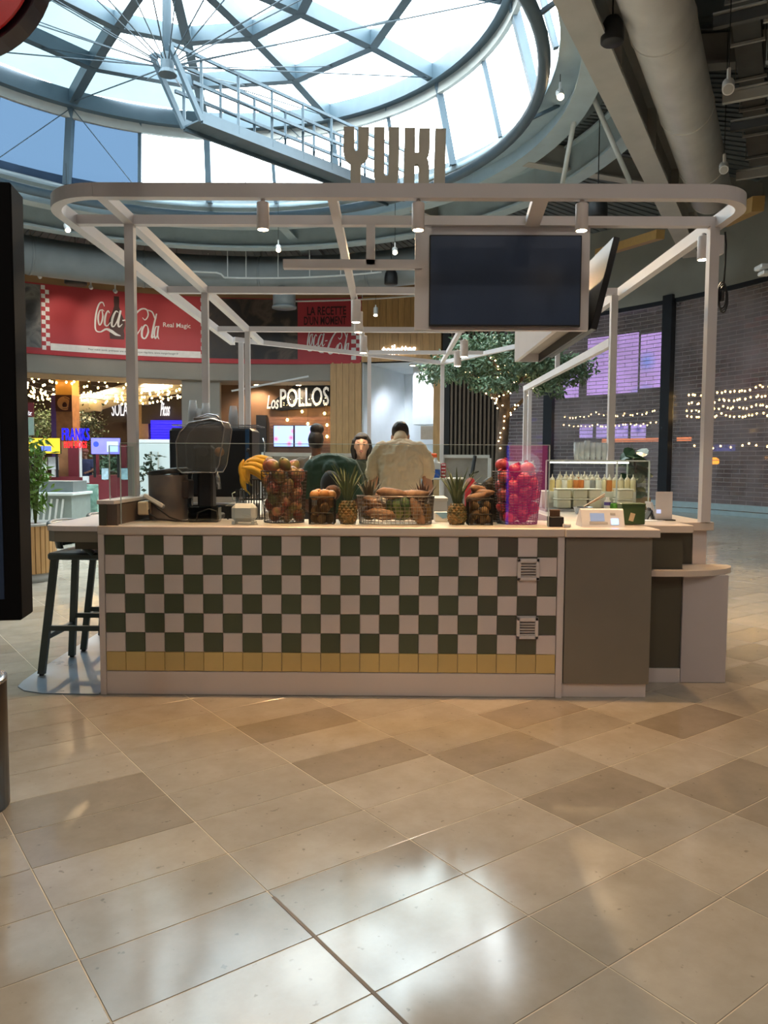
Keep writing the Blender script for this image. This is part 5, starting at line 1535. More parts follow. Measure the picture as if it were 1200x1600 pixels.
def crate(name, lab, loc, w, d, h, grp='small black wire crates'):
    t = thing(name, lab, 'crate', loc, group=grp)
    b = MB()
    for z in (0.003, h * 0.42, h):
        b.tube([(-w / 2, -d / 2, z), (w / 2, -d / 2, z), (w / 2, d / 2, z), (-w / 2, d / 2, z)], 0.003, 4, closed=True)
    for sx in (-1, 1):
        for sy in (-1, 1):
            b.tube([(sx * w / 2, sy * d / 2, 0), (sx * w / 2, sy * d / 2, h)], 0.0035, 5)
    b.build('frame', M_WIREB, t)
    b = MB()
    n = int(w / 0.011)
    for i in range(1, n):
        x = -w / 2 + w * i / n
        for sy in (-1, 1): b.tube([(x, sy * d / 2, 0), (x, sy * d / 2, h)], 0.0012, 4)
        b.tube([(x, -d / 2, 0.003), (x, d / 2, 0.003)], 0.0012, 4)
    for i in range(1, int(d / 0.011)):
        y = -d / 2 + 0.011 * i
        for sx in (-1, 1): b.tube([(sx * w / 2, y, 0), (sx * w / 2, y, h)], 0.0012, 4)
    b.build('wire_mesh', M_WIREB, t, kind='stuff')
    return t
def two_tone(name, c1, c2, scale, rough=0.4, bump=0.1, bs=80, p0=0.4, p1=0.6, axis=None):
    m = bpy.data.materials.new(name); m.use_nodes = True
    nt = m.node_tree; b = nt.nodes['Principled BSDF']; b.inputs['Roughness'].default_value = rough
    tc = nt.nodes.new('ShaderNodeTexCoord'); oi = nt.nodes.new('ShaderNodeObjectInfo')
    va = nt.nodes.new('ShaderNodeVectorMath'); va.operation = 'ADD'
    cm = nt.nodes.new('ShaderNodeCombineXYZ'); ml = nt.nodes.new('ShaderNodeMath'); ml.operation = 'MULTIPLY'; ml.inputs[1].default_value = 20
    nt.links.new(oi.outputs['Random'], ml.inputs[0])
    for i in range(3): nt.links.new(ml.outputs[0], cm.inputs[i])
    nt.links.new(tc.outputs['Object'], va.inputs[0]); nt.links.new(cm.outputs[0], va.inputs[1])
    n = nt.nodes.new('ShaderNodeTexNoise'); n.inputs['Scale'].default_value = scale; n.inputs['Detail'].default_value = 4
    nt.links.new(va.outputs[0], n.inputs['Vector'])
    rp = nt.nodes.new('ShaderNodeValToRGB'); rp.color_ramp.elements[0].color = (*lin(c1), 1); rp.color_ramp.elements[1].color = (*lin(c2), 1)
    rp.color_ramp.elements[0].position = p0; rp.color_ramp.elements[1].position = p1
    nt.links.new(n.outputs['Fac'], rp.inputs['Fac']); nt.links.new(rp.outputs['Color'], b.inputs['Base Color'])
    n2 = nt.nodes.new('ShaderNodeTexNoise'); n2.inputs['Scale'].default_value = bs
    nt.links.new(tc.outputs['Object'], n2.inputs['Vector'])
    bp = nt.nodes.new('ShaderNodeBump'); bp.inputs['Strength'].default_value = bump; bp.inputs['Distance'].default_value = 0.003
    nt.links.new(n2.outputs['Fac'], bp.inputs['Height']); nt.links.new(bp.outputs['Normal'], b.inputs['Normal'])
    MATS[name] = m
    return m
M_MANGO = two_tone('mango_skin', (164, 84, 74), (122, 118, 68), 9, 0.35)
M_ORANGE = two_tone('orange_skin', (196, 128, 66), (206, 146, 84), 14, 0.4, 0.25, 220)
M_POMEG = two_tone('pomegranate_skin', (150, 36, 48), (196, 82, 84), 12, 0.35)
M_AVO = two_tone('avocado_skin', (46, 40, 36), (66, 60, 46), 30, 0.5, 0.4, 120)
M_SWEET = two_tone('sweet_potato_skin', (156, 116, 86), (124, 88, 64), 22, 0.6, 0.3, 90)
M_MELON = two_tone('watermelon_rind', (52, 82, 38), (134, 146, 78), 16, 0.4, 0.05, 40)
M_BANANA = two_tone('banana_skin', (224, 176, 52), (206, 158, 46), 10, 0.45, 0.05, 60, 0.3, 0.8)
M_STEM = mat('brown_stem', (86, 66, 42), 0.7)
M_LEAFP = mat('pineapple_leaf', (92, 104, 66), 0.5, 0, 0.25, 10)
M_PINE = two_tone('pineapple_skin', (150, 110, 56), (92, 84, 46), 26, 0.55, 0.5, 70)
def fruit_mesh(kind):
    b = MB()
    if kind == 'mango':
        b.ball((0, 0, 0), 1, 16, 12, (0.041, 0.036, 0.05), fn=lambda q: Vector((q.x + 0.22 * max(0, q.z) ** 2, q.y, q.z))); return b.mesh('mango', M_MANGO, True)
    if kind == 'orange':
        b.ball((0, 0, 0), 0.036, 16, 12, (1, 1, 0.96)); return b.mesh('orange', M_ORANGE, True)
    if kind == 'pomegranate':
        b.ball((0, 0, 0), 0.043, 16, 12, (1, 1, 0.94), fn=lambda q: q * (1 + 0.03 * math.cos(5 * math.atan2(q.y, q.x)))); return b.mesh('pomegranate', M_POMEG, True)
    if kind == 'avocado':
        b.ball((0, 0, 0), 1, 14, 12, (0.035, 0.035, 0.05), fn=lambda q: Vector((q.x * (1 - 0.3 * max(0, q.z)), q.y * (1 - 0.3 * max(0, q.z)), q.z))); return b.mesh('avocado', M_AVO, True)
    if kind == 'sweet_potato':
        b.tube([(-0.085, 0, 0), (-0.075, 0.004, 0.002), (-0.05, 0.01, 0.004), (0, 0, 0), (0.045, -0.008, 0.002), (0.075, 0, 0.006), (0.088, 0.003, 0.008)], [0.006, 0.016, 0.028, 0.032, 0.026, 0.014, 0.005], 14); return b.mesh('sweet_potato', M_SWEET, True)
    if kind == 'kiwi':
        b.ball((0, 0, 0), 1, 14, 10, (0.026, 0.026, 0.033)); return b.mesh('kiwi', mat('kiwi_skin', (122, 92, 58), 0.8, 0, 0.2, 40), True)
    if kind == 'coconut':
        b.ball((0, 0, 0), 0.055, 18, 12, (1, 1, 0.95)); return b.mesh('coconut', mat('coconut_husk', (98, 66, 48), 0.85, 0, 0.3, 60, 0.6, 150), True)
FM = {k: fruit_mesh(k) for k in ('mango', 'orange', 'pomegranate', 'avocado', 'sweet_potato', 'kiwi', 'coconut')}
stem_me = MB().cyl((0, 0, 0), (0, 0, 0.012), 0.004, 0.003, 7).mesh('stem', M_STEM)
crown_me = MB().lathe([(0.008, 0), (0.011, 0.008), (0.014, 0.016)], n=8).mesh('calyx', M_POMEG)
STEMZ = {'mango': 0.046, 'orange': 0.033, 'pomegranate': 0.038, 'avocado': 0.047, 'coconut': 0.05}
def fruit(kind, p, lab, grp, rot=None, s=1.0):
    t = thing(kind, lab, 'fruit' if kind != 'sweet_potato' else 'vegetable', p, group=grp)
    t.rotation_euler = rot or (random.uniform(-.8, .8), random.uniform(-.8, .8), random.uniform(0, 6))
    t.scale = (s, s, s)
    share(FM[kind], 'flesh', t)
    if kind in STEMZ: share(crown_me if kind == 'pomegranate' else stem_me, 'calyx' if kind == 'pomegranate' else 'stem', t, (0, 0, STEMZ[kind]))
    return t
def heap(kind, c, rx, ry, z0, z1, n, lab, grp, rad, seed):
    """fruit packed inside a basket: rejection-placed, layer by layer"""
    rr = random.Random(seed)
    pts = []
    tries = 0
    while len(pts) < n and tries < 6000:
        tries += 1
        u = tries / 6000
        z = z0 + (z1 - z0) * min(1, u * 1.2) * rr.uniform(0.85, 1.0)
        a = rr.uniform(0, 2 * PI); q = math.sqrt(rr.random())
        p = Vector((c[0] + rx * q * math.cos(a), c[1] + ry * q * math.sin(a), z))
        if all((p - o).length > rad * 1.75 for o in pts): pts.append(p)
    for p in pts: fruit(kind, p, lab, grp)
# --- tall mango basket
c = cpos(444, 4.80)
wire_basket('wire_basket', 'tall round wire basket heaped with mangoes left of the green shirt', c, 0.135, 0.12, 0.32, rings=15, ribs=44)
heap('mango', (c.x, c.y), 0.095, 0.085, 1.05, 1.36, 34, 'red and green mango lying in the tall basket', 'mangoes in the tall basket', 0.042, 3)
# --- bananas hanging over a black rack left of it
rk = thing('banana_rack', 'black wire rack holding bananas behind the mango basket', 'rack', cpos(395, 5.05))
b = MB()
for i in range(9):
    x = -0.07 + i * 0.0175
    b.tube([(x, -0.06, 0), (x, -0.06, 0.26)], 0.002, 4); b.tube([(x, 0.06, 0), (x, 0.06, 0.26)], 0.002, 4)
for z in (0.004, 0.13, 0.26): b.tube([(-0.075, -0.06, z), (0.075, -0.06, z), (0.075, 0.06, z), (-0.075, 0.06, z)], 0.003, 4, closed=True)
b.build('wire_frame', M_WIREB, rk)
b = MB(); b.tube([(-0.03, 0.06, 0.26), (-0.03, 0.06, 0.42), (-0.03, 0.03, 0.46), (-0.03, -0.02, 0.46), (-0.03, -0.03, 0.44)], 0.005, 6); b.build('hook', M_WIREB, rk, True)
def banana_mesh():
    b = MB(); pts = []; rs = []
    for i in range(11):
        u = i / 10; a = -0.75 + 1.5 * u
        pts.append((0.115 * math.sin(a), 0, 0.115 * (1 - math.cos(a)) * 1.0)); rs.append([0.005, 0.009, 0.0145, 0.0175, 0.019, 0.0195, 0.019, 0.0175, 0.0135, 0.0075, 0.005][i])
    b.tube(pts, rs, 7); return b.mesh('banana_body', M_BANANA, True)
ban_me = banana_mesh()
tip_me = MB().cyl((0, 0, 0), (0.022, 0, 0.022), 0.006, 0.0045, 7).mesh('banana_stalk', mat('green_brown_stalk', (120, 112, 48), 0.6))
def banana(p, rot, lab, grp):
    t = thing('banana', lab, 'fruit', p, group=grp); t.rotation_euler = rot
    share(ban_me, 'peel', t); share(tip_me, 'stalk', t, (0.075, 0, 0.032))
for i, (px, py, ry, rz, rx) in enumerate(((377, 726, 80, 10, 0), (382, 724, 90, 40, 5), (387, 722, 96, 70, -5), (379, 738, 84, -25, 10))):
    banana(at(px, py + 12, 4.98), (math.radians(rx), math.radians(ry), math.radians(rz)), 'banana of the bunch hanging at the left of the rack', 'bananas hanging from the rack')
for i, (px, py, ry) in enumerate(((401, 735, -28), (405, 728, -24), (409, 721, -20), (413, 716, -14), (403, 741, -32), (417, 722, -10))):
    p = at(px, py, 4.93 + 0.014 * i)
    t = thing('banana', 'banana of the bunch lying against the mangoes', 'fruit', p, group='bananas lying on the rack')
    t.rotation_euler = (math.radians(180 + 14 * (i - 2)), math.radians(-ry), math.radians(8))
    share(ban_me, 'peel', t, (0, 0, 0), (0, 0, 0), (1.15, 1.1, 1.1)); share(tip_me, 'stalk', t, (0.085, 0, 0.036))
# --- small crates
c = cpos(504, 4.72); crate('wire_crate', 'small black wire crate with oranges left of the pineapple', c, 0.15, 0.14, 0.165)
for i, (dx, dy, k) in enumerate(((-0.045, -0.03, 'orange'), (0.012, -0.035, 'orange'), (0.055, -0.02, 'orange'), (-0.03, 0.04, 'orange'), (0.03, 0.04, 'orange'))):
    fruit(k, c + Vector((dx, dy, 0.176 + 0.006 * (i % 2))), 'orange lying on the small black crate', 'oranges on the small crate', s=0.9)
heap('kiwi', (c.x, c.y), 0.05, 0.045, 1.03, 1.14, 12, 'brown kiwi inside the small black crate', 'kiwis in the small crate', 0.03, 5)
fruit('coconut', c + Vector((0.055, 0.075, 0.185)), 'brown coconut behind the oranges', 'coconuts', s=0.95)
c = cpos(749, 4.72); crate('wire_crate', 'small black wire crate with roots right of the second pineapple', c, 0.145, 0.14, 0.16)
for i, (dx, dy, rz) in enumerate(((-0.02, -0.02, 0.35), (0.02, 0.02, -0.2), (0.0, 0.05, 0.8))):
    fruit('sweet_potato', c + Vector((dx, dy, 0.168 + 0.022 * i)), 'sweet potato lying on the small crate with roots', 'sweet potatoes on the crate', (0, -0.25 + 0.2 * i, rz), 0.85)
heap('kiwi', (c.x, c.y), 0.05, 0.045, 1.03, 1.13, 10, 'brown kiwi inside the crate with roots', 'kiwis in the second crate', 0.03, 6)
# --- pineapples
def pineapple(loc, lab, bh=0.15, br=0.056, ch=0.22, seed=1, lean=(0, 0)):
    rr = random.Random(seed)
    t = thing('pineapple', lab, 'fruit', loc, group='pineapples on the counter')
    b = MB()
    prof = [(br * 0.62, 0), (br * 0.86, bh * 0.1), (br, bh * 0.35), (br * 0.99, bh * 0.6), (br * 0.85, bh * 0.85), (br * 0.5, bh)]
    b.lathe(prof, n=20)
    def rad(z):
        for (r0, z0), (r1, z1) in zip(prof[:-1], prof[1:]):
            if z0 <= z <= z1: return r0 + (r1 - r0) * (z - z0) / (z1 - z0)
        return prof[-1][0]
    co_ = b.build('core', M_PINE, t, True)
    e = MB()                                         # raised diamond eyes
    rows = 9
    for j in range(rows):
        z = bh * (j + 0.6) / (rows + 0.3); r = rad(z); n = 11
        for i in range(n):
            a = 2 * PI * (i + 0.5 * (j % 2)) / n
            o = Vector((r * math.cos(a), r * math.sin(a), z)); nn = Vector((math.cos(a), math.sin(a), 0)); tt = Vector((-math.sin(a), math.cos(a), 0))
            w, h = PI * r / n * 0.92, bh / rows * 0.9
            e.add([o - tt * w, o - Vector((0, 0, h)), o + tt * w, o + Vector((0, 0, h)), o + nn * 0.008 + Vector((0, 0, 0.002))], [(0, 1, 4), (1, 2, 4), (2, 3, 4), (3, 0, 4)])
    e.build('eyes', M_PINE, co_, kind='stuff')
    for i in range(34):
        u = i / 34
        a = i * 2.399; l = ch * (0.55 + 0.45 * math.sin(PI * min(1, u * 0.9 + 0.25))) * rr.uniform(0.85, 1.1)
        out = (1 - u) * 0.75 + 0.05
        w = 0.011
        d0 = Vector((math.cos(a), math.sin(a), 0)); tt = Vector((-math.sin(a), math.cos(a), 0))
        base = Vector((lean[0] * 0, 0, bh - 0.008 + 0.03 * u)) + d0 * (0.018 * (1 - u) + 0.004)
        pts = []
        for k in range(5):
            v = k / 4
            pts.append(base + d0 * (l * out * (v ** 1.4) * 0.75) + Vector((lean[0] * v * l, lean[1] * v * l, l * (v - 0.25 * out * v * v))))
        lf = MB(); vs = []; fs = []
        for k, p in enumerate(pts):
            ww = w * (1.0, 0.95, 0.75, 0.45, 0.02)[k]
            vs += [p - tt * ww, p - d0 * 0.003, p + tt * ww]
        for k in range(4):
            fs += [(k * 3, k * 3 + 1, k * 3 + 4, k * 3 + 3), (k * 3 + 1, k * 3 + 2, k * 3 + 5, k * 3 + 4)]
        lf.add(vs, fs); lf.build('leaf', M_LEAFP, t)
    return t
pineapple(cpos(543.5, 4.70), 'pineapple standing between the small crate and the oval basket', 0.145, 0.055, 0.24, 1)
pineapple(cpos(714, 4.70), 'pineapple standing right of the oval basket', 0.13, 0.055, 0.24, 2)
# --- oval basket
c = cpos(618, 4.74)
wire_basket('wire_basket', 'wide oval wire basket with watermelon and sweet potatoes in the middle', c, 0.232, 0.13, 0.172, top=1.03, bot=0.96, rings=8, ribs=52, m=M_WIREL)
wm = thing('watermelon', 'striped green watermelon in the oval basket', 'fruit', c + Vector((0.03, -0.01, 0.105)), group='large fruit in the oval basket')
b = MB(); b.ball((0, 0, 0), 0.09, 26, 16, (1.05, 0.95, 0.95)); b.build('rind', M_MELON, wm, True)
b = MB()
for k in range(9):
    a = 2 * PI * k / 9
    pts = [Vector((0.0955 * math.sin(t_) * math.cos(a + 0.12 * math.sin(4 * t_)), 0.0868 * math.sin(t_) * math.sin(a + 0.12 * math.sin(4 * t_)), 0.0868 * math.cos(t_))) for t_ in [PI * (i + 1) / 14 for i in range(13)]]
    b.tube(pts, [0.002 + 0.008 * math.sin(PI * i / 12) for i in range(13)], 5, flat=0.2)
b.build('stripe', mat('dark_green_stripe', (38, 60, 30), 0.4), wm, True)
fruit('coconut', c + Vector((0.13, 0.0, 0.08)), 'brown coconut in the oval basket', 'coconuts', s=1.15)
for i, (dx, dy, dz, ry, rz) in enumerate(((-0.02, -0.05, 0.185, 0.12, 0.1), (0.105, -0.04, 0.175, -0.1, -0.15), (-0.12, -0.03, 0.12, 0.4, 0.5), (0.13, -0.065, 0.075, 1.2, 0.1), (-0.15, 0.03, 0.07, 0.1, 1.2), (-0.08, -0.07, 0.06, 0.1, 0.2), (0.17, 0.03, 0.06, 0.2, 1.0))):
    fruit('sweet_potato', c + Vector((dx, dy, dz)), 'sweet potato in the oval basket', 'sweet potatoes in the oval basket', (0, ry, rz), 1.15)
def crown_only(loc, lab, seed, tint):
    rr = random.Random(seed)
    t = thing('pineapple', lab, 'fruit', loc, group='pineapples on the counter')
    b = MB(); b.lathe([(0.02, -0.12), (0.05, -0.1), (0.056, -0.05), (0.04, 0.0), (0.02, 0.012)], n=16); b.build('core', M_PINE, t, True)
    for i in range(26):
        a = i * 2.399; u = i / 26; l = 0.17 * rr.uniform(0.7, 1.1); d0 = Vector((math.cos(a), math.sin(a), 0)); tt = Vector((-d0.y, d0.x, 0))
        lf = MB(); vs = []; fs = []
        for k in range(4):
            v = k / 3; p = d0 * (0.012 + l * (1 - u) * 0.7 * v) + Vector((0, 0, 0.0 + l * v * (1 - 0.3 * (1 - u) * v)))
            w = 0.011 * (1, 0.9, 0.55, 0.03)[k]; vs += [p - tt * w, p + tt * w]
        fs = [(k * 2, k * 2 + 1, k * 2 + 3, k * 2 + 2) for k in range(3)]
        lf.add(vs, fs); lf.build('leaf', tint, t)
crown_only(cpos(577, 4.78, 1.14), 'pineapple with dull crown at the left end of the oval basket', 11, mat('dull_pineapple_leaf', (100, 94, 76), 0.6, 0, 0.25, 10))
crown_only(cpos(661, 4.78, 1.12), 'pineapple with brownish crown at the right end of the oval basket', 12, mat('brown_pineapple_leaf', (108, 82, 74), 0.6, 0, 0.25, 10))
# --- big basket at the right, with a smaller dark one beside it
c = cpos(808, 4.80)
wire_basket('wire_basket', 'tall wire basket heaped with red pomegranates at the right', c, 0.145, 0.125, 0.325, top=1.08, bot=0.85, rings=20, ribs=30, m=M_WIRE)
heap('pomegranate', (c.x, c.y), 0.10, 0.085, 1.05, 1.37, 34, 'red pomegranate lying in the tall right basket', 'pomegranates in the right basket', 0.043, 8)
c = cpos(764, 4.98)
wire_basket('wire_basket', 'dark wire basket of avocados half hidden behind the tall right basket', c, 0.09, 0.09, 0.24, top=1.05, bot=0.9, rings=14, ribs=24, m=M_WIREB)
heap('avocado', (c.x, c.y), 0.05, 0.05, 1.05, 1.28, 12, 'dark avocado in the hidden basket', 'avocados in the hidden basket', 0.038, 9)

# ================================================================== machines at the left
M_CHROME = mat('brushed_steel', (176, 178, 182), 0.25, 0.9)
M_SMOKE = mat('smoked_hood', (92, 96, 100), 0.1, 0, 0.05, 4, alpha=0.55)
M_DKPLAST = mat('dark_grey_plastic', (34, 34, 38), 0.4)
M_TINPAIL = two_tone('tarnished_metal', (96, 92, 94), (118, 108, 106), 7, 0.38, 0.05, 30)
so = thing('socket_box', 'cream wall socket box with cables on the left upstand', 'socket', (-1.56, 4.83, 1.03))
b = MB(); b.bbox((-1.555, 4.90, 1.08), (0.07, 0.16, 0.085), 0.008); b.build('box', mat('cream_plastic', (214, 196, 168), 0.4), so, world=True)
b = MB(); b.bbox((-1.568, 5.03, 1.085), (0.06, 0.07, 0.07), 0.006); b.build('adapter', MATS['cream_plastic'], so, world=True)
b = MB(); b.tube([(-1.53, 4.86, 1.08), (-1.5, 4.78, 1.05), (-1.44, 4.74, 1.02), (-1.32, 4.74, 1.008), (-1.2, 4.76, 1.008)], 0.005, 6)
b.tube([(-1.5, 4.98, 1.09), (-1.5, 4.84, 1.11), (-1.44, 4.77, 1.08), (-1.36, 4.74, 1.03), (-1.28, 4.72, 1.008)], 0.005, 6); b.build('cable', M_BLACK, so, True, True)
ctm = thing('card_reader', 'white handheld card reader lying on the socket box', 'card reader', (-1.5, 4.86, 1.12))
Rr = Euler((math.radians(-18), math.radians(28), math.radians(-12))).to_matrix()
b = MB(); b.bbox((-1.49, 4.86, 1.122), (0.15, 0.075, 0.028), 0.01, R=Rr); b.build('casing', mat('white_plastic', (224, 222, 220), 0.35), ctm, world=True)
b = MB(); b.bbox(Vector((-1.49, 4.86, 1.122)) + Rr @ Vector((0.01, 0, 0.0145)), (0.075, 0.05, 0.003), 0.001, R=Rr); b.build('screen_face', M_SCREEN, ctm, world=True)
pl2 = thing('metal_pail', 'tarnished grey metal pail with dark slanted lid at the left', 'pail', cpos(263, 4.97))
b = MB(); b.lathe([(0.115, 0), (0.12, 0.005), (0.122, 0.28), (0.124, 0.29)], n=28); b.build('body', M_TINPAIL, pl2, True)
b = MB(); b.lathe([(0.127, 0), (0.128, 0.02), (0.118, 0.03), (0.02, 0.034)], n=28); b.xf(Matrix.Translation((0.005, 0, 0.297)) @ Matrix.Rotation(math.radians(-7), 4, 'Y')); b.build('lid', M_DKPLAST, pl2, True)
sc_ = thing('steel_canister', 'slim brushed steel canister between the pail and the juicer', 'canister', cpos(291, 5.06))
b = MB(); b.lathe([(0.045, 0), (0.046, 0.3), (0.04, 0.31)], n=20); b.build('body', M_CHROME, sc_, True)
b = MB(); b.lathe([(0.041, 0.31), (0.042, 0.325), (0.01, 0.33)], n=20); b.build('lid', M_DKPLAST, sc_, True)
jx = thing('citrus_juicer', 'tall citrus juicer with smoked hood and chrome handle', 'juicer', cpos(322, 4.98))
b = MB(); b.bbox((0.0, 0.02, 0.02), (0.19, 0.24, 0.04), 0.01); b.build('base_plate', M_DKPLAST, jx)
b = MB(); b.bbox((-0.005, 0.05, 0.21), (0.10, 0.12, 0.36), 0.015); b.build('column', M_DKPLAST, jx)
b = MB(); b.bbox((-0.005, -0.01, 0.40), (0.13, 0.10, 0.16), 0.02); b.build('press_housing', M_DKPLAST, jx)
b = MB(); b.cyl((0.0, -0.065, 0.44), (0.0, -0.075, 0.44), 0.03, n=20); b.build('dial', mat('dial_grey', (62, 62, 66), 0.35), jx)
hood = [(-0.15, 0.33), (-0.155, 0.5), (-0.13, 0.565), (-0.07, 0.62), (0.06, 0.645), (0.13, 0.63), (0.15, 0.59), (0.115, 0.36), (0.09, 0.31), (-0.12, 0.305)]
b = MB(); b.prism(hood, (0, 0.10, 0), (1, 0, 0), (0, 0, 1), 0.22); b.build('hood', M_SMOKE, jx)
b = MB()
for yy in (0.105, -0.125): b.tube([(x_, yy, z_) for x_, z_ in hood], 0.005, 6, closed=True)
b.build('hood_rim', M_CHROME, jx, True)
b = MB(); b.tube([(-0.06, -0.01, 0.625), (-0.045, -0.01, 0.66), (0.02, -0.01, 0.68), (0.075, -0.01, 0.672), (0.10, -0.01, 0.645)], 0.011, 8, flat=0.6); b.build('handle', M_CHROME, jx, True)
b = MB(); b.bbox((0.0, -0.01, 0.648), (0.11, 0.16, 0.02), 0.008); b.build('feed_lid', M_CHROME, jx)
b = MB(); b.tube([(0.06, -0.02, 0.33), (0.085, -0.03, 0.27), (0.09, -0.03, 0.2)], 0.016, 8); b.build('spout', M_CHROME, jx, True)
b = MB(); b.bbox((-0.12, 0.0, 0.2), (0.05, 0.14, 0.12), 0.008); b.build('peel_bin', mat('smoke_grey_bin', (72, 62, 60), 0.3), jx)
fruit('orange', cpos(322, 4.98) + Vector((0.09, 0.0, 0.44)), 'orange inside the hood of the juicer', 'oranges in the juicer', s=0.9)
dt = thing('drip_tray', 'clear drip tray with dark handle under the juicer', 'tray', cpos(325, 4.80))
b = MB(); b.bbox((-0.02, 0, 0.05), (0.19, 0.1, 0.10), 0.008); b.build('tub', glass('grey_tub', (150, 150, 150), 0.12), dt)
b = MB(); b.tube([(-0.06, -0.055, 0.01), (-0.05, -0.06, 0.06), (0.02, -0.06, 0.085), (0.07, -0.06, 0.07), (0.08, -0.055, 0.02)], 0.004, 6); b.build('handle', M_BLACK, dt, True)
jug = thing('measuring_jug', 'small clear jug on the tray shelf beside the juicer', 'jug', cpos(376, 5.0, 1.10))
b = MB(); b.lathe([(0.026, 0), (0.03, 0.005), (0.034, 0.09), (0.036, 0.095)], n=18); b.build('glass_body', glass('jug_glass', (190, 200, 208), 0.15), jug, True)
b = MB(); b.tube([(-0.034, 0, 0.08), (-0.055, 0, 0.07), (-0.05, 0, 0.03), (-0.03, 0, 0.025)], 0.004, 6); b.build('handle', M_GEDGE, jug, True)
jt = thing('jug_shelf', 'small dark metal stand under the clear jug', 'stand', cpos(368, 5.0))
b = MB(); b.bbox((0.02, 0, 0.095), (0.15, 0.12, 0.008), 0.002); b.build('plate', M_CHROME, jt)
for sx in (-0.05, 0.09):
    b = MB(); b.cyl((sx, 0, 0), (sx, 0, 0.092), 0.005, n=6); b.build('leg', M_BLACK, jt)
cm = thing('coffee_machine', 'black espresso machine behind the juicer with glasses on top', 'coffee machine', (-1.30, 5.75, 0.95))
b = MB(); b.bbox((0.0, 0, 0.42), (0.60, 0.36, 0.50), 0.02); b.build('body', mat('black_machine', (24, 24, 28), 0.3), cm)
b = MB(); b.bbox((0, 0, 0.055), (0.60, 0.36, 0.11), 0.01); b.build('base', MATS['black_machine'], cm)
b = MB(); b.bbox((0.27, -0.185, 0.42), (0.03, 0.01, 0.48), 0.003); b.build('blue_side_strip', mat('deep_blue_strip', (34, 72, 110), 0.35), cm)
b = MB(); b.tube([(-0.28, -0.16, 0.69), (0.34, -0.16, 0.69), (0.34, 0.16, 0.69), (-0.28, 0.16, 0.69)], 0.005, 6, closed=True); b.build('cup_rail', M_CHROME, cm)
b = MB(); b.cyl((0.24, -0.1, 0.25), (0.24, -0.22, 0.23), 0.02, n=10); b.cyl((0.24, -0.22, 0.23), (0.24, -0.32, 0.22), 0.011, n=8); b.build('brew_handle', M_DKPLAST, cm)
b = MB(); b.tube([(0.36, -0.05, 0.6), (0.38, -0.08, 0.55), (0.37, -0.1, 0.35), (0.35, -0.1, 0.28)], 0.006, 6); b.build('steam_pipe', M_CHROME, cm, True)
G_CUP = mat('clear_plastic_cup', (226, 232, 236), 0.12, 0, 0.03, 4, alpha=0.36)
def cup_stack(loc, n, lab, grp, r=0.038, h=0.09, step=0.02, inv=True):
    t = thing('cup_stack', lab, 'cups', loc, group=grp)
    b = MB()
    b.lathe([(r, 0), (r * 0.72, h)] if inv else [(r * 0.72, 0), (r, h)], n=16)
    me = b.mesh('cup', G_CUP, True)
    for k in range(n): share(me, 'cup', t, (0, 0, k * step))
    return t
ztop = 0.95 + 0.67
for px, n, lab in ((302, 7, 'tallest stack of clear cups on the coffee machine, at the left'), (313, 4, 'stack of clear cups half hidden behind its taller neighbours'), (322, 6, 'second stack of clear cups on the coffee machine'), (336, 2, 'shortest stack of clear cups on the coffee machine')):
    cup_stack(Vector((at(px, 700, 5.75).x, 5.75, ztop)), n, lab, 'stacks of clear cups on the coffee machine')
cup_stack(Vector((at(365, 700, 5.75).x, 5.75, ztop)), 5, 'stack of clear cups at the right end of the coffee machine', 'stacks of clear cups on the coffee machine')
nd = thing('napkin_dispenser', 'white rounded napkin dispenser left of the mango basket', 'dispenser', cpos(382, 4.64))
b = MB(); b.bbox((0, 0, 0.07), (0.145, 0.11, 0.11), 0.025); b.build('casing', MATS['white_plastic'], nd)
for sx in (-1, 1):
    b = MB(); b.bbox((sx * 0.058, 0, 0.012), (0.022, 0.10, 0.024), 0.004); b.build('foot', MATS['white_plastic'], nd)
b = MB(); b.tube([(0.0, -0.056, 0.06), (0.04, -0.06, 0.055), (0.07, -0.06, 0.02), (0.09, -0.05, 0.004)], 0.003, 6); b.build('cord', MATS['white_plastic'], nd, True)

# ================================================================== refrigerated glass case at the right
gx0, gx1, gy0, gy1, gz1 = 1.22, 2.02, 6.0, 6.55, 1.40
gc = thing('glass_case', 'lit glass display case with sauces on the right counter', 'display case', ((gx0 + gx1) / 2, 6.2, 1.0))
G_CASE = glass('case_glass', (240, 246, 244), 0.06)
b = MB()
b.add([(gx0, gy0, 1.02), (gx1, gy0, 1.02), (gx1, gy0, gz1), (gx0, gy0, gz1)], [(0, 1, 2, 3)]); b.build('front_pane', G_CASE, gc, world=True)
b = MB(); b.add([(gx1, gy0, 1.02), (gx1, gy1, 1.02), (gx1, gy1, gz1), (gx1, gy0, gz1)], [(0, 1, 2, 3)]); b.build('side_pane', G_CASE, gc, world=True)
b = MB(); b.add([(gx0, gy0, gz1), (gx1, gy0, gz1), (gx1, gy1, gz1), (gx0, gy1, gz1)], [(0, 1, 2, 3)]); b.build('top_pane', G_CASE, gc, world=True)
b = MB(); b.span(gx0, gx1, gy0, gy1, 1.0, 1.02); b.build('floor_plate', M_CHROME, gc, world=True)
for x, y in ((gx0, gy0), (gx1, gy0), (gx0, gy1), (gx1, gy1), ((gx0 + gx1) / 2 + 0.15, gy0)):
    b = MB(); b.bar((x, y, 1.02), (x, y, gz1), 0.010, 0.010); b.build('corner_bar', M_GEDGE, gc, world=True)
b = MB(); b.bar((gx0, gy0, gz1), (gx1, gy0, gz1), 0.012, 0.01); b.build('top_bar', M_GEDGE, gc, world=True)
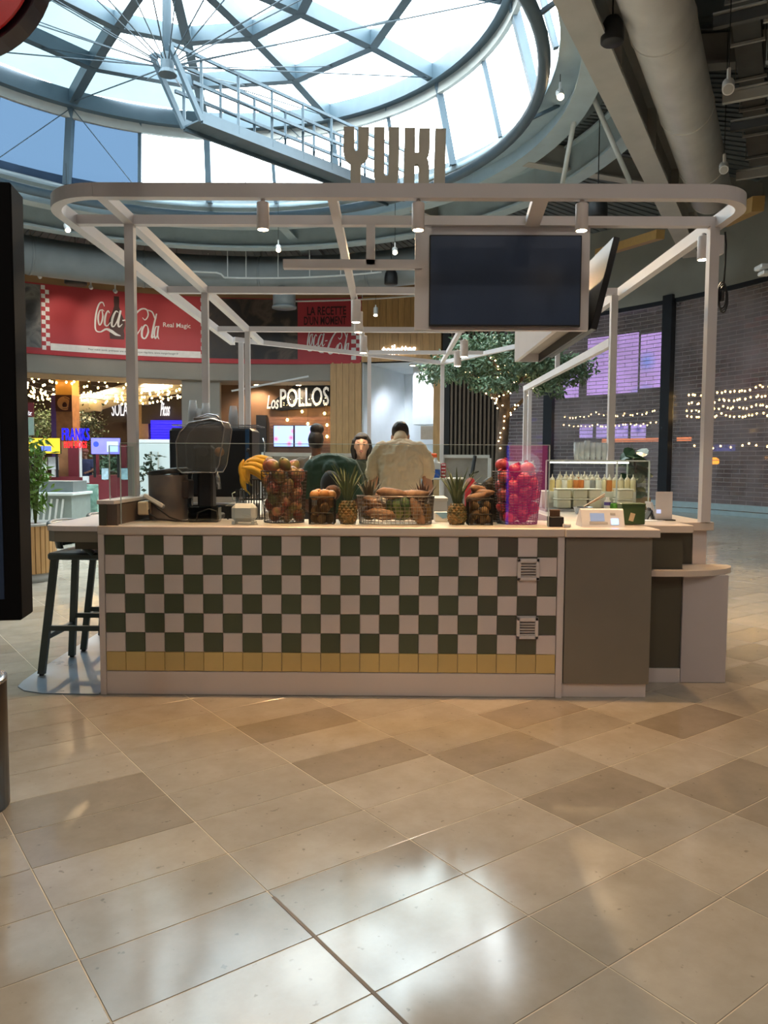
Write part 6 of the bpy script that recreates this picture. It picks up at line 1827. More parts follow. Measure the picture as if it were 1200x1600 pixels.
b = MB(); b.span(gx0 + 0.04, gx1 - 0.15, gy0 + 0.03, gy0 + 0.05, gz1 - 0.02, gz1 - 0.01); b.build('light_tube', glow('case_light_tube', (255, 246, 214), 9), gc, world=True)
b = MB(); b.span(gx0 + 0.02, gx1 - 0.02, gy0 + 0.24, gy1 - 0.02, 1.02, 1.15); b.build('step', mat('white_step', (226, 224, 214), 0.4), gc, world=True)
sqb = MB(); sqb.lathe([(0.020, 0), (0.023, 0.004), (0.023, 0.085), (0.021, 0.092)], n=14)
cap = MB(); cap.lathe([(0.022, 0.092), (0.021, 0.10), (0.012, 0.112), (0.005, 0.118), (0.003, 0.14)], n=12)
cap_me = cap.mesh('nozzle_cap', mat('cream_cap', (236, 226, 204), 0.4), True)
cols = {'cream': (238, 226, 186), 'yellow': (232, 206, 140), 'orange': (216, 130, 66), 'white': (236, 234, 226), 'grey': (150, 150, 150)}
sq_me = {k: sqb.mesh('bottle_body', mat(k + '_sauce_bottle', v, 0.35), True) for k, v in cols.items()}
row = [('yellow', 862), ('cream', 872), ('white', 881), ('yellow', 890), ('orange', 899), ('orange', 907), ('white', 916), ('grey', 925), ('white', 934), ('cream', 943), ('orange', 951), ('yellow', 960), ('cream', 969), ('cream', 979), ('cream', 988)]
pn = ('first', 'second', 'third', 'fourth', 'fifth', 'sixth', 'seventh', 'eighth', 'ninth', 'tenth', 'eleventh', 'twelfth', 'thirteenth', 'fourteenth', 'fifteenth')
for i, (k, px) in enumerate(row):
    p = cpos(px, 6.30 + 0.03 * (i % 2), 1.15)
    t = thing('squeeze_bottle', '%s squeeze bottle in the glass case, %s of the front row from the left' % (k, pn[i]), 'bottle', p, group='squeeze bottles in the glass case')
    share(sq_me[k], 'bottle_body', t); share(cap_me, 'nozzle_cap', t)
for i in range(7):
    p = cpos(874 + i * 9.5, 6.45, 1.17)
    t = thing('squeeze_bottle', 'pale squeeze bottle in the back row of the glass case', 'bottle', p, group='back row squeeze bottles')
    share(sq_me['orange' if i == 3 else 'white'], 'bottle_body', t); share(cap_me, 'nozzle_cap', t)
tubm = mat('cream_tub', (238, 230, 206), 0.4)
def tub(px, w, z, lab, Y=6.13):
    t = thing('food_tub', lab, 'tub', cpos(px, Y, z), group='cream tubs in the glass case')
    b = MB(); b.bbox((0, 0, 0.035), (w, 0.14, 0.07), 0.008); b.build('body', tubm, t)
    b = MB(); b.bbox((0, 0, 0.074), (w + 0.008, 0.148, 0.008), 0.003); b.build('lid', mat('tub_lid', (246, 242, 230), 0.35), t)
tub(878, 0.11, 1.021, 'lower cream tub at the left end of the case'); tub(878, 0.11, 1.10, 'upper cream tub at the left end of the case')
tub(903, 0.11, 1.021, 'lower cream tub behind the metal bowl'); tub(903, 0.11, 1.10, 'upper cream tub behind the metal bowl'); tub(926, 0.10, 1.021, 'lower cream tub behind the tongs'); tub(926, 0.10, 1.10, 'upper cream tub behind the tongs')
tub(973, 0.12, 1.021, 'lower cream tub behind the red can'); tub(973, 0.12, 1.10, 'upper cream tub behind the red can')
bw = thing('metal_bowl', 'shallow steel bowl in front of the glass case', 'bowl', cpos(911, 5.75))
b = MB(); b.lathe([(0.05, 0), (0.055, 0.003), (0.072, 0.05), (0.076, 0.054), (0.07, 0.052), (0.05, 0.008), (0.01, 0.006)], n=26); b.build('bowl_wall', M_CHROME, bw, True)
tg = thing('wooden_tongs', 'light wooden tongs leaning in the steel bowl', 'tongs', cpos(918, 5.75, 1.05))
q0, q1 = Vector((-0.03, 0, 0.005)), Vector((0.13, 0.02, 0.085))
for dz in (0.0, 0.016):
    b = MB(); b.bar(q0, q1 + Vector((0, 0, dz)), 0.022, 0.005); b.build('arm', mat('pale_wood', (196, 150, 112), 0.5), tg)
def can(px, Y, col, lab, r=0.028, h=0.085, name='drink_can', mark=None):
    t = thing(name, lab, 'can', cpos(px, Y))
    b = MB(); b.lathe([(r * 0.8, 0), (r, 0.006), (r, h - 0.01), (r * 0.82, h)], n=20); b.build('body', mat(lab[:12] + '_paint', col, 0.3, 0.2), t, True)
    b = MB(); b.lathe([(r * 0.8, h), (r * 0.8, h + 0.002)], n=20); b.build('lid', M_CHROME, t)
    if mark:
        k = 0.028 / 100
        s_ = MB()
        for pts, ws in SCRIPT[:1] + SCRIPT[6:7]:
            ribbon(s_, [((x - 670) * 0.00014, (290 - y) * 0.0002 + h * 0.5) for x, y in pts], [w * 0.0002 for w in ws], 0, 0.001)
        s_.map(lambda p: Vector(((r + 0.001) * math.sin(p.x / r), -(r + 0.001) * math.cos(p.x / r), p.y)))
        s_.build('script_mark', M_BWHITE, t)
can(972, 5.72, (176, 30, 40), 'red drink can in front of the glass case', mark=True)
can(959, 5.75, (96, 172, 66), 'green drink can left of the red can')
cb2 = thing('sauce_bottle', 'pale bottle with violet band in front of the glass case', 'bottle', cpos(949, 5.78))
b = MB(); b.lathe([(0.024, 0), (0.026, 0.004), (0.026, 0.09), (0.012, 0.11), (0.012, 0.125)], n=18); b.build('body', sq_me['white'].materials[0], cb2, True)
b = MB(); b.lathe([(0.0265, 0.065), (0.0265, 0.09)], n=18); b.build('band', mat('violet_band', (86, 74, 150), 0.4), cb2)
for i, px in enumerate((899, 907, 915, 924, 933, 942)):
    cup_stack(cpos(px, 6.3, gz1 + 0.003), (5, 5, 6, 5, 5, 5)[i], 'tall stack of clear cups on the glass case, %s from the left' % pn[i], 'stacks of clear cups on the glass case', 0.026, 0.09, 0.014, False)

# ================================================================== things on the front right corner
pt = thing('payment_terminal', 'white wedge-shaped payment terminal with small lit display', 'terminal', cpos(938, 4.66))
b = MB(); b.prism([(-0.085, 0), (0.075, 0), (0.07, 0.01), (-0.01, 0.105), (-0.03, 0.108), (-0.045, 0.1)], (-0.13, 0, 0), (0, 1, 0), (0, 0, 1), 0.255); b.build('casing', MATS['white_plastic'], pt)
fdir = Vector((0, 0.040, 0.1)).normalized(); fn_ = Vector((0, -fdir.z, fdir.y))
def on_face(x, s, w, h, nm, m, t=0.003):
    c_ = Vector((x, -0.085, 0)) + fdir * s + fn_ * 0.001
    Rm = Matrix((Vector((1, 0, 0)), -fn_, fdir)).transposed()
    b = MB(); b.bbox(c_, (w, t, h), 0.001, R=Rm); return b.build(nm, m, pt)
on_face(-0.035, 0.062, 0.085, 0.05, 'display', glow('grey_blue_display', (120, 130, 150), 0.8)); on_face(-0.03, 0.024, 0.11, 0.014, 'paper_slot', M_STEEL_GREY); on_face(0.068, 0.035, 0.042, 0.036, 'pay_light', glow('blue_pay_light', (120, 170, 255), 2.5)); on_face(0.06, 0.082, 0.03, 0.014, 'card_mark', M_STEEL_GREY)
gb = thing('green_box', 'dark green box with a paper tag beside the payment terminal', 'box', cpos(986, 4.78))
b = MB(); b.bbox((0, 0, 0.065), (0.145, 0.10, 0.12), 0.005); b.build('body', mat('dark_green_card', (52, 78, 42), 0.5), gb)
b = MB(); b.bbox((0, 0, 0.128), (0.15, 0.105, 0.012), 0.003); b.build('lid', MATS['dark_green_card'], gb)
b = MB(); b.bbox((-0.01, -0.052, 0.05), (0.03, 0.003, 0.05), 0.001, R=Matrix.Rotation(0.25, 3, 'Y')); b.build('tag', mat('kraft_tag', (206, 186, 150), 0.6), gb)
bc = thing('black_box', 'small black box with brown card at the end of the glass guard', 'box', cpos(868, 4.60))
b = MB(); b.bbox((0, 0, 0.03), (0.085, 0.08, 0.06), 0.003); b.build('tray', M_BLACK, bc)
b = MB(); b.bbox((0.0, 0.02, 0.075), (0.06, 0.02, 0.05), 0.003); b.build('card', mat('brown_card', (98, 70, 46), 0.7), bc)
wb = thing('white_block', 'tiny white block left of the payment terminal', 'block', cpos(886, 4.53)); b = MB(); b.bbox((0, 0, 0.012), (0.045, 0.03, 0.024), 0.006); b.build('body', MATS['white_plastic'], wb)
br_ = thing('brochure', 'folded white brochure leaning behind the payment terminal', 'leaflet', cpos(962, 4.95))
b = MB(); b.prism([(-0.06, 0.0), (0.0, 0.075), (0.06, 0.06), (0.058, 0.057), (0.0, 0.071), (-0.057, 0.0)], (-0.01, 0.05, 0), (1, 0, 0), (0, 0, 1), 0.12); b.build('paper', M_BWHITE, br_)
pp = thing('paper_sheet', 'printed white sheet lying beside the tablet stand', 'paper', cpos(1015, 5.12)); b = MB(); b.bbox((0, 0, 0.002), (0.16, 0.12, 0.003), 0.0005, R=Matrix.Rotation(0.3, 3, 'Z')); b.build('sheet', M_BWHITE, pp)
ts = thing('tablet_stand', 'black folding tablet stand seen from the side', 'stand', cpos(1014, 5.22))
b = MB(); b.bar((-0.025, 0, 0), (0.01, 0, 0.07), 0.09, 0.008); b.build('rear_leg', M_BLACK, ts)
b = MB(); b.bar((0.035, 0, 0), (-0.005, 0, 0.12), 0.12, 0.012); b.build('tablet', mat('tablet_grey', (190, 190, 190), 0.3), ts)
b = MB(); b.bar((0.036, 0, 0), (0.0, 0, 0.08), 0.05, 0.016); b.build('front_leg', M_BLACK, ts)
sg = thing('menu_holder', 'upright white menu card in a holder at the right corner', 'menu card', cpos(1037, 5.15))
b = MB(); b.bbox((0.01, 0, 0.004), (0.12, 0.07, 0.008), 0.002); b.build('base', M_BLACK, sg)
b = MB(); b.bbox((0, 0, 0.10), (0.112, 0.006, 0.185), 0.001); b.build('card', mat('grey_white_card', (206, 204, 204), 0.45), sg)
b = MB(); b.bbox((-0.035, -0.004, 0.06), (0.03, 0.002, 0.026), 0.0005); b.build('pale_mark', glow('pale_blue_mark', (190, 200, 240), 0.6), sg)

# ================================================================== things behind the counter line
tb2 = thing('side_table', 'small dark side table with supplies behind the beige shirt', 'table', (0.66, 9.0, 0))
b = MB(); b.bbox((0, 0, 1.19), (0.42, 0.34, 0.02), 0.004); b.build('table_top', M_RAILW, tb2)
for sx in (-0.17, 0.17):
    for sy in (-0.13, 0.13):
        b = MB(); b.bar((sx, sy, 0), (sx, sy, 1.18), 0.03, 0.03); b.build('leg', M_BLACK, tb2)
jb = thing('plastic_jug', 'white translucent jug half full of blue liquid', 'jug', at(681, 744, 8.9))
jz = 1.20; jx_ = at(681, 744, 8.9).x
jb.location = (jx_, 8.95, jz)
b = MB(); b.bbox((0, 0, 0.05), (0.105, 0.08, 0.10), 0.012); b.build('blue_part', mat('blue_liquid', (30, 96, 196), 0.25), jb)
b = MB(); b.bbox((0, 0, 0.14), (0.105, 0.08, 0.09), 0.012); b.lathe([(0.04, 0.18), (0.02, 0.215), (0.02, 0.235)], n=14); b.build('white_part', mat('milky_plastic', (214, 220, 226), 0.4), jb)
rp_ = thing('snack_tube', 'red and white patterned packet beside the blue jug', 'packet', (at(693, 744, 8.9).x, 8.95, jz))
b = MB(); b.bbox((0, 0, 0.085), (0.06, 0.05, 0.17), 0.01); b.build('pouch', mat('red_packet', (176, 40, 60), 0.4), rp_)
for k in range(4):
    b = MB(); b.bbox((0, -0.026, 0.03 + 0.04 * k), (0.045, 0.004, 0.014), 0.001); b.build('white_band', M_BWHITE, rp_)
od = thing('orange_tool', 'orange plastic tool sticking up behind the beige shoulder', 'tool', (at(676, 720, 9.05).x, 9.05, 1.2))
b = MB(); b.cyl((-0.03, 0, 0.0), (-0.03, 0, 0.30), 0.012, n=8); b.build('handle', mat('bright_orange', (226, 92, 30), 0.4), od)
b = MB(); b.bbox((0.0, 0, 0.26), (0.10, 0.04, 0.05), 0.01); b.build('head', MATS['bright_orange'], od)
bm = thing('broom', 'broom handle leaning against the rear half wall', 'broom', (1.15, 11.6, 0))
b = MB(); b.cyl((1.08, 11.5, 0.2), (1.32, 11.95, 1.45), 0.018, n=8); b.build('stick', mat('cream_stick', (210, 200, 180), 0.5), bm, world=True)
b = MB(); b.cyl((1.25, 11.83, 1.1), (1.325, 11.96, 1.48), 0.03, n=8); b.build('grip', M_BLACK, bm, world=True)
b = MB(); b.bbox((1.06, 11.46, 0.1), (0.3, 0.08, 0.2), 0.02); b.build('brush', M_DKPLAST, bm, world=True)
fe = thing('fire_extinguisher', 'red fire extinguisher by the rear half wall', 'extinguisher', (at(735, 770, 11.3).x, 11.3, 0.72))
b = MB(); b.lathe([(0.07, 0), (0.085, 0.02), (0.085, 0.36), (0.05, 0.42), (0.02, 0.44)], n=18); b.build('cylinder', mat('extinguisher_red', (178, 36, 40), 0.3), fe, True)
b = MB(); b.bbox((0, 0, 0.47), (0.05, 0.05, 0.06), 0.01); b.bar((0, 0, 0.49), (0.12, 0, 0.53), 0.02, 0.02); b.build('valve', M_BLACK, fe)
b = MB(); b.span(-0.12, 0.12, -0.12, 0.12, -0.72, -0.0); b.build('pedestal', M_DKPLAST, fe)
wx = thing('carton', 'white and blue carton standing behind the second pineapple', 'carton', cpos(691, 4.95))
b = MB(); b.bbox((0, 0, 0.03), (0.10, 0.07, 0.06), 0.003); b.build('body', M_BWHITE, wx)
b = MB(); b.prism([(-0.05, 0.06), (0.05, 0.06), (0.05, 0.03), (0.0, 0.02)], (0, -0.0365, 0), (1, 0, 0), (0, 0, 1), -0.001); b.build('blue_print', mat('sky_blue_print', (130, 176, 214), 0.5), wx)
# pink lit advertising screen across the passage, seen as a reflection in the guard glass
S_PINK = glow('pink_screen_light', (255, 60, 150), 1.3)
ad = thing('advert_totem', 'pink lit advertising totem across the passage, mirrored in the counter glass', 'advert screen', (2.15, -3.0, 0))
b = MB(); b.bbox((0, 0, 0.15), (0.75, 0.3, 0.3), 0.01); b.build('foot', M_BLACK, ad)
b = MB(); b.bbox((0, 0, 1.05), (0.70, 0.12, 1.5), 0.02); b.build('casing', M_BLACK, ad)
b = MB(); b.span(-0.28, 0.32, 0.061, 0.064, 0.4, 1.7); b.build('screen_face', S_PINK, ad)
b = MB(); b.span(-0.32, -0.28, 0.061, 0.064, 0.4, 1.7); b.build('blue_edge', glow('blue_screen_light', (60, 60, 255), 1.8), ad)
b = MB(); b.ball((0.05, 0.066, 1.35), 0.16, 18, 10, (1, 0.02, 1.1)); b.build('pale_shape', glow('pale_pink_light', (255, 190, 215), 1.8), ad)
# ================================================================== people: closed limbs fused into one skin by a voxel remesh
M_SKIN1 = mat('light_skin', (196, 146, 116), 0.55, 0, 0.05, 8)
M_SKIN2 = mat('brown_skin', (112, 74, 56), 0.55, 0, 0.05, 8)
M_SKIN3 = mat('pale_skin', (206, 164, 140), 0.55, 0, 0.05, 8)
M_HAIRD = mat('dark_hair', (38, 28, 22), 0.5, 0, 0.3, 40, 0.5, 90, stretch=(1, 1, 0.3))
M_HAIRB = mat('black_hair', (16, 13, 13), 0.65, 0, 0.3, 40, 0.4, 90, stretch=(1, 1, 0.2))
def cloth(name, rgb): return mat(name, rgb, 0.85, 0, 0.08, 5, 0.35, 16, stretch=(1, 1, 0.35), sheen=0.2)
M_BEIGE = cloth('beige_cotton', (236, 210, 172)); M_GREENT = cloth('dark_green_cotton', (44, 74, 54)); M_APRON = cloth('khaki_apron', (176, 142, 98))
M_GREY = cloth('grey_brown_jacket', (92, 82, 74)); M_NAVY = cloth('dark_green_top', (34, 48, 40)); M_TROUS = cloth('dark_trousers', (40, 40, 46)); M_WHITEC = cloth('white_apron', (206, 210, 212)); M_CAP = cloth('black_cap', (26, 26, 28))
def limb(mb, pts, rs, n=14, flat=1.0):
    """tapered limb with round ends"""
    pts = [Vector(p) for p in pts]
    P, Rr = [], []
    d0 = (pts[0] - pts[1]).normalized(); d1 = (pts[-1] - pts[-2]).normalized()
    for a in (0.95, 0.7, 0.35): P.append(pts[0] + d0 * (rs[0] * a)); Rr.append(rs[0] * math.sqrt(max(0.0, 1 - a * a)))
    P += pts; Rr += list(rs)
    for a in (0.35, 0.7, 0.95): P.append(pts[-1] + d1 * (rs[-1] * a)); Rr.append(rs[-1] * math.sqrt(max(0.0, 1 - a * a)))
    return mb.tube(P, Rr, n, flat=flat)
def torso(mb, rings, n=24):
    """rings: (centre, half width, half depth, axis x, axis y)"""
    vs, fs = [], []
    for c, w, d, ax, ay in rings:
        for k in range(n):
            t = 2 * PI * k / n
            cx_, sy_ = math.cos(t), math.sin(t)
            e = 0.8
            x = math.copysign(abs(cx_) ** e, cx_) * w; y = math.copysign(abs(sy_) ** e, sy_) * d
            vs.append(Vector(c) + Vector(ax) * x + Vector(ay) * y)
    for i in range(len(rings) - 1):
        for k in range(n):
            fs.append((i * n + k, i * n + (k + 1) % n, (i + 1) * n + (k + 1) % n, (i + 1) * n + k))
    fs += [tuple(range(n))[::-1], tuple(range((len(rings) - 1) * n, len(rings) * n))]
    return mb.add(vs, fs)
def fuse(mb, name, m, parent, voxel=0.011, smooth=6, wrinkle=0.0):
    o = mb.build(name, m, parent, True)
    r = o.modifiers.new('fuse', 'REMESH'); r.mode = 'VOXEL'; r.voxel_size = voxel; r.use_smooth_shade = True
    s = o.modifiers.new('soften', 'SMOOTH'); s.iterations = smooth; s.factor = 0.5
    if wrinkle:
        tx = bpy.data.textures.new('folds', 'CLOUDS'); tx.noise_scale = 0.06
        d = o.modifiers.new('folds', 'DISPLACE'); d.texture = tx; d.strength = wrinkle; d.mid_level = 0.5
    # bake the result
    dg = bpy.context.evaluated_depsgraph_get(); dg.update()
    me = bpy.data.meshes.new_from_object(o.evaluated_get(dg))
    o.modifiers.clear(); old = o.data; o.data = me; bpy.data.meshes.remove(old)
    me.materials.clear(); me.materials.append(m)
    me.polygons.foreach_set('use_smooth', [True] * len(me.polygons)); me.update()
    return o
def head_shape(mb, c, f, upv, s=1.0):
    """head with brow, nose, chin, ears; f = facing direction"""
    f, upv = Vector(f).normalized(), Vector(upv).normalized()
    r = f.cross(upv).normalized()
    R = Matrix((r, f, upv)).transposed()
    c = Vector(c)
    mb.ball(c, 1, 20, 14, (0.074 * s, 0.092 * s, 0.098 * s), R)                       # skull
    mb.ball(c + f * 0.03 * s - upv * 0.06 * s, 1, 18, 12, (0.058 * s, 0.064 * s, 0.068 * s), R)   # jaw
    mb.cyl(c + f * 0.088 * s + upv * 0.005 * s, c + f * 0.112 * s - upv * 0.03 * s, 0.008 * s, 0.014 * s, 8)   # nose
    mb.ball(c + f * 0.095 * s - upv * 0.066 * s, 0.016 * s, 10, 6, (1.3, 0.6, 0.5), R)        # lips
    mb.ball(c + f * 0.085 * s - upv * 0.105 * s, 0.02 * s, 10, 6)                              # chin
    for sg in (-1, 1):
        mb.ball(c + r * (0.076 * s * sg) - upv * 0.02 * s - f * 0.005, 1, 10, 8, (0.012 * s, 0.022 * s, 0.032 * s), R)
    return R
def hand(mb, wrist, d, palm_n, s=1.0):
    """palm and five separate curled fingers; d = direction of the hand"""
    d = Vector(d).normalized(); nrm = Vector(palm_n).normalized(); side = d.cross(nrm).normalized()
    w = Vector(wrist)
    Rm = Matrix((side, d, nrm)).transposed()
    mb.bbox(w + d * 0.045 * s, (0.078 * s, 0.095 * s, 0.03 * s), 0.012, R=Rm)
    for k, L in enumerate((0.062, 0.074, 0.07, 0.055)):
        o = w + d * 0.09 * s + side * ((k - 1.5) * 0.0215 * s)
        limb(mb, [o, o + d * L * 0.5 * s - nrm * 0.006, o + d * L * 0.8 * s - nrm * 0.03 * s, o + d * L * 0.78 * s - nrm * 0.05 * s], [0.0095 * s, 0.009 * s, 0.0085 * s, 0.007 * s], 8)
    o = w + d * 0.03 * s - side * 0.04 * s
    limb(mb, [o, o + d * 0.03 * s - side * 0.02 * s - nrm * 0.01, o + d * 0.055 * s - side * 0.022 * s - nrm * 0.03 * s], [0.012 * s, 0.011 * s, 0.009 * s], 8)
def legs(mb, hipc, s=1.0, w=0.095, yoff=0.0):
    for sg in (-1, 1):
        limb(mb, [(hipc[0] + sg * w, hipc[1], hipc[2]), (hipc[0] + sg * (w + 0.01), hipc[1] - 0.01, hipc[2] * 0.53), (hipc[0] + sg * (w + 0.015), hipc[1] + 0.01, 0.11)], [0.088 * s, 0.062 * s, 0.045 * s])
def shoes(parent, hipc, face=1, w=0.11):
    for sg in (-1, 1):
        b = MB(); b.bbox((hipc[0] + sg * w, hipc[1] + face * 0.05, 0.045), (0.095, 0.27, 0.09), 0.03); b.build('shoe', M_BLACK, parent)

# --- man in beige T-shirt, seen from behind, bending over the back worktop
pX, pY = at(626, 700, 6.15).x, 6.15
t = thing('person', 'person in a beige T-shirt seen from behind, apron bow tied at the waist', 'person', (pX, pY, 0)); t.scale = (0.86, 0.95, 1.0)
ZH = 1.0
X, Y_, Z_ = (1, 0, 0), (0, 1, 0), (0, 0, 1)
b = MB()
legs(b, (0, 0, 0.93))
torso(b, [((0, 0.0, 0.88), 0.16, 0.11, X, Y_), ((0, 0.0, 1.0), 0.15, 0.10, X, Y_), ((0, 0.02, 1.2), 0.15, 0.10, X, Y_), ((0, 0.08, 1.42), 0.18, 0.10, X, Y_), ((0, 0.12, 1.52), 0.12, 0.08, X, Y_)])
limb(b, [(0, 0.12, 1.50), (0, 0.20, 1.58)], [0.06, 0.055])
head_shape(b, (0.0, 0.26, 1.60), (0.12, 0.75, -0.66), (0.0, 0.62, 0.78), 1.05)
for sg in (-1, 1):
    sh_ = Vector((sg * 0.20, 0.10, 1.46)); el = Vector((sg * 0.27, 0.10, 1.18)); wr = Vector((sg * 0.17, 0.34, 1.02))
    limb(b, [sh_, el, wr], [0.055, 0.045, 0.03])
    hand(b, wr, (-sg * 0.3, 0.8, -0.3), (0, 0.3, 0.95))
fuse(b, 'body', M_SKIN1, t, 0.010, 4)
b = MB()
torso(b, [((0, -0.005, 0.98), 0.190, 0.135, X, Y_), ((0, 0.0, 1.05), 0.192, 0.138, X, Y_), ((0, 0.015, 1.2), 0.192, 0.135, X, Y_), ((0, 0.05, 1.35), 0.213, 0.138, X, Y_), ((0, 0.08, 1.45), 0.222, 0.125, X, Y_), ((0, 0.11, 1.53), 0.165, 0.10, X, Y_), ((0, 0.14, 1.565), 0.07, 0.07, X, Y_)])
for sg in (-1, 1):
    limb(b, [(sg * 0.175, 0.09, 1.465), (sg * 0.235, 0.10, 1.39), (sg * 0.262, 0.105, 1.29)], [0.085, 0.077, 0.070])
fuse(b, 'shirt', M_BEIGE, t, 0.010, 5, 0.034)
b = MB(); limb(b, [(0, 0.14, 1.555), (0.0, 0.17, 1.575)], [0.07, 0.068]); fuse(b, 'collar', M_BEIGE, t, 0.008, 3)
b = MB(); b.ball((0.0, 0.235, 1.635), 1, 20, 12, (0.086, 0.098, 0.075), Matrix.Rotation(math.radians(-38), 3, 'X')); fuse(b, 'hair', M_HAIRD, t, 0.009, 4, 0.012)
b = MB(); torso(b, [((0, -0.002, 0.90), 0.186, 0.135, X, Y_), ((0, 0, 0.99), 0.196, 0.142, X, Y_), ((0, 0, 1.0), 0.196, 0.142, X, Y_)]); torso(b, [((0, 0.0, 0.42), 0.22, 0.15, X, Y_), ((0, 0.0, 0.9), 0.19, 0.138, X, Y_)])
fuse(b, 'apron', M_APRON, t, 0.012, 3, 0.015)
b = MB()
for sg in (-1, 1):
    ribbon_pts = [(0, -0.15, 1.01), (sg * 0.05, -0.165, 1.035), (sg * 0.09, -0.16, 1.03), (sg * 0.085, -0.158, 1.0), (sg * 0.02, -0.152, 1.0)]
    b.tube(ribbon_pts, 0.014, 6, flat=0.35)
    b.tube([(0, -0.152, 1.01), (sg * 0.025, -0.165, 0.95), (sg * 0.04, -0.16, 0.86)], [0.012, 0.016, 0.014], 6, flat=0.35)
b.ball((0, -0.155, 1.01), 0.018, 10, 8); b.build('apron_bow', cloth('dark_khaki_tie', (112, 92, 62)), t, True)
b = MB(); legs(b, (0, 0, 0.9), 1.1); fuse(b, 'trousers', M_TROUS, t, 0.014, 3)
shoes(t, (0, 0), 1)

# --- person in dark green T-shirt with black cap, bent deep forward towards the counter
pX, pY = at(520, 700, 6.0).x, 5.95
t = thing('person', 'person in a dark green T-shirt and black cap bending over the counter', 'person', (pX, pY, 0)); t.scale = (0.84, 0.95, 1.0)
b = MB()
legs(b, (0.02, 0.25, 0.93))
def tr(c, w, d, tilt=0.9):
    ay = Vector((0, math.cos(tilt), math.sin(tilt))); return (c, w, d, X, ay)
T1 = [tr((0.02, 0.24, 0.92), 0.16, 0.12, 0.2), tr((0.02, 0.20, 1.06), 0.15, 0.11, 0.6), tr((0.0, 0.10, 1.2), 0.165, 0.11, 1.0), tr((-0.01, -0.05, 1.31), 0.185, 0.10, 1.2), tr((-0.01, -0.14, 1.33), 0.12, 0.07, 1.4)]
torso(b, T1)
limb(b, [(-0.01, -0.12, 1.31), (0.0, -0.22, 1.26)], [0.06, 0.055])
head_shape(b, (0.01, -0.27, 1.19), (0.05, -0.45, -0.89), (0.0, -0.85, 0.5), 1.0)
for sg in (-1, 1):
    sh_ = Vector((sg * 0.20, -0.06, 1.30)); el = Vector((sg * 0.25, -0.10, 1.06)); wr = Vector((sg * 0.10, -0.24, 0.99))
    limb(b, [sh_, el, wr], [0.055, 0.044, 0.03])
    hand(b, wr, (-sg * 0.5, -0.6, -0.2), (0, 0.1, 0.95))
fuse(b, 'body', M_SKIN2, t, 0.010, 4)
b = MB()
torso(b, [tr((0.02, 0.23, 0.97), 0.185, 0.145, 0.3), tr((0.02, 0.19, 1.08), 0.185, 0.14, 0.65), tr((0.0, 0.09, 1.22), 0.20, 0.135, 1.05), tr((-0.01, -0.04, 1.335), 0.218, 0.115, 1.25), tr((-0.01, -0.13, 1.35), 0.14, 0.085, 1.4)])
limb(b, [(-0.005, 0.0, 1.33), (0.0, -0.15, 1.31)], [0.12, 0.082])
limb(b, [(-0.12, -0.08, 1.33), (0.12, -0.08, 1.33)], [0.085, 0.085])
limb(b, [(-0.1, -0.08, 1.25), (0.1, -0.08, 1.25)], [0.11, 0.11])
for sg in (-1, 1):
    limb(b, [(sg * 0.17, -0.05, 1.32), (sg * 0.22, -0.07, 1.25), (sg * 0.245, -0.085, 1.15)], [0.088, 0.078, 0.072])
fuse(b, 'shirt', M_GREENT, t, 0.010, 5, 0.018)
b = MB(); b.ball((0.01, -0.29, 1.215), 1, 20, 12, (0.091, 0.10, 0.10), Matrix.Rotation(math.radians(52), 3, 'X')); fuse(b, 'cap', M_CAP, t, 0.009, 3)
b = MB(); b.prism([(-0.07, 0), (-0.06, -0.05), (0, -0.075), (0.06, -0.05), (0.07, 0)], (0.0, -0.345, 1.14), (1, 0, 0), Vector((0, 0.25, 0.97)), 0.012); b.build('cap_peak', M_CAP, t)
b = MB(); b.tube([(0.12, 0.05, 1.345), (0.16, -0.03, 1.36), (0.17, -0.08, 1.35)], 0.014, 6, flat=0.25); b.build('white_strap', M_WHITEC, t, True)
b = MB(); legs(b, (0.02, 0.25, 0.9), 1.1); fuse(b, 'trousers', M_TROUS, t, 0.014, 3)
shoes(t, (0.02, 0.25), -1)

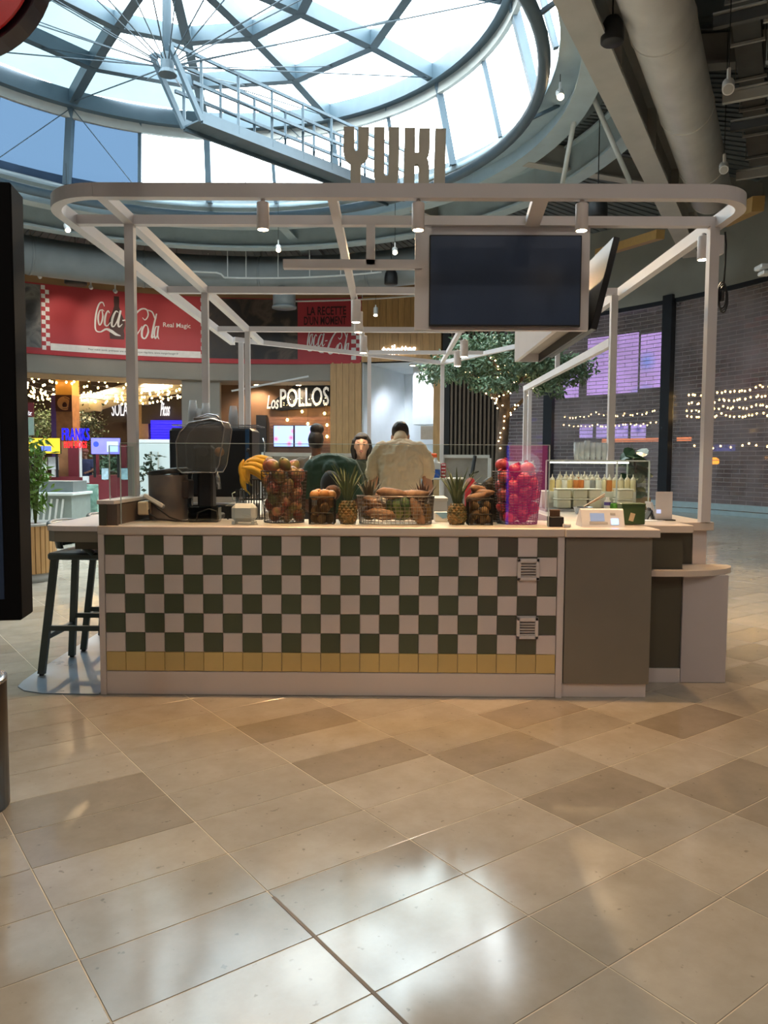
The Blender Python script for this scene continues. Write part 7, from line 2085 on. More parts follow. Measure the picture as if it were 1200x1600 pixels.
def stander(px, Y, ztop, lab, skin, shirt, face, hair, hairmat, extra):
    x = at(px, 700, Y).x
    t = thing('person', lab, 'person', (x, Y, 0))
    s = ztop / 1.72
    b = MB()
    legs(b, (0, 0, 0.88 * s), s)
    torso(b, [((0, 0, 0.84 * s), 0.155 * s, 0.105, X, Y_), ((0, 0, 1.02 * s), 0.13 * s, 0.09, X, Y_), ((0, 0, 1.3 * s), 0.165 * s, 0.09, X, Y_), ((0, 0, 1.4 * s), 0.13 * s, 0.075, X, Y_)])
    limb(b, [(0, 0, 1.38 * s), (0, 0.0, 1.5 * s)], [0.055, 0.05])
    R = head_shape(b, (0, face[1] * 0.02, 1.59 * s), face, (0, face[1] * 0.2, 1), s)
    for sg in (-1, 1):
        wr = Vector((sg * 0.16, face[1] * 0.26, 1.02 * s))
        limb(b, [(sg * 0.18 * s, 0, 1.35 * s), (sg * 0.225 * s, 0.02, 1.08 * s), wr], [0.048, 0.038, 0.028])
        hand(b, wr, (-sg * 0.3, face[1] * 0.9, 0), (0, 0, 1))
    fuse(b, 'body', skin, t, 0.010, 4)
    b = MB()
    torso(b, [((0, 0, 0.85 * s), 0.175 * s, 0.125, X, Y_), ((0, 0, 1.02 * s), 0.155 * s, 0.11, X, Y_), ((0, 0, 1.3 * s), 0.185 * s, 0.11, X, Y_), ((0, 0, 1.41 * s), 0.14 * s, 0.085, X, Y_), ((0, 0, 1.44 * s), 0.07, 0.065, X, Y_)])
    for sg in (-1, 1):
        limb(b, [(sg * 0.165 * s, 0, 1.36 * s), (sg * 0.20 * s, 0.01, 1.25 * s), (sg * 0.225 * s, 0.02, 1.1 * s)], [0.07, 0.06, 0.052])
    fuse(b, 'top', shirt, t, 0.011, 4, 0.012)
    hair(t, s)
    b = MB(); legs(b, (0, 0, 0.86 * s), s * 1.1); fuse(b, 'trousers', M_TROUS, t, 0.014, 3)
    shoes(t, (0, 0), face[1], 0.1)
    extra(t, s)
    return t
# --- woman with black bob facing the camera, behind
def bob(t, s):
    b = MB(); c = Vector((0, 0.0, 1.60 * s))
    b.ball(c + Vector((0, 0.03, 0.02)), 1, 20, 14, (0.093, 0.095, 0.105))
    for sg in (-1, 1): limb(b, [c + Vector((sg * 0.072, 0.0, 0.03)), c + Vector((sg * 0.085, 0.0, -0.06)), c + Vector((sg * 0.075, -0.01, -0.14))], [0.03, 0.033, 0.024])
    limb(b, [c + Vector((0, 0.06, 0.0)), c + Vector((0, 0.06, -0.12))], [0.075, 0.065])
    b.ball(c + Vector((0, -0.06, 0.068)), 1, 14, 8, (0.066, 0.03, 0.03))
    fuse(b, 'hair', M_HAIRB, t, 0.008, 3, 0.006)
def girl_extra(t, s):
    for sg in (-1, 1):
        b = MB(); b.ball((sg * 0.031 * s, -0.108 * s, 1.597 * s), 1, 10, 8, (0.013, 0.006, 0.007)); b.build('eye', mat('dark_eye', (40, 30, 28), 0.3), t, True)
        b = MB(); b.tube([(sg * 0.018, -0.108 * s, 1.618 * s), (sg * 0.045, -0.103 * s, 1.620 * s)], 0.003, 5); b.build('eyebrow', M_HAIRB, t)
    b = MB(); b.ball((0, -0.126 * s, 1.522 * s), 1, 12, 6, (0.021, 0.006, 0.007)); b.build('mouth', mat('muted_lip', (160, 92, 88), 0.4), t, True)
    b = MB()
    for sg in (-1, 1): b.tube([(sg * 0.06, -0.085, 1.43 * s), (sg * 0.075, -0.115, 1.33 * s), (sg * 0.085, -0.118, 1.15 * s)], 0.022, 8, flat=0.3)
    torso(b, [((0, -0.005, 0.75 * s), 0.185 * s, 0.128, X, Y_), ((0, -0.008, 1.12 * s), 0.165 * s, 0.12, X, Y_)])
    fuse(b, 'apron', M_WHITEC, t, 0.011, 3)
stander(565, 8.0, 1.68, 'person with black bobbed hair in dark top and white apron facing forward', M_SKIN3, M_NAVY, (0, -1, -0.25), bob, M_HAIRB, girl_extra)
# --- person with hair bun, turned away, grey jacket
def bun(t, s):
    b = MB(); c = Vector((0, 0.0, 1.60 * s))
    b.ball(c + Vector((0, -0.02, 0.015)), 1, 20, 14, (0.084, 0.10, 0.10)); b.ball(c + Vector((0.01, -0.02, 0.125)), 1, 16, 12, (0.075, 0.07, 0.062))
    fuse(b, 'hair', M_HAIRB, t, 0.008, 2, 0.01)
def bun_extra(t, s):
    b = MB(); b.tube([(-0.05, -0.075, 1.44 * s), (-0.09, -0.11, 1.32 * s), (-0.10, -0.12, 1.1 * s)], 0.012, 6, flat=0.3); b.build('strap', M_WHITEC, t, True)
stander(494, 8.2, 1.72, 'person with a dark hair bun in grey jacket behind the green shirt', M_SKIN2, M_GREY, (0.3, 1, -0.1), bun, M_HAIRB, bun_extra)
# ================================================================== left side: bar table, stools, floor plate
M_STOOL = mat('dark_green_grey_plastic', (62, 72, 68), 0.45, 0, 0.06, 4)
fp = thing('floor_plate', 'rounded blue grey steel plate on the floor under the stools', 'floor plate', (-1.95, 5.2, 0))
pts = [(-1.71, 4.44), (-2.05, 4.45), (-2.18, 4.50), (-2.255, 4.58), (-2.28, 4.70), (-2.30, 5.0), (-2.32, 6.0), (-2.30, 6.3), (-2.2, 6.42), (-1.71, 6.42)]
b = MB(); b.prism([(x, y) for x, y in pts], (0, 0, 0), (1, 0, 0), (0, 1, 0), 0.006); b.build('plate', mat('blue_grey_steel', (142, 160, 176), 0.3, 0.5, 0.2, 3, rvar=0.1), fp, world=True)
tt = thing('bar_table', 'white bar table top with rounded corner fixed to the left of the counter', 'table', (-1.87, 5.3, 0))
pts = [(-1.70, 4.47), (-1.90, 4.475), (-1.98, 4.49), (-2.03, 4.53), (-2.05, 4.59), (-2.055, 4.7), (-2.08, 5.5), (-2.09, 6.1), (-2.07, 6.2), (-2.0, 6.25), (-1.70, 6.25)]
b = MB(); b.prism(pts, (0, 0, 0.965), (1, 0, 0), (0, 1, 0), 0.03); b.build('table_top', M_LAM, tt, world=True)
pts2 = [((x + 1.70) * 0.985 - 1.70, 5.36 + (y - 5.36) * 0.99) for x, y in pts]
b = MB(); b.prism(pts2, (0, 0, 0.90), (1, 0, 0), (0, 1, 0), 0.065); b.build('apron_edge', M_OLIVE, tt, world=True)
for y in (4.75, 5.95):
    b = MB(); b.bar((-1.705, y, 0.86), (-1.95, y, 0.86), 0.04, 0.06); b.build('bracket', M_OLIVE_D, tt, world=True)
def stool(loc, rz, lab):
    t = thing('bar_stool', lab, 'stool', loc, rz, group='dark bar stools at the bar table')
    # local: front towards +x
    SH = 0.76
    for sx in (-1, 1):
        for sy in (-1, 1):
            b = MB(); b.bar((sx * 0.235, sy * 0.235, 0.01), (sx * 0.165, sy * 0.165, SH - 0.02), 0.042, 0.034); lg_ = b.build('leg', M_STOOL, t)
            b = MB(); b.cyl((sx * 0.235, sy * 0.235, 0.0), (sx * 0.235, sy * 0.235, 0.014), 0.016, n=8); b.build('foot_pad', M_BLACK, lg_)
    for z, q in ((0.30, 0.208), (0.24, 0.214)):
        for s_ in (-1, 1):
            b = MB(); b.bar((-q if z > 0.25 else s_ * q, s_ * q if z > 0.25 else -q, z), (q if z > 0.25 else s_ * q, s_ * q if z > 0.25 else q, z), 0.026, 0.032); b.build('footrest_bar', M_STOOL, t)
    b = MB(); b.bbox((0, 0, SH), (0.40, 0.40, 0.045), 0.02); b.build('seat', M_STOOL, t)
    # wrap-round back: hoop from the rear corners
    b = MB(); path = [(0.10, -0.21, SH + 0.02), (-0.02, -0.225, SH + 0.12), (-0.14, -0.215, SH + 0.19)]
    arc = [(-0.14 - 0.09 * math.sin(PI * k / 10), -0.215 * math.cos(PI * k / 10), SH + 0.19 + 0.02 * math.sin(PI * k / 10)) for k in range(11)]
    b.tube(path[:-1] + arc + [(-0.02, 0.225, SH + 0.12), (0.10, 0.21, SH + 0.02)], 0.018, 8); b.build('back_hoop', M_STOOL, t, True)
    b = MB()
    n = 10
    vs = []
    for k in range(n + 1):
        a = PI * k / n; x = -0.135 - 0.088 * math.sin(a); y = -0.21 * math.cos(a)
        vs += [(x + 0.03, y * 0.95, SH + 0.05), (x, y, SH + 0.195 + 0.02 * math.sin(a))]
    fs = [(2 * k, 2 * k + 2, 2 * k + 3, 2 * k + 1) for k in range(n)]
    vs2 = [(x + 0.012, y * 0.97, z) for x, y, z in vs]
    b.add(vs + vs2, fs + [tuple(i + len(vs) for i in f[::-1]) for f in fs] + [(2 * k + 1, 2 * k + 3, 2 * k + 3 + len(vs), 2 * k + 1 + len(vs)) for k in range(n)] + [(2 * k + 2, 2 * k, 2 * k + len(vs), 2 * k + 2 + len(vs)) for k in range(n)])
    b.build('backrest', M_STOOL, t, True)
    return t
s0 = stool((-1.985, 5.06, 0.006), 0.0, 'front dark bar stool at the bar table, nearest the camera')
dup(s0, (-1.995, 5.72, 0.006), (0, 0, 0.1), 'rear dark bar stool at the bar table, half hidden by the first')

# ================================================================== black totem at the left edge
tm_ = thing('display_totem', 'black display totem on a round post at the left edge', 'totem', (-1.62, 2.95, 0))
b = MB(); b.lathe([(0.17, 0), (0.17, 0.5), (0.165, 0.515)], (-1.685, 2.95, 0), 32); b.build('base_drum', mat('dark_bronze_drum', (58, 52, 46), 0.35, 0.4), tm_, True, True)
b = MB(); b.lathe([(0.172, 0.505), (0.172, 0.52), (0.15, 0.522)], (-1.685, 2.95, 0), 32); b.build('metal_ring', M_CHROME, tm_, True, True)
b = MB(); b.lathe([(0.15, 0.515), (0.15, 0.8)], (-1.69, 2.95, 0), 28); b.build('post', mat('copper_brown_post', (110, 66, 40), 0.3, 0.6), tm_, True, True)
Rz_ = Matrix.Rotation(math.radians(10), 3, 'Z')
b = MB(); b.bbox((-1.93, 2.95, 1.59), (0.98, 0.16, 1.67), 0.006, R=Rz_); b.build('casing', mat('dull_black_casing', (9, 9, 11), 0.8, spec=0.15), tm_, world=True)
b = MB(); b.bbox(Vector((-1.93, 2.95, 1.59)) + Rz_ @ Vector((0, -0.082, 0)), (0.86, 0.006, 1.5), 0.002, R=Rz_); b.build('screen_face', M_SCREEN, tm_, world=True)

# ================================================================== plants and planters
def leaf_cloud(n, fn, L, W, seed, up_bias=0.2):
    rr = random.Random(seed); b = MB()
    for _ in range(n):
        p = fn(rr)
        d = Vector((rr.uniform(-1, 1), rr.uniform(-1, 1), rr.uniform(-0.9, 0.6) + up_bias)).normalized()
        s = d.cross(Vector((rr.uniform(-1, 1), rr.uniform(-1, 1), rr.uniform(-1, 1)))).normalized()
        l, w = L * rr.uniform(0.6, 1.2), W * rr.uniform(0.7, 1.1)
        nn = d.cross(s) * (l * 0.12)
        b.add([p, p + d * l * 0.5 + s * w, p + d * l, p + d * l * 0.5 - s * w, p + d * l * 0.5 + nn], [(0, 1, 4), (1, 2, 4), (2, 3, 4), (3, 0, 4)])
    return b
M_LEAF = mat('grey_green_leaf', (92, 116, 90), 0.45, 0, 0.3, 3)
M_LEAFD = mat('dark_green_leaf', (40, 58, 42), 0.4, 0, 0.3, 6)
M_LEAFB = mat('fresh_green_leaf', (104, 142, 60), 0.45, 0, 0.25, 6)
M_BARK = mat('brown_bark', (78, 64, 54), 0.8, 0, 0.3, 12, 0.6, 40)
TY = 15.5
tr_ = thing('tree', 'leafy tree wound with tiny lights behind the kiosk', 'tree', (at(786, 700, TY).x, TY, 0))
tx = at(786, 700, TY).x
def tpt(px, py, dy=0.0):
    p = at(px, py, TY + dy); return Vector((p.x, TY + dy, p.z))
base = Vector((tx, TY, 0.5))
fork = tpt(788, 648)
b = MB(); b.tube([base, tpt(783, 720), tpt(785, 690), fork, tpt(790, 620), tpt(786, 590)], [0.14, 0.125, 0.115, 0.11, 0.085, 0.05], 12)
brs = [[fork, tpt(806, 636), tpt(822, 620), tpt(836, 596)], [tpt(787, 640), tpt(770, 612), tpt(748, 592), tpt(722, 575)], [tpt(790, 620), tpt(808, 598), tpt(838, 575, 0.4), tpt(872, 560, 0.5)], [tpt(786, 600), tpt(778, 575, -0.4), tpt(760, 552, -0.6)], [tpt(786, 600), tpt(794, 570, 0.6), tpt(804, 545, 0.8)], [tpt(787, 640), tpt(772, 622, 0.5), tpt(740, 600, 0.9)]]
for k in brs: b.tube(k, [0.055, 0.042, 0.03, 0.018], 8)
b.build('trunk', M_BARK, tr_, True, True)
lobes = [(tpt(786, 560), 1.0, 0.42), (tpt(720, 572), 0.62, 0.26), (tpt(690, 582, -0.3), 0.45, 0.22), (tpt(752, 545, 0.3), 0.6, 0.3), (tpt(840, 570), 0.68, 0.34), (tpt(880, 580, 0.2), 0.5, 0.3), (tpt(905, 572), 0.34, 0.22), (tpt(820, 545, 0.4), 0.75, 0.33), (tpt(860, 605, -0.2), 0.32, 0.18), (tpt(770, 600, -0.4), 0.5, 0.15)]
def crown(rr):
    c, r, h = rr.choices(lobes, [l[1] ** 2 for l in lobes])[0]
    a = rr.uniform(0, 2 * PI); q = rr.random() ** 0.4; e = rr.uniform(-1, 1)
    return c + Vector((r * q * math.cos(a), r * q * math.sin(a), h * e * math.sqrt(max(0, 1 - (q * 0.8) ** 2))))
leaf_cloud(7500, crown, 0.13, 0.03, 4, -0.1).build('foliage', M_LEAF, tr_, world=True, kind='stuff')
lm = MB().ball((0, 0, 0), 0.014, 6, 4).mesh('fairy_light', glow('fairy_light', (255, 214, 150), 14))
rr = random.Random(2)
for k in range(70):
    br_ = rr.choice(brs + [[base + Vector((0, 0, 0.6)), tpt(785, 690), fork]])
    i = rr.randrange(len(br_) - 1); p = br_[i].lerp(br_[i + 1], rr.random()) + Vector((rr.uniform(-.12, .12), -0.13, rr.uniform(-.06, .06)))
    share(lm, 'fairy_light', tr_, p - Vector((tx, TY, 0)))
b = MB(); b.lathe([(0.55, 0), (0.6, 0.02), (0.62, 0.5), (0.6, 0.52), (0.56, 0.5)], (tx, TY, 0), 32); b.build('tub', mat('grey_tub_wall', (120, 118, 112), 0.6), tr_, True, True)

# dark fiddle-leaf plant right of the glass case
fx = at(994, 700, 9.6).x
fg = thing('potted_plant', 'dark broad-leaved plant in a wooden pot behind the glass case', 'plant', (fx, 9.6, 0))
b = MB(); b.lathe([(0.15, 0.5), (0.18, 0.52), (0.19, 0.95), (0.18, 0.96)], n=24); b.build('pot', M_WOOD, fg, True)
b = MB(); b.span(-0.12, 0.12, -0.12, 0.12, 0, 0.5); b.build('pot_stand', M_OLIVE_D, fg)
b = MB(); b.tube([(0, 0, 0.9), (0.01, 0, 1.2), (-0.03, 0, 1.55)], 0.015, 6); b.build('stem', M_BARK, fg, True)
rr = random.Random(8)
for k in range(34):
    z = 1.0 + 0.58 * (k / 34); a = k * 2.399; l = 0.21 * rr.uniform(0.8, 1.15); w = 0.085
    d0 = Vector((math.cos(a), math.sin(a), rr.uniform(-0.3, 0.7))).normalized(); s_ = Matrix.Rotation(rr.uniform(-1.1, 1.1), 3, d0) @ d0.cross(Vector((0, 0, 1))).normalized(); nn = s_.cross(d0)
    p0 = Vector((-0.02, 0, z)); vs, fs = [], []
    for i, (u, ww) in enumerate(((0.1, 0.1), (0.35, 0.7), (0.65, 1.0), (0.88, 0.75), (1.0, 0.1))):
        c = p0 + d0 * (l * u) - Vector((0, 0, 0.05 * u * u)); vs += [c - s_ * w * ww, c - nn * 0.008, c + s_ * w * ww]
    for i in range(4): fs += [(i * 3, i * 3 + 1, i * 3 + 4, i * 3 + 3), (i * 3 + 1, i * 3 + 2, i * 3 + 5, i * 3 + 4)]
    lf = MB(); lf.add(vs, fs); lf.build('leaf', mat('broad_dark_leaf', (58, 86, 60), 0.35, 0, 0.25, 6), fg)

# round slatted planter and the bright plant beside the totem
pc_ = on_z(30, 912, 0); pc_.y += 0.3
rp2 = thing('round_planter', 'round planter clad with upright wooden slats at the left', 'planter', (pc_.x - 0.13, pc_.y, 0))
b = MB(); b.lathe([(0.38, 0.0), (0.38, 0.1)], n=36); b.build('plinth', mat('pale_plinth', (170, 176, 178), 0.5), rp2, True)
for k in range(40):
    a = 2 * PI * k / 40
    b = MB(); b.box((0.385 * math.cos(a), 0.385 * math.sin(a), 0.37), (0.02, 0.052, 0.54), a); b.build('slat', M_WOOD, rp2)
b = MB(); b.lathe([(0.40, 0.635), (0.405, 0.64), (0.405, 0.665), (0.36, 0.668), (0.355, 0.62), (0.02, 0.615)], n=36); b.build('rim', M_STEEL_GREY, rp2, True)
b = MB(); b.lathe([(0.37, 0.1), (0.37, 0.63)], n=30); b.build('liner', M_BLACK, rp2, True)
b = MB(); b.lathe([(0.353, 0.62), (0.34, 0.635), (0.02, 0.64)], n=30); b.build('bark_chips', mat('bark_chips', (66, 44, 38), 0.9, 0, 0.4, 60, 0.8, 120), rp2)
fpnt = thing('leafy_plant', 'bright green drooping plant half hidden by the black totem', 'plant', (pc_.x + 0.06, pc_.y, 0.64))
fpnt.location.z = 0.64
b = MB()
for k in range(5): b.tube([(0, 0, 0), (0.05 * math.cos(k * 1.3), 0.05 * math.sin(k * 1.3), 0.5), (0.12 * math.cos(k * 1.3), 0.12 * math.sin(k * 1.3), 0.9)], [0.012, 0.01, 0.005], 5)
b.build('stems', mat('green_stem', (96, 116, 60), 0.6), fpnt, True)
leaf_cloud(220, lambda r_: Vector((r_.gauss(0, 0.07), r_.gauss(0, 0.07), r_.uniform(0.2, 1.0))), 0.14, 0.022, 7, -0.2).build('foliage', M_LEAFB, fpnt, kind='stuff')

# ================================================================== hot-dog stand and neighbours, far left
KY = 20.0
def kp(px, py, Y=KY): return at(px, py, Y)
def panel(t, nm, px0, px1, py0, py1, Y, m, th=0.06):
    q0, q1 = at(px0, py1, Y), at(px1, py0, Y)
    b = MB(); b.bbox(((q0.x + q1.x) / 2, Y + th / 2, (q0.z + q1.z) / 2), (abs(q1.x - q0.x), th, abs(q1.z - q0.z)), 0.004); return b.build(nm, m, t, world=True)
M_MAROON = mat('maroon_panel', (112, 40, 48), 0.5, 0, 0.08, 3)
# grey slatted counter in the middle ground
sc2 = thing('slatted_counter', 'grey green counter with white slanted slats at the left', 'counter', kp(80, 820, 12.5))
z1 = kp(80, 770, 12.5).z
xa, xb, xc = kp(30, 800, 12.5).x, kp(82, 800, 12.5).x, kp(112, 800, 12.5).x
b = MB(); b.span(xa - 0.6, xc, 12.5, 13.3, 0, z1 - 0.04); b.build('body', mat('sage_grey', (128, 140, 136), 0.5), sc2, world=True)
b = MB(); b.bbox(((xa - 0.6 + xc) / 2, 12.88, z1 - 0.02), (xc - xa + 0.68, 0.86, 0.045), 0.006); b.build('counter_top', mat('pale_top_edge', (196, 206, 206), 0.4), sc2, world=True)
b = MB(); b.span(xa - 0.6, xc - 0.02, 12.62, 13.2, z1, kp(80, 752, 12.6).z); b.build('upper_box', mat('grey_display_box', (104, 112, 112), 0.45), sc2, world=True)
for k in range(9):
    x = xa - 0.1 + (xc - xa) * (k + 0.5) / 9
    b = MB(); b.bar((x - 0.06, 12.49, 0.15), (x + 0.02, 12.49, z1 - 0.1), 0.03, 0.02); b.build('slat', mat('white_slat', (206, 212, 212), 0.4), sc2, world=True)
gp_ = thing('photo_panel', 'green tinted photo panel of people right of the slatted counter', 'panel', kp(132, 800, 13.4))
panel(gp_, 'print', 111, 152, 757, 850, 13.4, photo_mat('green_photo_print', [(40, 60, 56), (84, 120, 108), (150, 190, 176), (60, 86, 78)], 3.0, 5))
wl = thing('white_partition', 'white partition box with handle frame behind the front post', 'partition', kp(248, 760, 14))
panel(wl, 'panel', 214, 280, 687, 800, 14, M_WHITEWALL, 0.3)
q0, q1 = kp(234, 706, 13.95), kp(247, 738, 13.95)
b = MB(); b.tube([(q0.x, 13.97, q1.z), (q0.x, 13.97, q0.z), (q1.x, 13.97, q0.z), (q1.x, 13.97, q1.z)], 0.012, 5); b.build('handle_frame', M_STEEL_GREY, wl, world=True)
b = MB(); b.span(kp(214, 800, 14).x, kp(280, 800, 14).x, 14.02, 14.28, 0, kp(248, 799, 14).z); b.build('foot', M_WHITEWALL, wl, world=True)
for i, (px, py, n, lab) in enumerate(((234, 728, 60, 'small dark plant in front of the white partition'), (217, 752, 26, 'smaller dark plant beside the front post'))):
    p = at(px, py, 13.0); t = thing('potted_plant', lab, 'plant', (p.x, 13.0, 0))
    leaf_cloud(n, lambda r_: Vector((r_.gauss(0, 0.08), r_.gauss(0, 0.06), p.z + r_.uniform(-0.18, 0.2))), 0.12, 0.035, 20 + i).build('foliage', M_LEAFD, t, kind='stuff')
    b = MB(); b.tube([(0, 0, 0.4), (0.01, 0, p.z)], 0.012, 6); b.build('stem', M_BARK, t)
    b = MB(); b.lathe([(0.12, 0), (0.15, 0.42)], n=20); b.build('pot', M_DKPLAST, t, True)
# the stand
st = thing('food_stand', 'maroon food stand with counter and display under the blue lit sign', 'food stand', (kp(110, 800).x, KY, 0))
zc = kp(100, 745).z
b = MB(); b.span(kp(40, 800).x, kp(165, 800).x, KY, KY + 1.0, 0, zc); b.build('counter', M_MAROON, st, world=True)
b = MB(); b.span(kp(148, 800).x, kp(216, 800).x, KY - 0.3, KY + 0.8, 0, zc + 0.05); b.build('side_counter', M_MAROON, st, world=True)
panel(st, 'maroon_post', 107, 122, 697, 752, KY + 0.3, M_MAROON, 0.2); panel(st, 'maroon_post', 190, 196, 695, 755, KY + 0.3, M_MAROON, 0.12); panel(st, 'maroon_post', 150, 153, 708, 755, KY + 0.3, M_MAROON, 0.1)
panel(st, 'camel_post', 92, 107, 690, 752, KY + 0.6, MATS['camel_cladding'], 0.2)
fk = thing('lit_sign', 'blue lit capitals over red lit capitals on a white pole', 'sign', kp(125, 752, 19.6))
Y = 19.6
for body, x0, x1, y0, y1, m in (('FRANKS', 98, 140, 688, 669, glow('blue_lit_letters', (20, 20, 255), 1.3)), ('HOT DOGS', 101, 136, 700, 689.5, glow('red_lit_letters', (255, 30, 40), 1.1))):
    p0, p1, pz = at(x0, y0, Y), at(x1, y0, Y), at(x0, y1, Y)
    place2d(text_mb(body, p1.x - p0.x, pz.z - p0.z, 0.04, 0.0, 0, 1.15), p0, (1, 0, 0), (0, 0, 1)).build('lettering', m, fk, world=True)
b = MB(); b.cyl(at(125.5, 689, Y + 0.1), Vector((at(125.5, 700, Y + 0.1).x, Y + 0.1, zc)), 0.035, n=10); b.build('pole', M_RAILW, fk, world=True)
def stand_screen(px0, px1, py0, py1, Y, m, lab, extra=None):
    t = thing('menu_screen', lab, 'screen', at((px0 + px1) / 2, py1, Y))
    cs_ = panel(t, 'casing', px0, px1, py0, py1, Y, M_BEZ); panel(cs_, 'screen_face', px0 + 0.7, px1 - 0.7, py0 + 0.7, py1 - 0.7, Y - 0.012, m, 0.01)
    if extra: extra(t)
    q = at((px0 + px1) / 2, py1, Y)
    for d in (-0.3, 0.3):
        b = MB(); b.bar((q.x + d, Y + 0.05, q.z), (q.x + d, Y + 0.05, zc), 0.05, 0.05); b.build('leg', M_BLACK, t, world=True)
def yel(t):
    panel(t, 'blue_motif', 59, 80, 697, 705, 19.38, glow('blue_motif_light', (90, 110, 230), 1.0), 0.01)
def blu(t):
    panel(t, 'picture_frame', 167, 184, 690, 706, 19.38, glow('pale_motif_light', (170, 200, 235), 1.0), 0.01)
    c = at(150, 694, 19.38); b = MB(); b.cyl(c, c + Vector((0, 0.01, 0)), 0.07, n=16); b.build('round_motif', glow('deep_blue_motif', (50, 70, 220), 1.2), t, world=True)
stand_screen(44, 94, 684, 709, 19.4, glow('yellow_screen_light', (226, 186, 50), 0.9, 0.3, 3), 'yellow menu screen with blue motif at the far left', yel)
stand_screen(142, 188, 684, 710, 19.4, glow('violet_screen_light', (120, 120, 235), 1.0, 0.4, 3), 'violet blue menu screen right of the lit sign', blu)
for i, (x0, x1, y0, y1, lab) in enumerate(((158, 170, 731, 750, 'left of two framed menu cards on the stand'), (187, 200, 731, 750, 'right of two framed menu cards on the stand'), (62, 73, 721, 734, 'small white menu card at the far left'), (75, 91, 714, 734, 'white folded price board at the far left'), (129, 139, 744, 755, 'small blue card on the stand counter'))):
    t = thing('menu_card', lab, 'menu card', at((x0 + x1) / 2, y1, 19.7))
    cs_ = panel(t, 'frame', x0, x1, y0, y1, 19.7, M_BEZ if i < 2 else M_RAILW, 0.03); panel(cs_, 'card', x0 + 0.8, x1 - 0.8, y0 + 0.8, y1 - 0.8, 19.69, mat('pale_blue_card', (170, 200, 214), 0.5, 0, 0.3, 9) if i < 2 else mat('white_card', (214, 220, 226), 0.5, 0, 0.15, 12), 0.01)
    b = MB(); q = at((x0 + x1) / 2, y1, 19.7); b.span(q.x - 0.04, q.x + 0.04, 19.7, 19.76, min(q.z, zc + 0.0), q.z + 0.01); b.build('foot', M_RAILW, t, world=True)
wk = thing('person', 'stand worker in dark blue shirt and red cap behind the food stand', 'person', (at(135, 740, 21.35).x, 21.35, 0))
b = MB(); legs(b, (0, 0, 0.88)); torso(b, [((0, 0, 0.84), 0.155, 0.105, X, Y_), ((0, 0, 1.02), 0.14, 0.09, X, Y_), ((0, 0, 1.3), 0.17, 0.09, X, Y_), ((0, 0, 1.4), 0.13, 0.075, X, Y_)]); limb(b, [(0, 0, 1.38), (-0.02, 0, 1.5)], [0.055, 0.05])
head_shape(b, (-0.03, 0, 1.58), (-1, -0.3, -0.1), (0, 0, 1))
for sg in (-1, 1):
    limb(b, [(sg * 0.18, 0, 1.35), (sg * 0.2, -0.05, 1.1), (sg * 0.12, -0.28, 1.05)], [0.05, 0.04, 0.028]); hand(b, (sg * 0.12, -0.28, 1.05), (0, -1, 0), (0, 0, 1))
fuse(b, 'body', M_SKIN2, wk, 0.012, 3)
b = MB(); torso(b, [((0, 0, 0.85), 0.175, 0.125, X, Y_), ((0, 0, 1.02), 0.16, 0.11, X, Y_), ((0, 0, 1.3), 0.19, 0.11, X, Y_), ((0, 0, 1.42), 0.13, 0.085, X, Y_)])
for sg in (-1, 1): limb(b, [(sg * 0.165, 0, 1.36), (sg * 0.2, -0.03, 1.2)], [0.07, 0.06])
fuse(b, 'shirt', cloth('navy_shirt', (36, 40, 70)), wk, 0.012, 3)
b = MB(); b.ball((-0.02, 0, 1.64), 1, 16, 10, (0.1, 0.09, 0.07)); b.bbox((-0.13, -0.03, 1.625), (0.09, 0.12, 0.014), 0.005); b.build('cap', cloth('red_brown_cap', (120, 60, 50)), wk, True)
b = MB(); legs(b, (0, 0, 0.86), 1.1); fuse(b, 'trousers', M_TROUS, wk, 0.016, 2)
# far trees of the food court
for i, (px, py, Y, rx, rz, lab) in enumerate(((66, 664, 33, 0.9, 0.75, 'grey green tree left of the brown pillar'), (130, 668, 33, 0.9, 0.7, 'dark green tree right of the brown pillar'), (170, 728, 23.4, 0.5, 0.3, 'green hedge plant behind the stand'))):
    p = at(px, py, Y); t = thing('tree', lab, 'tree', (p.x, Y, 0))
    leaf_cloud(700, lambda r_: Vector((r_.gauss(0, rx * 0.45), r_.gauss(0, 0.35), p.z + r_.gauss(0, rz * 0.45))), 0.16, 0.05, 30 + i).build('foliage', M_LEAF if i != 1 else M_LEAFD, t, kind='stuff')
    b = MB(); b.tube([(0, 0, 0), (0.02, 0, p.z)], [0.07, 0.04], 7); b.build('trunk', M_BARK, t)
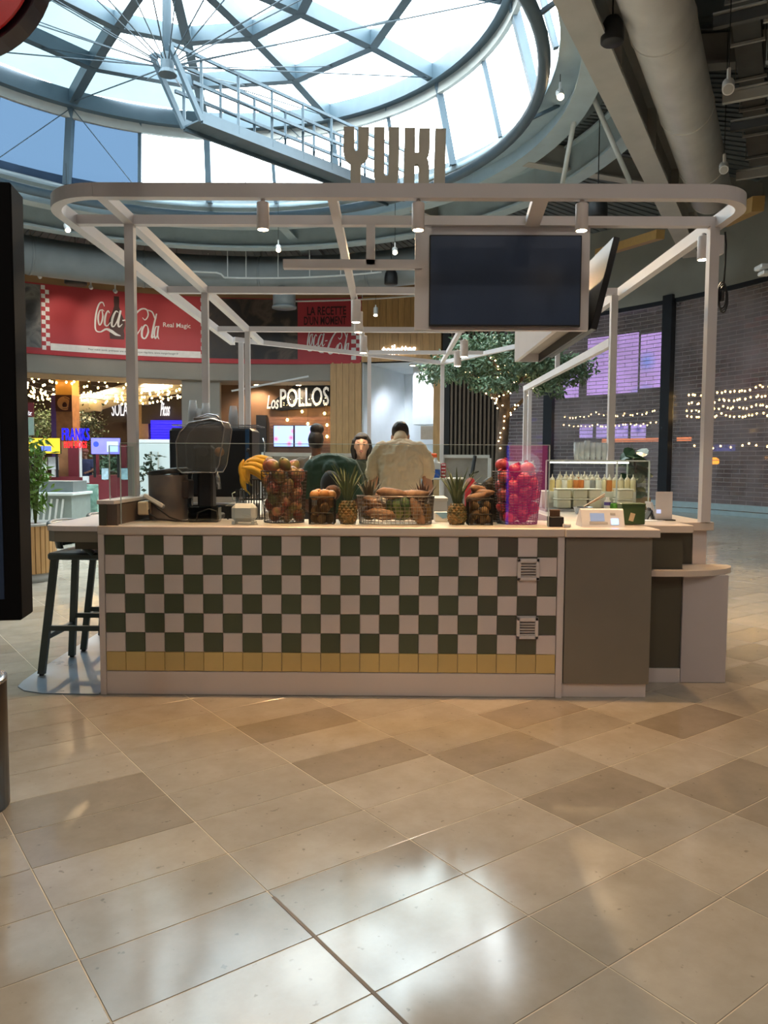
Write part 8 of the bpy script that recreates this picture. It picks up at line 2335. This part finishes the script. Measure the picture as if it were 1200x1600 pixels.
# hanging maroon board at the far left
hb = thing('hanging_board', 'maroon hanging board with white script at the far left', 'sign', at(44, 650, 25.5))
panel(hb, 'board', 30, 52, 629, 651, 25.0, M_MAROON); panel(hb, 'pale_lower_board', 34, 52, 652, 680, 25.0, mat('mint_board', (170, 196, 186), 0.5))
p0 = at(38, 649, 24.98); place2d(text_mb('Siz', 0.26, 0.15, 0.02, 0.01, 0.3), p0, (1, 0, 0), (0, 0, 1)).build('lettering', M_SIGNW, hb, world=True)
b = MB(); b.cyl(at(44, 680, 25.03), (at(44, 680, 25.03).x, 25.03, 0), 0.03, n=8); b.build('pole', M_STEEL_GREY, hb, world=True)
# unseen lamps added to brighten the food court
for i, (x, y) in enumerate(((-14.5, 31.5), (-11.5, 31.5), (-13.5, 35.0), (-10.5, 35.0), (-9.0, 32.0))):
    t = thing('downlight', 'added unseen food court downlight, place %s' % 'abcde'[i], 'lamp', (x, y, 5.58), group='added food court downlights')
    b = MB(); b.lathe([(0.16, -0.03), (0.18, -0.02), (0.18, 0.02)], n=16); b.build('trim_ring', M_LAMPB, t)
    b = MB(); b.cyl((0, 0, -0.035), (0, 0, -0.028), 0.13, n=16); b.build('lamp_lens', G_FACE, t)
    spot(t, (x, y, 5.5), (x, y - 0.5, 0), 500, (255, 228, 196), 130, 0.6, 0.12)
for i, (ph, r, lab) in enumerate(((71.5, 15.6, 'recessed lamp in the ceiling of the toilet portal'), (69, 18.0, 'recessed lamp at the back of the toilet corridor'), (88, 15.6, 'recessed lamp above the chicken shop sign'), (94, 15.6, 'recessed lamp left of the chicken shop sign'))):
    z = 5.04 if i < 2 else 4.36
    p = wall_pt(ph, z, r); t = thing('downlight', lab, 'lamp', p, group='portal downlights')
    b = MB(); b.lathe([(0.11, -0.02), (0.13, -0.015), (0.13, 0.015)], n=16); b.build('trim_ring', M_LAMPB, t)
    b = MB(); b.cyl((0, 0, -0.025), (0, 0, -0.02), 0.09, n=16); b.build('lamp_lens', G_FACE, t)
    spot(t, p - Vector((0, 0, 0.05)), p - Vector((0, 0, 3)) + (wall_pt(ph, 0, r + 1.0) - wall_pt(ph, 0, r)), 330 if i < 2 else 160, (236, 242, 255) if i < 2 else (255, 220, 180), 130, 0.6, 0.1)
